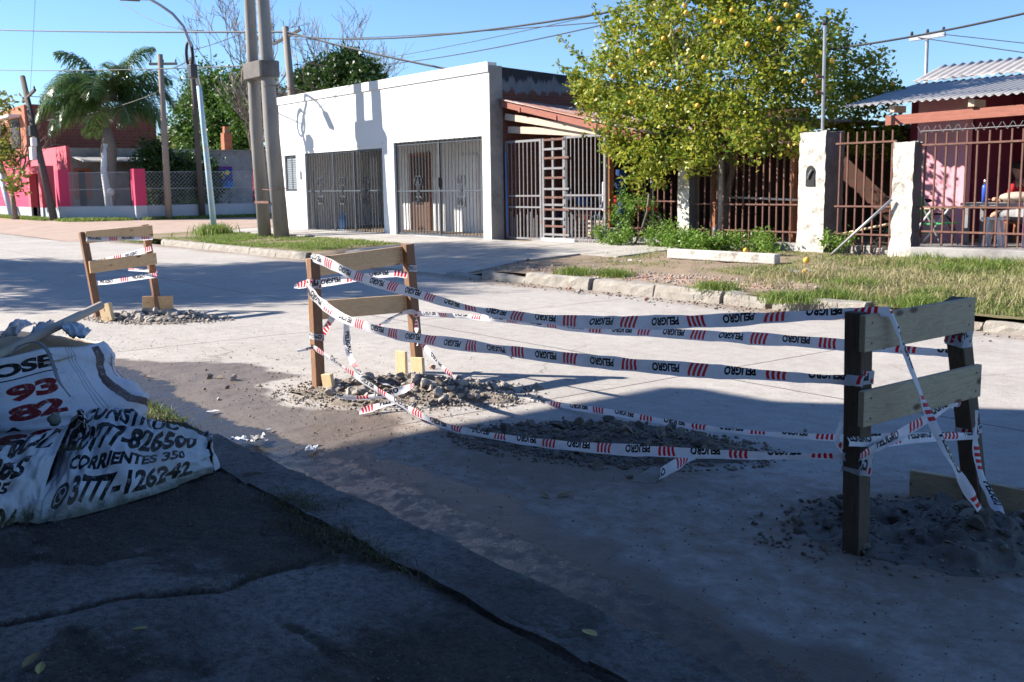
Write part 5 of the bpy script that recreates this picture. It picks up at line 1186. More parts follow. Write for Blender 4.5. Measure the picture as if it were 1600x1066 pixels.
aw = MB(); aw.add([(-60.0, 15.95, 3.35), (-60.0, 22.8, 3.35), (-57.8, 15.95, 3.05), (-57.8, 22.8, 3.05), (-60.0, 15.95, 3.42), (-60.0, 22.8, 3.42), (-57.8, 15.95, 3.12), (-57.8, 22.8, 3.12)], [(0, 1, 3, 2), (4, 6, 7, 5), (0, 2, 6, 4), (1, 5, 7, 3), (2, 3, 7, 6), (0, 4, 5, 1)]); aw.build('awning', M['zinc'], hL)
MB().box(-59.99, -59.9, 16.0, 16.9, 1.1, 2.75).build('brick_panel', M['brick'], hL)
MB().box(-59.89, -59.8, 16.2, 16.55, 0.6, 2.6).build('door', M['black'], hL)
hb = thing('brick_house', (-72, 19.5, 0), 'two-storey bare brick house rising behind the palm', 'house')
MB().box(-82, -68, 15.72, 23.4, 3.6, 6.7).build('upper_wall', M['brick_shaded'], hb)
MB().box(-82, -68.01, 15.6, 15.715, 3.6, 6.65).build('front_brick', M['brick'], hb)
MB().box(-82, -68.0, 15.6, 23.4, 0, 3.595).build('lower_wall', M['pink_dark'], hb)
wv = MB().box(-71.6, -69.4, 15.53, 15.59, 4.2, 5.9).build('window', M['dark_metal'], hb); MB().box(-71.4, -69.6, 15.5, 15.528, 4.3, 5.8).build('pane', M['black'], wv)
MB().box(-72.6, -68.9, 14.9, 15.59, 6.0, 6.15).build('canopy', M['white_in'], hb)
gb = thing('grey_shed', (-61.5, 26, 0), 'low grey rendered building with a bright mural behind the far fence', 'building')
MB().box(-64, -60, 23.4, 31, 0, 3.72).build('wall', M['grey_plaster'], gb); MB().box(-64.1, -59.95, 23.35, 31, 3.725, 3.82).build('roof_edge', M['kerb'], gb)
mu = Canvas(256, 224, (0.05, 0.25, 0.6)); mu.poly([(0, 0), (256, 0), (256, 60), (0, 90)], (0.03, 0.45, 0.75)); mu.poly([(20, 60), (80, 200), (110, 70)], (0.85, 0.2, 0.45)); mu.poly([(90, 120), (150, 190), (150, 90)], (0.9, 0.8, 0.15)); mu.poly([(150, 90), (240, 200), (250, 80)], (0.1, 0.15, 0.45)); mu.disc(190, 160, 30, 26, (0.85, 0.75, 0.2)); mu.poly([(0, 190), (256, 200), (256, 224), (0, 224)], (0.45, 0.1, 0.5))
def picmat(name, im, rough=0.6, trans=0, uv=True, dirtamt=0.0):
    t = NT(name); tx = t.n('ShaderNodeTexImage'); tx.image = im; tx.interpolation = 'Cubic'; tc = t.n('ShaderNodeTexCoord'); t.l(tc.outputs['UV'], tx.inputs[0])
    c = tx.outputs['Color']
    if dirtamt:
        co = t.coord(); c = t.mix(t.ramp(t.noise(5, 6, 0.7, co), [(0.45, 0), (0.8, dirtamt)]), c, (0.2, 0.16, 0.12))
    t.set(Base_Color=c, Roughness=rough, Specular_IOR_Level=0.3)
    if trans:
        tr_ = t.n('ShaderNodeBsdfTranslucent'); t.l(c, tr_.inputs[0]); mx = t.n('ShaderNodeMixShader'); mx.inputs[0].default_value = trans
        t.l(t.b.outputs[0], mx.inputs[1]); t.l(tr_.outputs[0], mx.inputs[2]); t.l(mx.outputs[0], t.out.inputs[0])
    return t
link_mesh('mural', [(-59.93, 23.75, 1.6), (-59.93, 25.0, 1.6), (-59.93, 25.0, 2.85), (-59.93, 23.75, 2.85)], [(0, 1, 2, 3)], picmat('mural_print', mu.image('mural')).m, gb, uv=[(0, 0), (1, 0), (1, 1), (0, 1)])
cm = MB().box(-62.4, -61.9, 25.4, 25.9, 3.83, 4.9); cm = cm.build('chimney', M['brick'], gb); MB().box(-62.3, -62.0, 25.5, 25.8, 4.91, 5.3).build('flue', M['brick'], cm)
b = MB().tube([(-55.6, 16.6, 0.05), (-55.6, 16.6, 1.2)], 0.04, 7); b.ball((-55.6, 16.6, 1.45), 0.2, 10, 7, (0.5, 0.9, 1)); tag(b.build('dish', M['white_plastic'], smooth=True), 'small white dish on a post behind the chain link', 'dish')
# palm
pm_ = thing('palm_tree', (-57.5, 17.1, 0), 'tall feathery palm behind the chain link fence of the pink house', 'palm tree')
CP = ox(172, 158, -57.5)
MB().tube([(-57.5, 17.1, 0), ox(172, 280, -57.5), ox(170, 235, -57.5), ox(168, 200, -57.5)], [0.28, 0.33, 0.42, 0.2], 12).build('trunk', M['bark_pale'], pm_, smooth=True)
MB().tube([(-57.3, 17.0, 0), ox(168, 300, -57.3), ox(162, 265, -57.3), ox(166, 225, -57.3)], [0.2, 0.2, 0.17, 0.14], 9).build('trunk', M['white_in'], pm_, smooth=True)
def frond(C0, az, el, L, droop, n=46):
    V, Fq = [], []; rb = MB(); pts = []; p = np.array(C0, float); e = el
    for i in range(n+1):
        t = i/n; pts.append(p.copy()); d = np.array([math.cos(az)*math.cos(e), math.sin(az)*math.cos(e), math.sin(e)]); p = p+d*L/n; e -= droop/n*(0.5+1.1*t)
    rb.tube(pts[::4]+[pts[-1]], [0.05*(1-0.8*i/12) for i in range(len(pts[::4])+1)], 4, cap=False)
    lv = []
    side = np.array([-math.sin(az), math.cos(az), 0])
    for i in range(5, n+1):
        t = i/n; ll = 1.2*math.sin(math.pi*min(1, 0.18+0.8*t))**0.7+0.1; tan = pts[min(i+1, n)]-pts[i-1]; tan /= np.linalg.norm(tan)
        for sg in (-1, 1):
            for r_ in range(3):
                d = sg*side*0.75+tan*0.55+np.array([0, 0, random.uniform(-0.75, 0.45)]); d /= np.linalg.norm(d)
                a = pts[i]; m1 = a+d*ll*0.5; m2 = m1+(d+np.array([0, 0, -0.8]))*ll*0.42; wv_ = tan*0.026
                lv.append([a-wv_, a+wv_, m1+wv_, m1-wv_, m2+wv_*0.2, m2-wv_*0.2])
    return rb, np.array(lv)
allv = []; rbs = MB()
az0 = math.atan2(0.795, 0.606)  # sideways to the picture
for az, el, L, dp in ((az0, 0.75, 3.6, 2.0), (az0+0.5, 1.0, 3.4, 1.6), (az0-0.4, 0.35, 3.6, 1.7), (az0+math.pi, 0.8, 3.9, 2.0), (az0+math.pi+0.5, 0.4, 3.8, 1.6), (az0+math.pi-0.4, 0.6, 4.0, 2.2), (az0+math.pi-0.2, 1.1, 3.4, 1.9), (az0+1.5, 0.9, 3.2, 2.0), (az0-1.5, 0.9, 3.2, 2.2), (az0+0.1, 1.35, 3.4, 1.2), (az0+math.pi+0.1, 1.3, 3.4, 1.3), (az0-0.9, 0.1, 3.0, 1.3), (az0+2.3, 0.1, 3.2, 1.5), (az0+math.pi+0.2, 0.05, 3.4, 1.3), (az0+0.2, 0.1, 3.0, 1.5), (az0-2.4, 0.3, 3.2, 1.8), (az0+math.pi+0.9, 0.9, 3.6, 2.1), (az0-1.0, 1.2, 3.2, 1.8)):
    rb, lv = frond(CP, az, el, L*1.12, dp); n0 = len(rbs.v); rbs.v += rb.v; rbs.f += [tuple(i+n0 for i in f) for f in rb.f]; allv.append(lv)
rbs.build('frond_stems', M['wood_pole'], pm_)
lv = np.concatenate(allv); i = np.arange(len(lv))*6
link_mesh('fronds', lv.reshape(-1, 3), np.concatenate([np.stack([i, i+1, i+2, i+3], 1), np.stack([i+3, i+2, i+4, i+5], 1)]), M['palm'], pm_, kind='stuff')
# trees and hedges
def leaf_tree(name, label, blobsx, ncl, nl, spread, size, m_, trunk=None, cat='tree', shell=0.5, group=None, tm='bark'):
    b0 = blobsx[0]; base = trunk[0] if trunk else (b0[0], b0[1], 0)
    t = thing(name, base, label, cat, group)
    if trunk:
        tb_ = MB(); tb_.tube([trunk[0], trunk[1]], [trunk[2], trunk[2]*0.7], 8)
        for k in range(5): branch(tb_, trunk[1], (random.gauss(0, 0.6), random.gauss(0, 0.6), 1), trunk[3], trunk[2]*0.5, 3, 0.45, 0.1)
        tb_.build('trunk', M[tm], t, smooth=True)
    leaf_mesh('crown', clump_pts(blobsx, ncl, nl, spread, shell), size, m_, t, kind='stuff', asp=0.55)
    return t
bb = blobpx([(540, 125, 38, 26), (505, 125, 30, 26), (575, 128, 28, 26), (545, 105, 24, 26), (480, 130, 22, 26.5), (590, 140, 18, 26)])
leaf_tree('evergreen_tree', 'dense dark green tree behind the left end of the white building', bb, 1500, 12, 0.16, 0.22, M['leaf_dark'], trunk=((bb[0][0], 26, 0), (bb[0][0], 26, 4.5), 0.25, 2))
bb = blobpx([(330, 150, 40, 30), (300, 190, 36, 30), (390, 150, 45, 30), (350, 200, 45, 30), (420, 170, 35, 30), (310, 240, 32, 30), (380, 235, 36, 30)])
leaf_tree('broad_tree', 'broad mid green tree behind the lamp post and twin poles', bb, 2600, 12, 0.25, 0.27, M['leaf_mid'], trunk=((bb[0][0], 30, 0), (bb[0][0], 30, 4), 0.25, 3))
bb = blobpx([(290, 235, 20, 40), (265, 220, 18, 40), (305, 205, 16, 40)])
leaf_tree('yellow_tree', 'small yellowing tree seen between the palm and the broad tree', bb, 400, 10, 0.2, 0.3, M['leaf_yel'], trunk=((bb[0][0], 40, 0), (bb[0][0], 40, 4), 0.2, 2))
hb_ = []
for k in range(26):
    px_ = rng.uniform(228, 325); py_ = rng.uniform(235, 312); xx = rng.uniform(-58.5, -55.0); c = ox(px_, py_, xx); hb_.append((c[0], c[1], c[2], 0.7, 0.7, 0.7))
leaf_tree('garden_hedge', 'dark leafy hedge filling the corner garden behind the chain link', hb_, 1700, 12, 0.22, 0.22, M['leaf_dark'], cat='hedge')
c = ox(238, 310, -55.2)
leaf_tree('garden_shrub', 'bright green broad-leaved shrub by the right pink pillar', [(c[0], c[1], c[2], 0.5, 0.6, 0.5)], 90, 8, 0.15, 0.25, M['weed'], cat='shrub')
c = ox(290, 312, -55.2)
leaf_tree('garden_shrub', 'low green shrub inside the fence left of the dark pole', [(c[0], c[1], c[2]-0.2, 0.6, 1.0, 0.35)], 90, 8, 0.15, 0.22, M['weed'], cat='shrub')
bb = blobpx([(6, 165, 12, 13), (-8, 205, 20, 13), (12, 250, 14, 13), (20, 290, 12, 13), (5, 230, 14, 13), (28, 275, 8, 13)])
leaf_tree('street_tree', 'thin yellow-green street tree at the far left edge', bb, 190, 9, 0.2, 0.24, M['leaf_yel'], trunk=(a_(oy(25, 345, 13.3), 0.03), a_(oy(17, 290, 13.3)), 0.16, 1.6), tm='bark_pale')
def bare(label, base, h, r0, L, depth, seed, spread=0.42, trunks=4, m_='bark_pale', minr=0.02):
    rd = random.Random(seed); t = thing('bare_tree', base, label, 'tree'); b = MB(); b.tube([base, (base[0], base[1], h)], [r0, r0*0.8], 8)
    b.build('trunk', M[m_], t, smooth=True); b = MB()
    for k in range(trunks): branch(b, (base[0], base[1], h), (rd.gauss(0, 0.55), rd.gauss(0, 0.55), 1), L, r0*0.5, depth, spread, 0.18, rd, minr, (2, 3))
    b.build('branches', M[m_], t)
c = oy(400, 330, 32); bare('tall leafless tree spreading behind the twin poles', (c[0], 32, 0), 5.5, 0.3, 3.2, 5, 5, minr=0.016)
c = oy(500, 330, 34); bare('tall leafless tree right of the bare grey pole', (c[0], 34, 0), 6.0, 0.28, 3.2, 4, 12, trunks=4, minr=0.016)
c = oy(560, 330, 38); bare('sparse leafless tree above the dense dark green tree', (c[0], 38, 0), 6.0, 0.2, 2.6, 4, 3, trunks=2, minr=0.016)
c = oy(400, 330, 26.5); bare('low tangle of leafless twigs before the broad tree', (c[0], 26.5, 0), 2.5, 0.2, 2.0, 5, 8, spread=0.35, trunks=7, minr=0.022)
# grass strip before the far corner
P_ = np.concatenate([scatter(9000, -82, -56.7, 13.4, 14.35, lambda x, y: 0*x+0.05), np.column_stack([(lambda t, o: (cA[0]+(cB[0]-cA[0])*t+o*0.7, cA[1]+(cB[1]-cA[1])*t-o*0.7, 0*t+0.04))(rng.random(3500), rng.uniform(0.2, 1.1, 3500))[k] for k in range(3)]), scatter(4000, -53.9, -53.0, 17.4, 32, lambda x, y: 0*x+0.04)])
blades('far_corner_grass', P_, 0.16, 0.05, M['grass_bright'], 0.7)
P_ = scatter(9000, -33, -30.2, 9.6, 14.5, lambda x, y: 0*x+0.03, lambda x, y: np.clip(vn(x, y, 90, 3, 0.8)+0.4, 0, 1))
blades('corner_weeds', P_, 0.07, 0.02, M['grass'], 0.7)

# ------------------------------------------------------------------ out of frame, on the camera's side: house and trees whose shade falls on the street
h_ = thing('shading_house', (-6, -7, 0), 'two-storey house with a wide flat roof slab on the near side of the street', 'house')
sh = [(-5.41, 5.52), (-4.75, 5.55), (-3.95, 6.22), (-3.3, 6.74), (-2.2, 7.3), (12, 7.3), (12, -8), (-5.41, -8)]
MB().prism([(x-0.747*6/math.tan(SUN_EL), y-0.664*6/math.tan(SUN_EL)) for x, y in sh][::-1], 6.0, 6.18).build('roof_slab', M['grey_plaster'], h_)
MB().box(-10.6, 4, -13, -2.0, 0, 5.995).build('walls', M['brick_dark'], h_)
def shade_tree(label, base, blobsx, ncl):
    leaf_tree('shade_tree', label, blobsx, ncl, 14, 0.22, 0.19, M['leaf_mid'], trunk=(base, (base[0], base[1], 4.2), 0.25, 2.5))
bl = []
for gx, gy, zz, r_ in ((-19.5, 5.2, 6.5, 1.6), (-17.2, 5.6, 7.5, 1.9), (-14.6, 5.6, 7, 1.5), (-21.5, 5.6, 6, 1.5), (-23, 5.0, 6, 1.4), (-16, 8.0, 8.5, 1.9), (-18.7, 8.6, 9, 1.7), (-15.0, 10.2, 9.5, 1.6), (-16.8, 11.6, 10.2, 1.7), (-13.6, 7.6, 8.5, 1.1), (-25, 4.4, 5.5, 1.4), (-15.2, 4.2, 6.2, 1.2), (-19, 12.2, 10.5, 1.2)):
    k = zz/math.tan(SUN_EL); bl.append((gx-0.747*k, gy-0.664*k, zz, r_, r_, r_*0.45))
shade_tree('broad street tree on the near side beyond the left edge', (-26.5, -1.5, 0), bl, 3000)

# ------------------------------------------------------------------ barricades
M['pine'] = woodmat('pine_board', (0.76, 0.53, 0.30), (0.62, 0.38, 0.19))
M['pine_pale'] = woodmat('fresh_pine', (0.74, 0.58, 0.36), (0.62, 0.44, 0.24), ksc=1.4)
M['pine_grey'] = woodmat('greyed_board', (0.58, 0.46, 0.30), (0.44, 0.33, 0.20), knot=(0.10, 0.06, 0.035))
M['post_brown'] = woodmat('wet_brown_post', (0.30, 0.165, 0.095), (0.19, 0.10, 0.06), ksc=0.7)
M['post_dark'] = woodmat('dark_post', (0.17, 0.12, 0.08), (0.10, 0.07, 0.048), ksc=0.7)
M['nail'] = mat('nail_head', (0.15, 0.14, 0.13), None, 5, 0.5, 0, metal=0.8)
def barricade(label, posts, boards, pm, bm, pw=0.075, X=None, nside=1):
    a, c = posts
    t = thing('barricade', ((a[0][0]+c[0][0])/2, (a[0][1]+c[0][1])/2, 0), label, 'barricade', 'wooden barricades round the dug holes')
    for b0, b1 in posts:
        plank('post', b0, b1, pw, pw, pm, t, up=(1, 0, 0), bevel=0.004)
    for (p, q) in boards:
        plank('board', p, q, 0.142, 0.026, bm, t, bevel=0.003, ext=0.0)
        p, q = np.array(p), np.array(q)
        for e, s_ in ((p, 1), (q, -1)):
            for dz in (-0.04, 0.04):
                c_ = e+(q-p)/np.linalg.norm(q-p)*0.045*s_; x = c_[0]+0.0135*nside
                b = MB().tube([(x, c_[1], c_[2]+dz), (x+0.002*nside, c_[1], c_[2]+dz)], 0.0045, 6); b.build('nail', M['nail'], t)
    return t
XR = -2.33
br_ = barricade('nearest barricade, greyed boards on dark posts in the shade at right',
    [((-2.42, 3.60, -0.1), (-2.41, 3.545, 0.995)), ((-2.42, 4.56, -0.1), (-2.425, 4.27, 0.985))],
    [(ox(1347, 522, XR), ox(1519, 490.5, XR)), (ox(1345, 640, XR), ox(1529, 594, XR))], M['post_dark'], M['pine_grey'], 0.078)
bm_ = barricade('middle barricade of yellow pine boards behind brown posts, in full sun',
    [((-7.02, 3.52, -0.1), (-7.02, 3.515, 0.99)), ((-7.17, 4.50, -0.1), (-7.16, 4.42, 1.05))],
    [(ox(480, 419, -7.13), ox(632, 398, -7.2)), (ox(483, 486, -7.13), ox(636, 474, -7.2))], M['post_brown'], M['pine'])
bl_ = barricade('farthest barricade with knotty boards, leaning at the left',
    [((-12.83, 3.60, -0.1), (-12.92, 3.50, 1.03)), ((-13.15, 4.42, -0.1), (-13.25, 4.34, 1.08))],
    [(ox(134, 371, -12.86), ox(238, 361, -13.1)), (ox(140, 418, -12.80), ox(244, 404, -13.05))], M['post_brown'], M['pine'], 0.08)
def woodblock(label, p, q, wd, th, m_, up=(0, 0, 1)):
    o = plank('wood_block', p, q, wd, th, m_, None, up=up, bevel=0.003)
    return tag(o, label, 'wood')
woodblock('upright pine offcut wedged against the near post of the middle barricade', a_(gz(517, 616, 0), -0.03), a_(gz(512, 616, 0), 0.15), 0.10, 0.03, M['pine_pale'], up=(0.96, 0.28, 0))
woodblock('left of two pale pine offcuts by the far post of the middle barricade', a_(gz(628, 585, 0)), a_(gz(628, 585, 0)[:3]+np.array([0, 0, 0.19])), 0.11, 0.028, M['pine_pale'], up=(0.97, 0.25, 0))
woodblock('right of two pale pine offcuts by the far post of the middle barricade', a_(gz(654, 592, 0)), a_(gz(654, 592, 0)[:3]+np.array([-0.01, 0, 0.17])), 0.125, 0.03, M['pine_pale'], up=(0.97, 0.25, 0))
woodblock('knotty pine offcut leaning on the near post of the farthest barricade', a_(gz(170, 502, 0)), a_(gz(167, 502, 0)+np.array([-0.03, 0, 0.20])), 0.17, 0.05, M['pine_pale'], up=(0.9, 0.43, 0))
woodblock('wide board standing on edge at the far post of the farthest barricade', a_(gz(224, 486, 0)+np.array([0, 0, 0.09])), a_(gz(271, 485, 0)+np.array([0, 0, 0.09])), 0.19, 0.04, M['pine'])
woodblock('long grey board standing on edge in the wet mortar at right', a_(gz(1422, 775, 0)+np.array([0, 0, 0.055])), a_(gz(1660, 820, 0)+np.array([0, 0, 0.055])), 0.15, 0.035, M['pine_grey'])

# ------------------------------------------------------------------ warning tape
cv = Canvas(704, 128, (0.90, 0.90, 0.92))
for k in range(4):
    x = 40+k*46; cv.poly([(x, 12), (x+26, 12), (x+38, 116), (x+12, 116)], (0.82, 0.10, 0.16))
cv.text('PELIGRO', 300, 30, 280, 66, (0.05, 0.05, 0.07), 0.05)
tape_im = cv.image('tape_print')
tt = picmat('warning_tape', tape_im, 0.4, trans=0.45, dirtamt=0.4); co = tt.coord(); tt.bump(tt.noise(25, 4, 0.6, co), 0.25, 0.004); M['tape'] = tt.m
TW = 0.076
def catmull(P, per):
    P = np.array(P, float); out = []
    Q_ = np.vstack([2*P[0]-P[1], P, 2*P[-1]-P[-2]])
    for i in range(1, len(Q_)-2):
        for t in np.linspace(0, 1, per, endpoint=False):
            out.append(0.5*((2*Q_[i])+(-Q_[i-1]+Q_[i+1])*t+(2*Q_[i-1]-5*Q_[i]+4*Q_[i+1]-Q_[i+2])*t*t+(-Q_[i-1]+3*Q_[i]-3*Q_[i+1]+Q_[i+2])*t**3))
    out.append(P[-1]); return np.array(out)
def ribbon(pts, mode='up', lin=False, per=14, flip=False, u0=0.0, wid=TW, twist=None, name='tape', parent=None, vcut=None):
    """pts: (x, y, z, visible width fraction); twist in radians per control point turns the width away from vertical"""
    P = np.array([list(p)[:3] for p in pts], float); k = len(P)
    fr_ = np.array([p[3] if len(p) > 3 else 1.0 for p in pts]); tw = np.array(twist if twist is not None else [0]*k, float)
    D = np.column_stack([P, fr_, tw]) if lin else catmull(np.column_stack([P, fr_, tw]), per); C_, F2, T2 = D[:, :3], np.clip(D[:, 3], 0.12, 1), D[:, 4]
    sd_ = random.randrange(999); qq = np.arange(len(C_))/per
    if not lin: F2 = np.clip(F2*(0.95+0.28*vn(qq*1.7, qq*0, sd_, 3)), 0.1, 1); T2 = T2+0.75*vn(qq*1.1, qq*0+5, sd_, 3)
    tan = np.gradient(C_, axis=0); tan /= np.linalg.norm(tan, axis=1)[:, None]+1e-9
    ref = np.array([0, 0, 1.0]) if mode == 'up' else np.array([0, 1.0, 0]); 
    wv = ref-(tan@ref)[:, None]*tan; wv /= np.linalg.norm(wv, axis=1)[:, None]+1e-9; nv = np.cross(tan, wv)
    w2 = wv*np.cos(T2)[:, None]+nv*np.sin(T2)[:, None]; n2 = np.cross(tan, w2)
    s_ = np.concatenate([[0], np.cumsum(np.linalg.norm(np.diff(C_, axis=0), axis=1))])
    rows = []; uvs = []
    for j, v in enumerate((0, 0.33, 0.67, 1)):
        bow = (np.full(len(s_), 0.002) if lin else 0.006*math.sin(math.pi*v)+0.003*np.sin(s_*23+j)+0.004*vn(s_*9, s_*0+j, sd_, 3))[:, None]
        rows.append(C_+w2*((v-0.5)*wid*F2)[:, None]+n2*bow)
        vv = v*F2 if vcut is None else 1-(1-v)*F2
        uu = (s_+u0)/0.44; uvs.append(np.stack([-uu if flip else uu, (1-vv) if flip else vv], 1))
    V = np.stack(rows, 1).reshape(-1, 3); UV = np.stack(uvs, 1).reshape(-1, 2); n = len(C_); i = np.arange(n-1)[:, None]*4+np.arange(3)[None, :]; i = i.ravel()
    return link_mesh(name, V, np.stack([i, i+4, i+5, i+1], 1), M['tape'], parent, smooth=True, uv=UV)
def tp_(o, label): return tag(o, label, 'tape')
def onY(l, y0, y1, xs_=None):
    out = []; n = len(l)
    xA, xB = l[0][0], l[-1][0]
    for q in l:
        t = (q[0]-xA)/(xB-xA+1e-9); v = oy(q[0], q[1], y0+(y1-y0)*t); out.append((*v, q[2] if len(q) > 2 else 1.0))
    return out
def onX(l, x):
    return [(*ox(q[0], q[1], x if len(q) < 4 else q[3]), q[2] if len(q) > 2 else 1.0) for q in l]
# near strands (printed side seen upside down)
tp_(ribbon(onY([(487, 402, .9), (510, 410, .95), (560, 433, .95), (640, 456, .9), (700, 474, .75), (760, 487, .6), (820, 496, .7), (905, 503, .95), (1000, 504, .95), (1100, 502, .85), (1200, 497, .7), (1300, 491, .6), (1345, 488, .5), (1392, 487, .5)], 3.50, 3.55), flip=True, u0=0.1), 'topmost warning tape sagging between the tops of the middle and nearest barricades')
tp_(ribbon(onY([(480, 447, .8), (500, 472, .95), (540, 499, 1), (600, 518, 1), (660, 530, 1), (740, 541, 1), (850, 556, 1), (960, 568, 1), (1080, 578, .95), (1180, 585, .8), (1260, 591, .6), (1322, 594, .55), (1350, 596, .7)], 3.47, 3.51), flip=True, u0=0.0), 'widest warning tape across the picture, PELIGRO upside down in large letters')
tp_(ribbon(onY([(488, 541, .5), (530, 570, .6), (580, 603, .7), (640, 640, .7), (700, 667, .6), (780, 683, .55), (860, 694, .7), (960, 702, .8), (1080, 708, .75), (1180, 712, .55), (1260, 713, .4), (1322, 714, .4)], 3.48, 3.52), flip=True, u0=0.22), 'lowest warning tape drooping almost to the road in front of the dark rubble')
# far strands
tp_(ribbon(onY([(640, 490, .5), (700, 493, .55), (780, 499, .6), (860, 508, .7), (940, 515, .8), (1040, 521, .9), (1140, 527, .9), (1240, 533, .85), (1340, 541, .7), (1440, 549, .5), (1500, 553, .5)], 4.45, 4.44), flip=True, u0=0.3), 'white warning tape behind the topmost one, joining the two far posts')
tp_(ribbon(onY([(640, 512, .6), (668, 548, .6), (700, 582, .65), (740, 606, .7), (790, 623, .6), (850, 631, .65), (930, 641, .7), (1020, 656, .65), (1110, 670, .5), (1200, 678, .45), (1300, 684, .6), (1400, 684, .6), (1525, 680, .6)], 4.50, 4.48), flip=True, u0=0.15), 'lower far warning tape crossing above the dark rubble pile')
# nearest barricade: diagonal, cross and wraps
tp_(ribbon(onX([(1390, 487, .5, -2.30), (1402, 515, .5, -2.28), (1418, 560, .55, -2.24), (1440, 620, .6, -2.18), (1470, 690, .6, -2.10), (1500, 745, .55, -2.05), (1530, 795, .5, -2.0)], -2.3), mode='y', u0=0.12), 'warning tape running steeply down over the boards of the nearest barricade')
tp_(ribbon(onX([(1342, 715, .5, -2.33), (1380, 694, .6, -2.35), (1430, 665, .6, -2.38), (1480, 636, .4, -2.40), (1500, 632, .35, -2.42)], -2.3), u0=0.05), 'warning tape slanting up behind the lower board of the nearest barricade')
tp_(ribbon(onX([(1324, 690, .5, -2.37), (1380, 690, .55, -2.37), (1450, 684, .5, -2.37), (1528, 681, .5, -2.37)], -2.3), u0=0.2), 'level warning tape between the two posts of the nearest barricade')
tp_(ribbon(onX([(1526, 640, .5, -2.34), (1524, 690, .5, -2.34), (1532, 740, .6, -2.30), (1548, 775, .6, -2.22), (1562, 802, .5, -2.12)], -2.3), mode='y', u0=0.3), 'warning tape hanging down beside the far post of the nearest barricade')
tp_(ribbon(onX([(1320, 645, .5, -2.46), (1312, 670, .5, -2.47), (1308, 690, .4, -2.47), (1320, 706, .4, -2.46)], -2.3), mode='y', u0=0.33), 'small loose loop of tape on the left of the nearest post')
def wrap(cx, cy, z, s_, k, label, h_=0.06, tilt=0.0):
    pts = []
    for i in range(9):
        a = math.pi/4+i*math.pi/2; r_ = s_*1.425/2
        pts.append((cx+r_*math.cos(a), cy+r_*math.sin(a), z+tilt*math.cos(a+k)+0.004*math.sin(i*2.3+k), 0.85))
    P = []
    for p, q in zip(pts[:-1], pts[1:]):
        for t in (0.04, 0.96): P.append(tuple(np.array(p)*(1-t)+np.array(q)*t))
    return tp_(ribbon(P, lin=True, u0=0.1*k, wid=h_, flip=bool(k % 2)), label)
wrap(-2.415, 3.57, 0.73, 0.08, 1, 'tape wound round the nearest post just above the lower board', tilt=0.006)
wrap(-2.415, 3.58, 0.375, 0.08, 2, 'tape wound round the nearest post below the lower board', 0.09, tilt=0.012)
wrap(-2.424, 4.314, 0.82, 0.08, 3, 'tape wound round the far post of the nearest barricade below its top board', 0.09, tilt=0.01)
wrap(-2.422, 4.43, 0.39, 0.08, 4, 'tape wound round the far post of the nearest barricade below its lower board', 0.05, tilt=0.01)
wrap(-7.02, 3.515, 0.80, 0.078, 1, 'tape wound round the near post of the middle barricade between the boards', 0.075, tilt=0.008)
wrap(-7.02, 3.52, 0.41, 0.078, 2, 'tape wound round the near post of the middle barricade under the boards', 0.055, tilt=0.01)
wrap(-7.16, 4.44, 0.87, 0.078, 3, 'tape knotted round the far post of the middle barricade under its top board', 0.06, tilt=0.02)
wrap(-7.165, 4.47, 0.49, 0.078, 4, 'tape tied round the far post of the middle barricade under its lower board', 0.03, tilt=0.006)
# middle barricade strands
tp_(ribbon(onX([(459, 449, .3, -7.05), (478, 444, .8, -7.08), (510, 441, .8, -7.10), (560, 434, .75, -7.12), (610, 428, .7, -7.14), (636, 430, .8, -7.12)], -7.1), u0=0.27, flip=True), 'level warning tape between the boards of the middle barricade')
tp_(ribbon(onX([(590, 510, .4, -7.1), (600, 505, .4, -7.1), (625, 491, .4, -7.12), (648, 490, .6, -7.08), (651, 520, .6, -7.05), (652, 540, .5, -7.05)], -7.1), u0=0.1), 'short white tape tail tied to the far post of the middle barricade')
tp_(ribbon(onX([(522, 492, .8, -7.08), (508, 515, .8, -7.08), (496, 538, .5, -7.04), (478, 545, .6, -7.0), (463, 549, .5, -6.98)], -7.0), mode='y', u0=0.4), 'knotted tape tail poking left from the near post of the middle barricade')
tp_(ribbon([(*ox(541, 500, -6.97), .8), (*ox(543, 540, -6.97), .9), (*ox(550, 565, -6.95), .7), (*gz(566, 585, 0.04), .5), (*gz(590, 596, 0.07), .5), (*gz(618, 606, 0.06), .7), (*gz(637, 612, 0.07), .8)], mode='y', u0=0.1), 'warning tape falling from the middle barricade into the pale rubble')
tp_(ribbon([(*gz(524, 618, 0.06), .5), (*gz(560, 622, 0.05), .5), (*gz(600, 617, 0.09), .6), (*gz(630, 609, 0.12), .7), (*gz(646, 603, 0.12), .6)], u0=0.3), 'warning tape lying across the pale rubble')
tp_(ribbon([(*gz(560, 644, 0.03), .5), (*gz(590, 635, 0.04), .6), (*gz(620, 628, 0.06), .4)], u0=0.0), 'short red-tipped tape end lying at the front of the pale rubble')
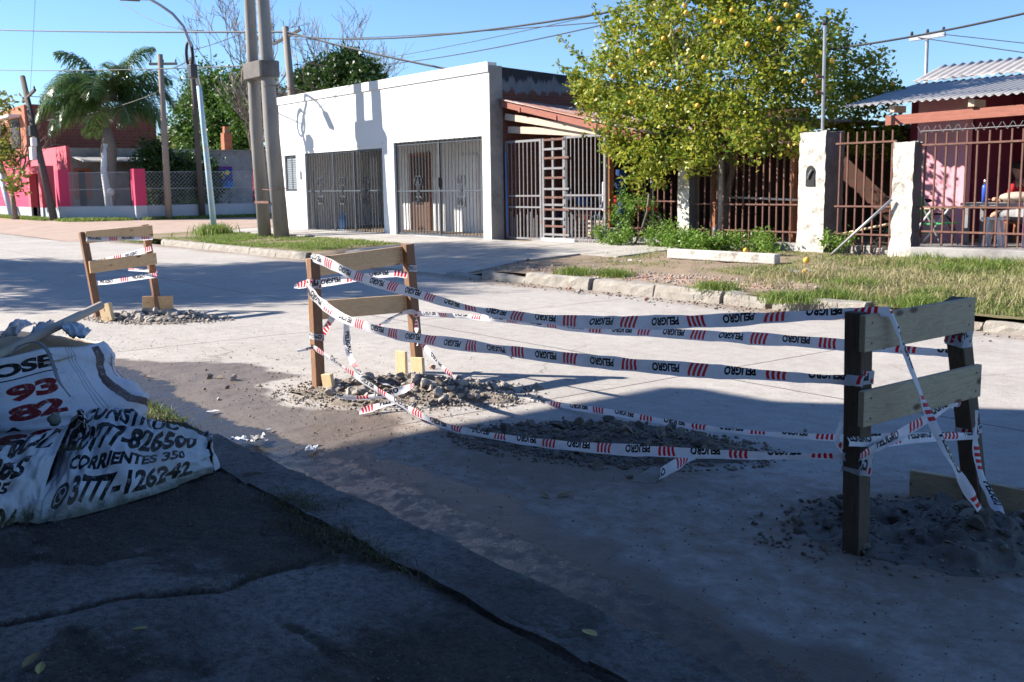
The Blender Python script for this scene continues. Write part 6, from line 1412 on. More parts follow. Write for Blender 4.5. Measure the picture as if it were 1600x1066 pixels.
# farthest barricade, printed side upright
for k, (l, u0, lb) in enumerate((([(134, 373.5, .7), (160, 374, .75), (200, 373, .7), (238, 372, .6)], 0.28, 'topmost of the three tapes on the farthest barricade'), ([(139, 410, .5), (160, 408, .7), (200, 399, .9), (236, 388, .8)], 0.3, 'middle slanting tape on the farthest barricade, above its lower board'), ([(143, 443, .8), (170, 441, .75), (210, 435, .75), (245, 430, .7)], 0.36, 'lowest tape on the farthest barricade, under its lower board'))):
    tp_(ribbon([(*ox(q[0], q[1], -12.83-0.25*(q[0]-134)/104), q[2]) for q in l], u0=-u0, flip=False), lb)
tp_(ribbon([(*ox(200, 421, -13.0), .5), (*ox(245, 424, -13.3), .5)], u0=0.02), 'bit of tape showing under the lower board of the farthest barricade')

# ------------------------------------------------------------------ rubble
M['rock_pale'] = mat('broken_concrete', (0.44, 0.40, 0.355), (0.30, 0.27, 0.235), 12, 0.95, 0.6, 60, 0.006)
M['rock_brown'] = mat('muddy_concrete', (0.27, 0.225, 0.18), (0.17, 0.14, 0.11), 12, 0.95, 0.6, 60, 0.006)
M['rock_red'] = mat('brick_chip', (0.42, 0.22, 0.15), (0.34, 0.19, 0.13), 12, 0.9, 0.4, 60, 0.004)
M['mortar'] = mat('wet_mortar', (0.19, 0.17, 0.15), (0.12, 0.105, 0.09), 9, 0.8, 0.8, 45, 0.012)
M['debris'] = mat('crumbled_earth', (0.29, 0.25, 0.205), (0.16, 0.135, 0.11), 14, 0.95, 1.0, 50, 0.015)
def rock_variant(seed, sub=1):
    import bmesh
    bm = bmesh.new(); bmesh.ops.create_icosphere(bm, subdivisions=sub, radius=1.0); rd = random.Random(seed)
    planes = [(Vector((rd.gauss(0, 1), rd.gauss(0, 1), rd.gauss(0, 1))).normalized(), rd.uniform(0.32, 0.7)) for _ in range(6)]
    for v in bm.verts:
        for n_, d_ in planes:
            k = v.co.dot(n_)-d_
            if k > 0: v.co -= n_*k
        v.co *= 1+rd.uniform(-0.06, 0.06)
    V = np.array([v.co[:] for v in bm.verts]); Fq = np.array([[v.index for v in f.verts] for f in bm.faces]); bm.free()
    V = V*np.array([1, rd.uniform(0.6, 0.95), rd.uniform(0.45, 0.75)]); return V, Fq
ROCKS = [rock_variant(100+k, 2) for k in range(8)]; PEB = [rock_variant(200+k, 1) for k in range(8)]
rock_me = {}
def rock_obj(name, p, s_, m_, parent=None, k=None):
    k = random.randrange(8) if k is None else k
    key = (k, m_.name)
    if key not in rock_me:
        o = link_mesh(name, ROCKS[k][0], [tuple(f) for f in ROCKS[k][1]], m_, None); rock_me[key] = o.data
    else: o = bpy.data.objects.new(name, rock_me[key]); COL.objects.link(o)
    o.parent = parent; off = wloc(parent) if parent else Vector((0, 0, 0))
    o.location = Vector([float(c) for c in p])-off; o.scale = (s_, s_, s_); o.rotation_euler = (random.uniform(-0.5, 0.5), random.uniform(-0.5, 0.5), random.uniform(0, 6.28))
    return o
def pebbles(name, P, S_, m_, parent=None, kind='stuff'):
    vs, fs, n0 = [], [], 0
    for p, s_ in zip(P, S_):
        V, Fq = PEB[rng.integers(8)]; a = rng.uniform(0, 6.28); c_, q_ = math.cos(a), math.sin(a); R3 = np.array([[c_, -q_, 0], [q_, c_, 0], [0, 0, 1]])
        b = rng.uniform(-0.6, 0.6); R3 = R3@np.array([[1, 0, 0], [0, math.cos(b), -math.sin(b)], [0, math.sin(b), math.cos(b)]])
        vs.append((V*s_)@R3.T+p); fs.append(Fq+n0); n0 += len(V)
    return link_mesh(name, np.concatenate(vs), np.concatenate(fs), m_, parent, kind=kind)
def rubble(label, polyc, hmax, bumps, mound_m, chunks, npeb, mats_, seed, csize=(0.025, 0.06), psize=(0.006, 0.02), res=0.018, flat=1.0, rough=0.5):
    (cx, cy), (rx, ry), rot = polyc
    t = thing('rubble_pile', (cx, cy, 0), label, 'rubble')
    xs_ = np.arange(cx-rx*1.35, cx+rx*1.35, res); ys_ = np.arange(cy-ry*1.35, cy+ry*1.35, res)
    c_, s_ = math.cos(rot), math.sin(rot)
    def hf(X, Y):
        u = ((X-cx)*c_+(Y-cy)*s_)/rx; v = (-(X-cx)*s_+(Y-cy)*c_)/ry; r_ = np.sqrt(u*u+v*v)+vn(X, Y, seed, 3, 3.0)*0.28
        env = np.clip(1-r_, 0, 1)**0.6*flat
        h = env*hmax*(0.55+0.7*vn(X, Y, seed+5, 3, 5)+0.3)+env*vn(X, Y, seed+9, 5, 14)*hmax*rough
        for bx_, by_, br2, bh in bumps: h = h+bh*np.exp(-(((X-bx_)**2+(Y-by_)**2)/br2**2))*(0.8+0.5*vn(X, Y, seed+12, 4, 16))
        return np.where((env > 0.02) | (h > 0.006), np.maximum(h, -0.02), -0.03)
    grid_mesh('mound', xs_, ys_, hf, mound_m, parent=t)
    def hh(x, y): return float(max(0, hf(np.array([[x]]), np.array([[y]]))[0, 0]))
    for k in range(chunks):
        a = random.uniform(0, 6.28); r_ = math.sqrt(random.random())*1.0; u, v = r_*rx*math.cos(a), r_*ry*math.sin(a); x, y = cx+u*c_-v*s_, cy+u*s_+v*c_
        sz = random.uniform(*csize)*(1.15-0.5*r_); rock_obj('chunk', (x, y, hh(x, y)+sz*0.3), sz, random.choice(mats_), t)
    P, S2 = [], []
    for k in range(npeb):
        a = random.uniform(0, 6.28); r_ = random.random()**0.7*1.3; u, v = r_*rx*math.cos(a), r_*ry*math.sin(a); x, y = cx+u*c_-v*s_, cy+u*s_+v*c_
        sz = random.uniform(*psize); P.append((x, y, hh(x, y)+sz*0.35)); S2.append(sz)
    half_ = len(P)//2
    pebbles('gravel', P[:half_], S2[:half_], mats_[0], t); pebbles('gravel', P[half_:], S2[half_:], mats_[-1], t)
    return t
rubble('pale broken concrete heaped at the foot of the middle barricade', ((-6.48, 3.98), (0.80, 0.50), 0.75), 0.085, [(-6.72, 4.2, 0.16, 0.05), (-6.3, 4.2, 0.13, 0.04)], M['debris'], 150, 1500, [M['rock_pale'], M['rock_pale'], M['rock_brown']], 31, (0.02, 0.075))
rubble('dark rubble heap in the shade under the lower tapes', ((-4.38, 4.04), (0.78, 0.40), 0.55), 0.085, [(-4.6, 4.25, 0.25, 0.03)], M['mortar'], 110, 2200, [M['rock_brown'], M['mortar'], M['rock_brown']], 47, (0.02, 0.07))
rubble('lumpy wet mortar heap at the foot of the nearest barricade', ((-2.30, 4.10), (0.68, 0.44), 0.9), 0.06, [(-2.12, 4.12, 0.13, 0.09), (-2.2, 3.95, 0.1, 0.07), (-2.0, 4.0, 0.1, 0.06), (-2.5, 4.35, 0.12, 0.04), (-2.05, 3.8, 0.09, 0.04)], M['mortar'], 60, 700, [M['mortar'], M['rock_brown']], 59, (0.02, 0.075), (0.005, 0.018), 0.012, rough=1.5)
rubble('whitish stones heaped round the feet of the farthest barricade', ((-12.3, 4.12), (0.75, 0.42), 0.62), 0.06, [], M['debris'], 110, 900, [M['rock_pale'], M['rock_pale']], 71, (0.03, 0.085), (0.008, 0.025), 0.025)
P, S2 = [], []
for k in range(2600):
    x = random.uniform(-12, -0.8); y = 2.5+abs(random.gauss(0, 1.0))*(1.4 if x < -5 else 1.2); P.append((x, y, 0.002)); S2.append(random.uniform(0.002, 0.008))
for k in range(500):
    x = random.gauss(-6.7, 0.8); y = random.gauss(3.5, 0.35); P.append((x, y, 0.004)); S2.append(random.uniform(0.004, 0.013))
for k in range(350): P.append((random.gauss(-9, 3), random.gauss(9.75, 0.15), 0.005)); S2.append(random.uniform(0.008, 0.03))
pebbles('road_grit', P, S2, M['rock_brown'])
P, S2 = [], []
xx_ = rng.uniform(-6.2, -0.9, 26000); yy_ = rng.uniform(0.1, 2.2, 26000); kk_ = rng.random(26000)*1.2 < near_dirt(xx_[:, None], yy_[:, None]).ravel()-0.1+0.5*vn(xx_, yy_, 99, 4, 7)
xx_, yy_ = xx_[kk_][:7000], yy_[kk_][:7000]; zz_ = nzz(xx_, yy_)
P = [(a, b, c+0.001) for a, b, c in zip(xx_, yy_, zz_)]; S2 = list(0.0015+0.006*rng.random(len(P))**2.5)
pebbles('pavement_grit', P, S2, M['rock_brown'])
P, S2 = [], []
for k in range(900):
    x = random.gauss(-11.2, 1.9); y = 10.75+random.gauss(0, 0.28)
    if y > 10.2: P.append((x, y, vz(x, y)+0.01)); S2.append(random.uniform(0.008, 0.035))
pebbles('brick_crumbs', P[:260], S2[:260], M['rock_red']); pebbles('stone_crumbs', P[260:], S2[260:], M['rock_pale'])
def stone(px, py, s_, m_, label, z=0.0, name='stone'): p = gz(px, py, z); p[2] = z+s_*0.32; return tag(rock_obj(name, p, s_, m_), label, 'stone')
stone(344, 592, 0.035, M['rock_brown'], 'muddy lump, middle of the three on the damp patch'); stone(365, 594, 0.045, M['rock_pale'], 'pale rounded lump, right of the three on the damp patch'); stone(327, 592, 0.04, M['rock_brown'], 'dark lump, left of the three on the damp patch')
stone(405, 604, 0.028, M['rock_pale'], 'small pale stone at the edge of the damp patch'); stone(341, 624, 0.024, M['rock_pale'], 'tiny cube-like stone inside the damp patch, near the tape shadow')
stone(322, 580, 0.02, M['rock_brown'], 'small brown stone left on the damp patch edge'); stone(232, 590, 0.022, M['rock_red'], 'small reddish stone in the damp patch by the grass')
stone(515, 560, 0.04, M['rock_pale'], 'pale stone left of the middle barricade on dry road'); stone(318, 609, 0.02, M['rock_brown'], 'flat mud crumb below the three lumps'); stone(355, 607, 0.024, M['rock_brown'], 'long mud crumb under the right lump')
stone(1008, 750, 0.062, M['rock_pale'], 'large flat slab piece at the front of the dark rubble heap', name='slab_piece').scale = (0.115, 0.085, 0.06)
stone(935, 733, 0.055, M['rock_brown'], 'muddy chunk left of the flat slab piece'); stone(790, 690, 0.06, M['rock_brown'], 'flat dark chunk at the left end of the dark rubble heap')
stone(880, 655, 0.02, M['rock_brown'], 'small stone alone behind the dark rubble heap'); stone(797, 560, 0.025, M['rock_pale'], 'white stone on sunny road behind the widest tape'); stone(790, 603, 0.045, M['rock_pale'], 'grey lump right of the pale rubble')
stone(838, 604, 0.04, M['rock_pale'], 'second grey lump beyond the pale rubble'); stone(1258, 675, 0.02, M['rock_brown'], 'little stone on the shaded road before the nearest barricade'); stone(985, 748, 0.025, M['rock_brown'], 'small crumb touching the flat slab piece')
stone(676, 577, 0.035, M['rock_red'], 'red-brown brick lump beside the two pale offcuts'); stone(1010, 470, 0.05, M['rock_red'], 'red brick piece in the gutter of the far kerb', 0.02); stone(905, 457, 0.06, M['rock_pale'], 'pale chunk below the break in the far kerb', 0.02); stone(890, 452, 0.04, M['rock_red'], 'brick bit below the break in the far kerb', 0.02)
stone(880, 403, 0.08, M['rock_pale'], 'grey stone lying on the bare verge', vz(-13, 11)); stone(825, 408, 0.05, M['rock_red'], 'brick bit lying on the bare verge', vz(-14, 11.2))
# tape strip tied to the slab piece
tp_(ribbon([(*gz(1030, 741, 0.05), .8), (*gz(1055, 727, 0.07), .85), (*gz(1082, 713, 0.08), .7), (*ox(1088, 708, -3.6), .4)], u0=0.32), 'short tape strip running from the flat slab piece up to the lowest tape')

# ------------------------------------------------------------------ big sand bag and banner sack
def loft(C_, nu, nv):
    C_ = np.array(C_, float)  # rows x cols x 3
    R1 = np.stack([catmull(C_[r_], nu) for r_ in range(C_.shape[0])]); return np.stack([catmull(R1[:, c], nv) for c in range(R1.shape[1])], 1)
def sheet(name, G, m_, parent, uvf=None, wr=0.01, seed=1, vmax=1.0, thick=0.0, sharp=0.0):
    nv_, nu_ = G.shape[:2]; U, Vv = np.meshgrid(np.linspace(0, 1, nu_), np.linspace(0, 1, nv_))
    du = np.gradient(G, axis=1); dv = np.gradient(G, axis=0); n = np.cross(du, dv); n /= np.linalg.norm(n, axis=2)[..., None]+1e-9
    ang = 0.7; s1 = U*math.cos(ang)+Vv*math.sin(ang)
    wrk = vn(s1*9, Vv*3+U*3, seed, 4, 1.0)*wr+np.abs(vn(U*5+Vv*4, Vv*6-U*2, seed+3, 3, 1.0))*-wr*2.2+vn(U*26, Vv*9, seed+7, 3, 1.0)*wr*0.35
    G2 = G+n*wrk[..., None]
    i = np.arange(nv_*nu_).reshape(nv_, nu_); Fq = np.stack([i[:-1, :-1], i[:-1, 1:], i[1:, 1:], i[1:, :-1]], -1).reshape(-1, 4)
    o = link_mesh(name, G2.reshape(-1, 3), Fq, m_, parent, smooth=True, uv=np.stack([U, Vv], -1).reshape(-1, 2))
    if thick: s_ = o.modifiers.new('thick', 'SOLIDIFY'); s_.thickness = thick
    return o
WB = (0.80, 0.82, 0.84); INK = (0.03, 0.04, 0.07)
c1 = Canvas(1400, 900, WB)
c1.text('3777-126242', 410, 70, 850, 190, INK, 0.045); c1.disc(310, 165, 82, 80, INK); c1.disc(310, 168, 56, 52, WB); c1.disc(310, 168, 47, 43, INK); c1.poly([(268, 105), (260, 138), (292, 122)], WB)
c1.poly([(285, 190), (297, 196), (303, 175), (325, 152), (342, 150), (340, 138), (322, 136), (297, 160)], WB)
c1.text('CORRIENTES 350', 310, 300, 900, 90, INK, 0.045); c1.text('3777-826500', 330, 415, 960, 195, INK, 0.045); c1.text('CONSTRUC', 210, 635, 900, 190, INK, 0.045)
for k in range(6): c1.poly([(60+k*3, 0), (63+k*3, 0), (40+k*3, 230), (37+k*3, 230)], (0.45, 0.47, 0.5), 0.25)
sk_im1 = c1.image('sack_print_right')
c2 = Canvas(900, 900, WB)
for s_, x, y, wd, ht in (('RIENTES 35', -60, 420, 660, 95), ('3777-8265', -160, 560, 860, 200), ('CONSTRUC', -120, 810, 980, 200), ('3777-12624', -300, 190, 940, 200)): c2.text(s_, x, y, wd, ht, INK, 0.045, -0.32)
sk_im2 = c2.image('sack_print_left')
def sackmat(name, im, seed=0.0, grime=True):
    t = picmat(name, im, 0.7); tx = t.b.inputs['Base Color'].links[0].from_socket; co = t.coord(); uvc = t.n('ShaderNodeTexCoord').outputs['UV']; sx = t.n('ShaderNodeSeparateXYZ'); t.l(uvc, sx.inputs[0])
    g = t.math('ADD', t.math('MULTIPLY', t.math('SUBTRACT', 0.16, sx.outputs['Y']), 5.0), t.math('MULTIPLY', t.math('SUBTRACT', t.noise(14, 6, 0.75, co), 0.35), 1.6))
    c = t.mix(t.ramp(g, [(0.3, 0), (0.9, 0.85)]), tx, t.mix(t.noise(30, 4, 0.7, co), (0.06, 0.05, 0.03), (0.10, 0.12, 0.04)))
    c = t.mix(t.ramp(t.noise(3, 6, 0.7, co), [(0.5, 0), (0.75, 0.5)]), c, (0.30, 0.27, 0.23))
    c = t.mix(t.ramp(t.noise(26, 8, 0.8, co), [(0.55, 0), (0.62, 0.55)]), c, (0.42, 0.42, 0.42))
    wv_ = t.n('ShaderNodeTexWave'); wv_.inputs['Scale'].default_value = 160; wv_.inputs['Distortion'].default_value = 0.5; t.l(uvc, wv_.inputs['Vector'])
    t.set(Base_Color=c if grime else tx); t.bump(t.math('ADD', t.math('MULTIPLY', wv_.outputs['Fac'], 0.2), t.noise(16, 6, 0.7, co)), 0.5, 0.01); return t.m
sk = thing('printed_sack', (-4.95, 1.3, 0.1), 'crumpled white sack printed with black phone numbers, slumped before the big sand bag', 'sack')
def G_(px, py, z): return gz(px, py, z)
def add3(a, x, y, z): return np.array([a[0]+x, a[1]+y, a[2]+z])
b0 = [G_(22, 822, 0.10), G_(110, 808, 0.10), G_(225, 778, 0.10), G_(333, 738, 0.10)]
top = [G_(100, 662, 0.40), G_(172, 637, 0.44), G_(250, 657, 0.38), G_(328, 677, 0.27)]
mid1 = [add3(b0[k]*0.66+top[k]*0.34, 0.06, -0.03, 0.03) for k in range(4)]; mid2 = [add3(b0[k]*0.3+top[k]*0.7, 0.05, -0.02, 0.035) for k in range(4)]
mid1[0] = add3(mid1[0], 0.0, 0.05, -0.03); mid2[0] = add3(mid2[0], -0.08, 0.05, -0.05)
back = [add3(top[k], -0.26, 0.06, -0.10) for k in range(4)]; bk2 = [add3(top[k], -0.42, 0.1, -(top[k][2]-0.06)) for k in range(4)]
G1 = loft([b0, mid1, mid2, top, back, bk2], 34, 16)
nv_ = G1.shape[0]
sheet('right_lobe', G1, None or sackmat('sack_right', sk_im1), sk, wr=0.026, seed=5)
# uv of the front only carries print: rescale v so that the ridge is v = 0.85 of the picture
def rescale_v(o, k):
    l = o.data.uv_layers[0].data; a = np.empty(len(l)*2); l.foreach_get('uv', a); a = a.reshape(-1, 2); a[:, 1] = np.clip(a[:, 1]*k, 0, 0.999); l.foreach_set('uv', a.ravel())
rescale_v(sk.children[0], 1.45)
# end cap at the right
ec = [[b0[3], mid1[3], mid2[3], top[3]], [add3(b0[3], -0.12, 0.08, 0), add3(mid1[3], -0.14, 0.05, 0), add3(mid2[3], -0.14, 0.05, 0), add3(top[3], -0.16, 0.04, -0.02)], [add3(b0[3], -0.34, 0.1, 0), add3(b0[3], -0.36, 0.1, 0.05), add3(top[3], -0.36, 0.1, -0.1), add3(top[3], -0.26, 0.06, -0.10)]]
M['sack_plain'] = sackmat('sack_plain', Canvas(16, 16, WB).image('plain'))
sheet('right_end', loft(ec, 8, 8), M['sack_plain'], sk, wr=0.01, seed=9)
b1 = [G_(-120, 870, 0.10), G_(-40, 842, 0.10), G_(20, 818, 0.12), G_(62, 806, 0.14)]
t1 = [G_(-110, 735, 0.36), G_(-40, 712, 0.38), G_(40, 682, 0.41), G_(116, 655, 0.42)]
m1 = [add3(b1[k]*0.62+t1[k]*0.38, 0.07, -0.03, 0.04) for k in range(4)]; m2 = [add3(b1[k]*0.28+t1[k]*0.72, 0.07, -0.03, 0.04) for k in range(4)]
bb1 = [add3(t1[k], -0.2, 0.06, -0.12) for k in range(4)]; bb2 = [add3(t1[k], -0.3, 0.1, -(t1[k][2]-0.06)) for k in range(4)]
o = sheet('left_lobe', loft([b1, m1, m2, t1, bb1, bb2], 26, 16), sackmat('sack_left', sk_im2), sk, wr=0.028, seed=15); rescale_v(o, 1.45)
# crumpled ear of cloth standing between the lobes, and a white tied corner
c3 = Canvas(256, 256, WB)
for k in range(5): c3.poly([(10+k*55, 0), (44+k*55, 0), (70+k*48, 256), (40+k*48, 256)], INK)
c3.disc(150, 60, 70, 46, INK); c3.disc(150, 60, 36, 20, WB); ear_im = c3.image('ear_print')
ear = [[G_(92, 700, 0.34), G_(120, 700, 0.36)], [G_(100, 670, 0.40), G_(138, 672, 0.42)], [add3(G_(118, 645, 0.48), 0.02, 0, 0), G_(132, 655, 0.46)], [G_(121, 640, 0.50), G_(124, 640, 0.50)]]
sheet('ear', loft([[a, (a+b)/2+np.array([0.03, 0, 0.0]), b] for a, b in ear], 8, 8), sackmat('sack_ear', ear_im), sk, wr=0.012, seed=25, thick=0.003)
knt = G_(86, 655, 0.42); MB().ball(knt, 0.038, 12, 9, (0.5, 0.8, 0.8), 0.25).build('tied_corner', M['sack_plain'], sk, smooth=True)

# big bag
bc = Canvas(2048, 1024, (0.80, 0.82, 0.85)); RED = (0.42, 0.06, 0.10)
bc.text('OSE', 735, 845, 215, 115, INK, 0.05, 0.05); bc.poly([(600, 795), (960, 815), (960, 826), (600, 806)], INK)
bc.text('93', 780, 600, 165, 150, RED, 0.06, 0.05); bc.text('82', 780, 410, 180, 150, RED, 0.06, 0.05); bc.text('A', 765, 315, 45, 55, INK, 0.05); bc.text('900', 745, 130, 270, 150, RED, 0.06, 0.05)
BR = (0.30, 0.24, 0.24)
bc.poly([(1118, 1000), (1158, 1000), (1136, 700), (1100, 640)], BR); bc.poly([(1100, 640), (1136, 700), (1158, 470), (1127, 430)], BR); bc.poly([(1158, 470), (1127, 430), (1239, 250), (1257, 300)], BR)
bc.poly([(1239, 1000), (1284, 1000), (1257, 600), (1221, 640)], (0.66, 0.25, 0.22)); bc.poly([(1257, 560), (1311, 420), (1284, 200), (1239, 260)], BR, 0.8)
for k in range(8):
    a = 1.2+k*0.5; bc.poly([(1190, 700+k*22), (1195, 708+k*22), (1190+24*math.cos(a), 720+k*22+26*math.sin(a))], (0.1, 0.09, 0.1)); bc.poly([(1190, 700+k*22), (1185, 712+k*22), (1189-24*math.cos(a+1), 716+k*22+24*math.sin(a))], (0.1, 0.09, 0.1))
bc.poly([(1188, 660), (1192, 660), (1194, 900), (1190, 900)], (0.1, 0.09, 0.1))
for k in range(3): bc.poly([(1000+k*12, 1024), (1004+k*12, 1024), (1060+k*12, 300), (1056+k*12, 300)], (0.5, 0.52, 0.56), 0.6)
bag_im = bc.image('bag_print')
bg_ = thing('sand_bag', (-6.3, 1.33, 0.08), 'big open white bag full of sand with red numbers, at the left edge', 'sand bag')
ctr = np.array([-6.42, 1.27]); rows_ = []; nseg = 120
prof_ = [(z, float(np.interp(z, [0, 0.08, 0.18, 0.30, 0.40, 0.5, 0.56], [0.50, 0.56, 0.59, 0.58, 0.555, 0.53, 0.52])), 0) for z in np.linspace(0, 0.56, 44)]
for z, r0_, _ in prof_:
    ring = []; r_ = r0_
    for i in range(nseg):
        a = 2*math.pi*i/nseg-2.6; rot_ = 0.35; e = 3.2
        ca, sa = math.cos(a-rot_), math.sin(a-rot_); k = (abs(ca)**e+abs(sa)**e)**(-1/e)*0.93
        fl_ = math.exp(-((a-rot_*0-1.15)/0.55)**2)*math.exp(-((z-0.16)/0.16)**2)*0.15+math.exp(-((a-1.15)/0.5)**2)*0.02*math.sin(z*30); r_ = r0_+fl_
        zz = z+0.03*math.sin(a*2+1.0)*z/0.8+0.012*math.sin(a*7)*z
        ring.append((ctr[0]+r_*k*math.cos(a)-0.05*z, ctr[1]+r_*k*math.sin(a)+0.02*z, 0.08+zz))
    ring.append(ring[0]); rows_.append(ring)
G2 = np.array(rows_)
bagm = sackmat('bag_print_cloth', bag_im)
sheet('shell', G2, bagm, bg_, wr=0.02, seed=35, thick=0.004)
# sand and rim
M['sand'] = mat('river_sand', (0.62, 0.45, 0.28), (0.48, 0.34, 0.21), 6, 0.95, 0.7, 60, 0.01)
vs, fs = [], []; nr = 22
for i in range(nr+1):
    for j in range(60):
        a = 2*math.pi*j/60; r_ = 0.49*i/nr; x = ctr[0]-0.04+r_*math.cos(a)*1.02; y = ctr[1]+0.02+r_*math.sin(a)*1.02
        vs.append((x, y, 0.60+0.075*(1-(i/nr)**2)+float(vn(np.array(x), np.array(y), 95, 4, 7))*0.035))
for i in range(nr):
    for j in range(60): fs.append((i*60+j, (i+1)*60+j, (i+1)*60+(j+1) % 60, i*60+(j+1) % 60))
link_mesh('sand', vs, fs, M['sand'], bg_, smooth=True)
M['strap'] = mat('woven_strap', (0.66, 0.62, 0.55), (0.5, 0.46, 0.4), 6, 0.85, 0.4, 90, 0.004)
def strapp(pts, wd, name='strap', m_=None, twist=None):
    P = catmull(pts, 10); b = MB()
    for p, q in zip(P[:-1], P[1:]): b.bar(p, q+(q-p)*0.08, wd, 0.006)
    return b.build(name, m_ or M['strap'], bg_, smooth=False)
R = lambda a, dr=0.0, z=0.7: np.array([ctr[0]+(0.52+dr)*math.cos(a)-0.04, ctr[1]+(0.52+dr)*math.sin(a)+0.02, z])
strapp([ox(-20, 590, -5.95), ox(25, 545, -6.02), ox(55, 535, -5.96), ox(72, 545, -5.90), ox(82, 567, -5.84), ox(92, 595, -5.78), ox(110, 620, -5.76)], 0.018, m_=mat('grey_strap', (0.25, 0.25, 0.27)))
strapp([ox(-30, 585, -6.0), ox(0, 560, -6.05), ox(22, 543, -6.1), ox(48, 533, -6.15)], 0.05)
def flap(p, name='rim_flap'):
    G3 = loft(p, 10, 10); return sheet(name, G3, M['sack_plain'], bg_, wr=0.015, seed=int(p[0][0][0]*-100) % 50, thick=0.004)
flap([[ox(0, 535, -6.5), ox(12, 528, -6.6), ox(25, 527, -6.6)], [ox(14, 515, -6.55), ox(24, 502, -6.65), ox(40, 510, -6.65)], [ox(25, 500, -6.7), ox(40, 499, -6.75), ox(60, 503, -6.75)]])
flap([[ox(45, 527, -6.2), ox(60, 525, -6.25), ox(72, 522, -6.3)], [ox(52, 510, -6.35), ox(66, 505, -6.4), ox(78, 510, -6.45)], [ox(60, 503, -6.5), ox(80, 500, -6.55), ox(92, 506, -6.6)]])
flap([[ox(95, 510, -6.05), ox(112, 523, -5.98), ox(132, 528, -5.95)], [ox(98, 505, -6.2), ox(120, 508, -6.15), ox(140, 516, -6.1)], [ox(110, 505, -6.4), ox(128, 505, -6.35), ox(144, 515, -6.25)]])
pp = thing('wooden_pole', (*ox(0, 560, -6.0)[:2], 0.8), 'pale round pole laid across the mouth of the sand bag', 'pole')
pa, pb = ox(-45, 575, -5.85), ox(158, 477, -6.55)
MB().tube([pa, (pa+pb)/2, pb], [0.027, 0.026, 0.024], 12).build('shaft', mat('pale_pole', (0.50, 0.44, 0.36), (0.40, 0.34, 0.28), 6, 0.8, 0.3), pp, smooth=True)

# ------------------------------------------------------------------ litter, leaves, beam, plastic, leaning pipe
M['plastic_white'] = mat('thin_plastic', (0.78, 0.79, 0.80), None, 5, 0.35, 0.3)
def scrap(label, px, py, z, s_, m_, seed, flat=0.35, name='plastic_scrap', cat='litter'):
    rd = np.random.default_rng(seed); n = 14; U, Vv = np.meshgrid(np.linspace(-1, 1, n), np.linspace(-1, 1, n)); c = gz(px, py, z)
    X = U*s_*(1+0.3*vn(U, Vv, seed, 3, 1.5)); Y = Vv*s_*0.6*(1+0.3*vn(U, Vv, seed+1, 3, 1.5)); Z = np.abs(vn(U, Vv, seed+2, 4, 1.6))*s_*flat*2+0.003
    a = rd.uniform(0, 3.14); X2 = X*math.cos(a)-Y*math.sin(a); Y2 = X*math.sin(a)+Y*math.cos(a); i = np.arange(n*n).reshape(n, n)
    return tag(link_mesh(name, np.stack([c[0]+X2, c[1]+Y2, z+Z], -1).reshape(-1, 3), np.stack([i[:-1, :-1], i[1:, :-1], i[1:, 1:], i[:-1, 1:]], -1).reshape(-1, 4), m_, smooth=False), label, cat)
scrap('crumpled clear plastic in the shaded water by the sack', 375, 690, 0.0, 0.07, M['plastic_white'], 3); scrap('second crumpled plastic right of the first one, in deeper shade', 405, 688, 0.0, 0.07, mat('clear_plastic', (0.35, 0.34, 0.33), None, 5, 0.3, 0.2), 4)
scrap('white paper scrap at the corner of the shade', 487, 702, 0.0, 0.05, M['plastic_white'], 5); scrap('thin white paper strip on the damp road', 333, 643, 0.0, 0.035, M['plastic_white'], 6, 0.1); scrap('small pale scrap in the bulging shadow', 421, 672, 0, 0.02, M['plastic_white'], 7)
scrap('white plastic bag lying on the far verge', 1255, 428, vz(-9, 12), 0.17, M['plastic_white'], 8, name='plastic_bag'); scrap('dull plastic sheet on the verge before the concrete beam', 985, 410, vz(-12, 11.5), 0.28, M['plastic_white'], 9, 0.12, name='plastic_sheet')
scrap('translucent plastic heaped by the timber post footing', 950, 378, vz(-16, 14.5), 0.24, M['plastic_white'], 10, 0.4, name='plastic_sheet')
M['leaf_dead'] = mat('dead_leaf', (0.35, 0.24, 0.10), (0.22, 0.15, 0.07), 12, 0.7, 0.2); M['leaf_ylw'] = mat('yellow_leaf', (0.50, 0.42, 0.12), (0.38, 0.3, 0.1), 12, 0.6, 0.2)
def dleaf(px, py, z, s_, m_, label):
    c = gz(px, py, z); a = random.uniform(0, 6.28); d = np.array([math.cos(a), math.sin(a)]); n = np.array([-d[1], d[0]]); b = []
    pr = [(0, 0, 0), (0.25, 0.16, 0.02), (0.55, 0.2, 0.05), (0.8, 0.12, 0.09), (1, 0, 0.14)]
    vs = [(*(c[:2]+d*u*s_), z+0.004+w2*s_) for u, _, w2 in pr]+[(*(c[:2]+d*u*s_+n*h_*s_), z+0.004+w2*s_+abs(h_)*0.3*s_) for u, h_, w2 in pr[1:4]]+[(*(c[:2]+d*u*s_-n*h_*s_), z+0.004+w2*s_+abs(h_)*0.3*s_) for u, h_, w2 in pr[1:4]]
    return tag(link_mesh('leaf', vs, [(0, 1, 5), (1, 2, 6, 5), (2, 3, 7, 6), (3, 4, 7), (0, 8, 1), (1, 8, 9, 2), (2, 9, 10, 3), (3, 10, 4)], m_), label, 'leaf')
dleaf(910, 985, 0.11, 0.09, M['leaf_ylw'], 'yellow leaf on the near kerb edge'); dleaf(880, 957, 0.0, 0.07, M['leaf_dead'], 'brown leaf at the water edge above the yellow leaf'); dleaf(205, 985, 0.1, 0.06, M['leaf_ylw'], 'small leaf on the dark pavement, left')
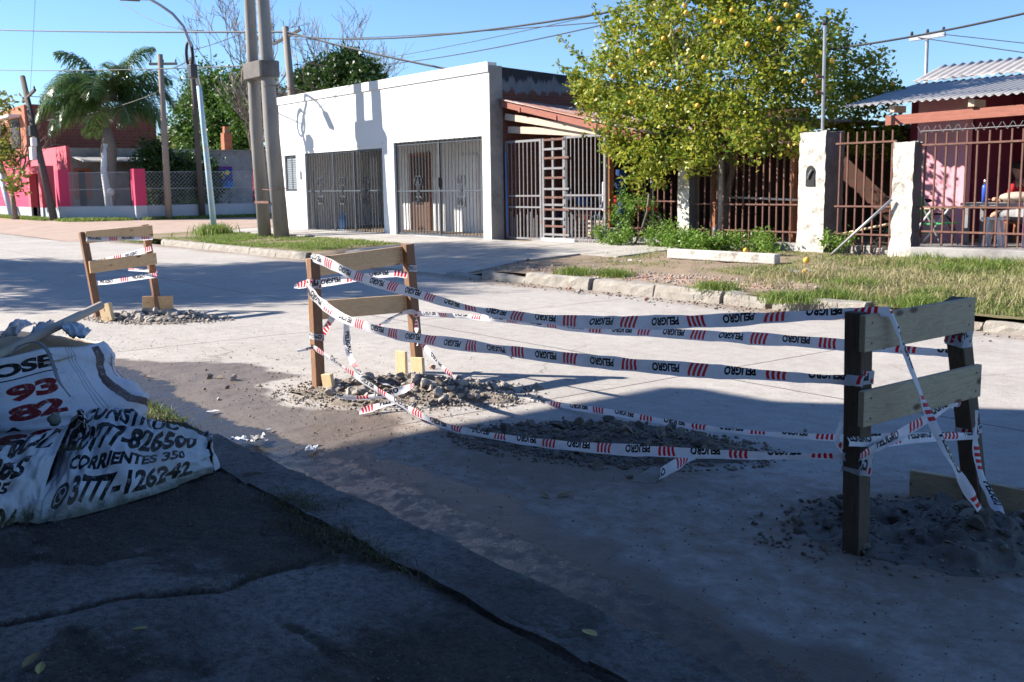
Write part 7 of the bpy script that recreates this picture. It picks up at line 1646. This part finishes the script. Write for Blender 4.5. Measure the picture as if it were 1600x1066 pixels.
dleaf(35, 1046, 0.1, 0.09, M['leaf_dead'], 'dry leaf at the bottom left corner'); dleaf(60, 1056, 0.1, 0.07, M['leaf_ylw'], 'dry leaf beside the bottom left corner leaf'); dleaf(868, 778, 0.0, 0.10, M['leaf_dead'], 'curled dead leaf on the shaded road'); dleaf(858, 780, 0.0, 0.08, M['leaf_dead'], 'second dead leaf under the curled one'); dleaf(660, 830, 0.0, 0.05, M['leaf_dead'], 'tiny dead leaf where the water meets the kerb')
for k, (px_, py_) in enumerate(((1165, 395), (1258, 430), (1260, 411))):
    z = vz(*gz(px_, py_, 0.22)[:2]); c = gz(px_, py_, z); o = MB().ball((0, 0, 0), 0.05 if k else 0.045, 12, 9).build('fallen_orange', M['orange'], None, world=False, smooth=True); o.location = (c[0], c[1], z+0.04)
    tag(o, ('fallen orange in the grass before the concrete beam', 'fallen orange nearest the white plastic bag', 'fallen orange near the leaning white pipe')[k], 'orange')
pA, pB = gz(1047, 402, vz(-13.3, 13.4)), gz(1215, 412, vz(-11, 13.4)); o = plank('concrete_beam', (pA[0], pA[1], vz(pA[0], pA[1])+0.09), (pB[0], pB[1], vz(pB[0], pB[1])+0.09), 0.16, 0.17, M['old_white'], None, bevel=0.02)
tag(o, 'whitewashed concrete beam lying in the grass before the fence', 'beam')
o = MB().tube([(-10.60, 14.75, vz(-10.6, 14.75)), (-9.68, 15.02, 1.2)], 0.022, 8).build('leaning_pipe', M['galv'], smooth=True); tag(o, 'pale pipe leaning against the narrow barred gate', 'pipe')
o = MB().tube([(-10.72, 15.25, 0.62), (-9.6, 15.32, 0.86)], 0.02, 8).build('cane', M['wood_pale'], smooth=True); tag(o, 'pale cane wedged level behind the narrow barred gate', 'cane')
# bottle at fence
o = MB().tube([(-13.35, 15.0, 0.42), (-13.35, 15.0, 0.62), (-13.35, 15.0, 0.70)], [0.05, 0.05, 0.02], 10).build('bottle', mat('dull_plastic', (0.12, 0.13, 0.15), None, 3, 0.3, 0), smooth=True); tag(o, 'dark plastic bottle standing on the wall at the fence foot', 'bottle')
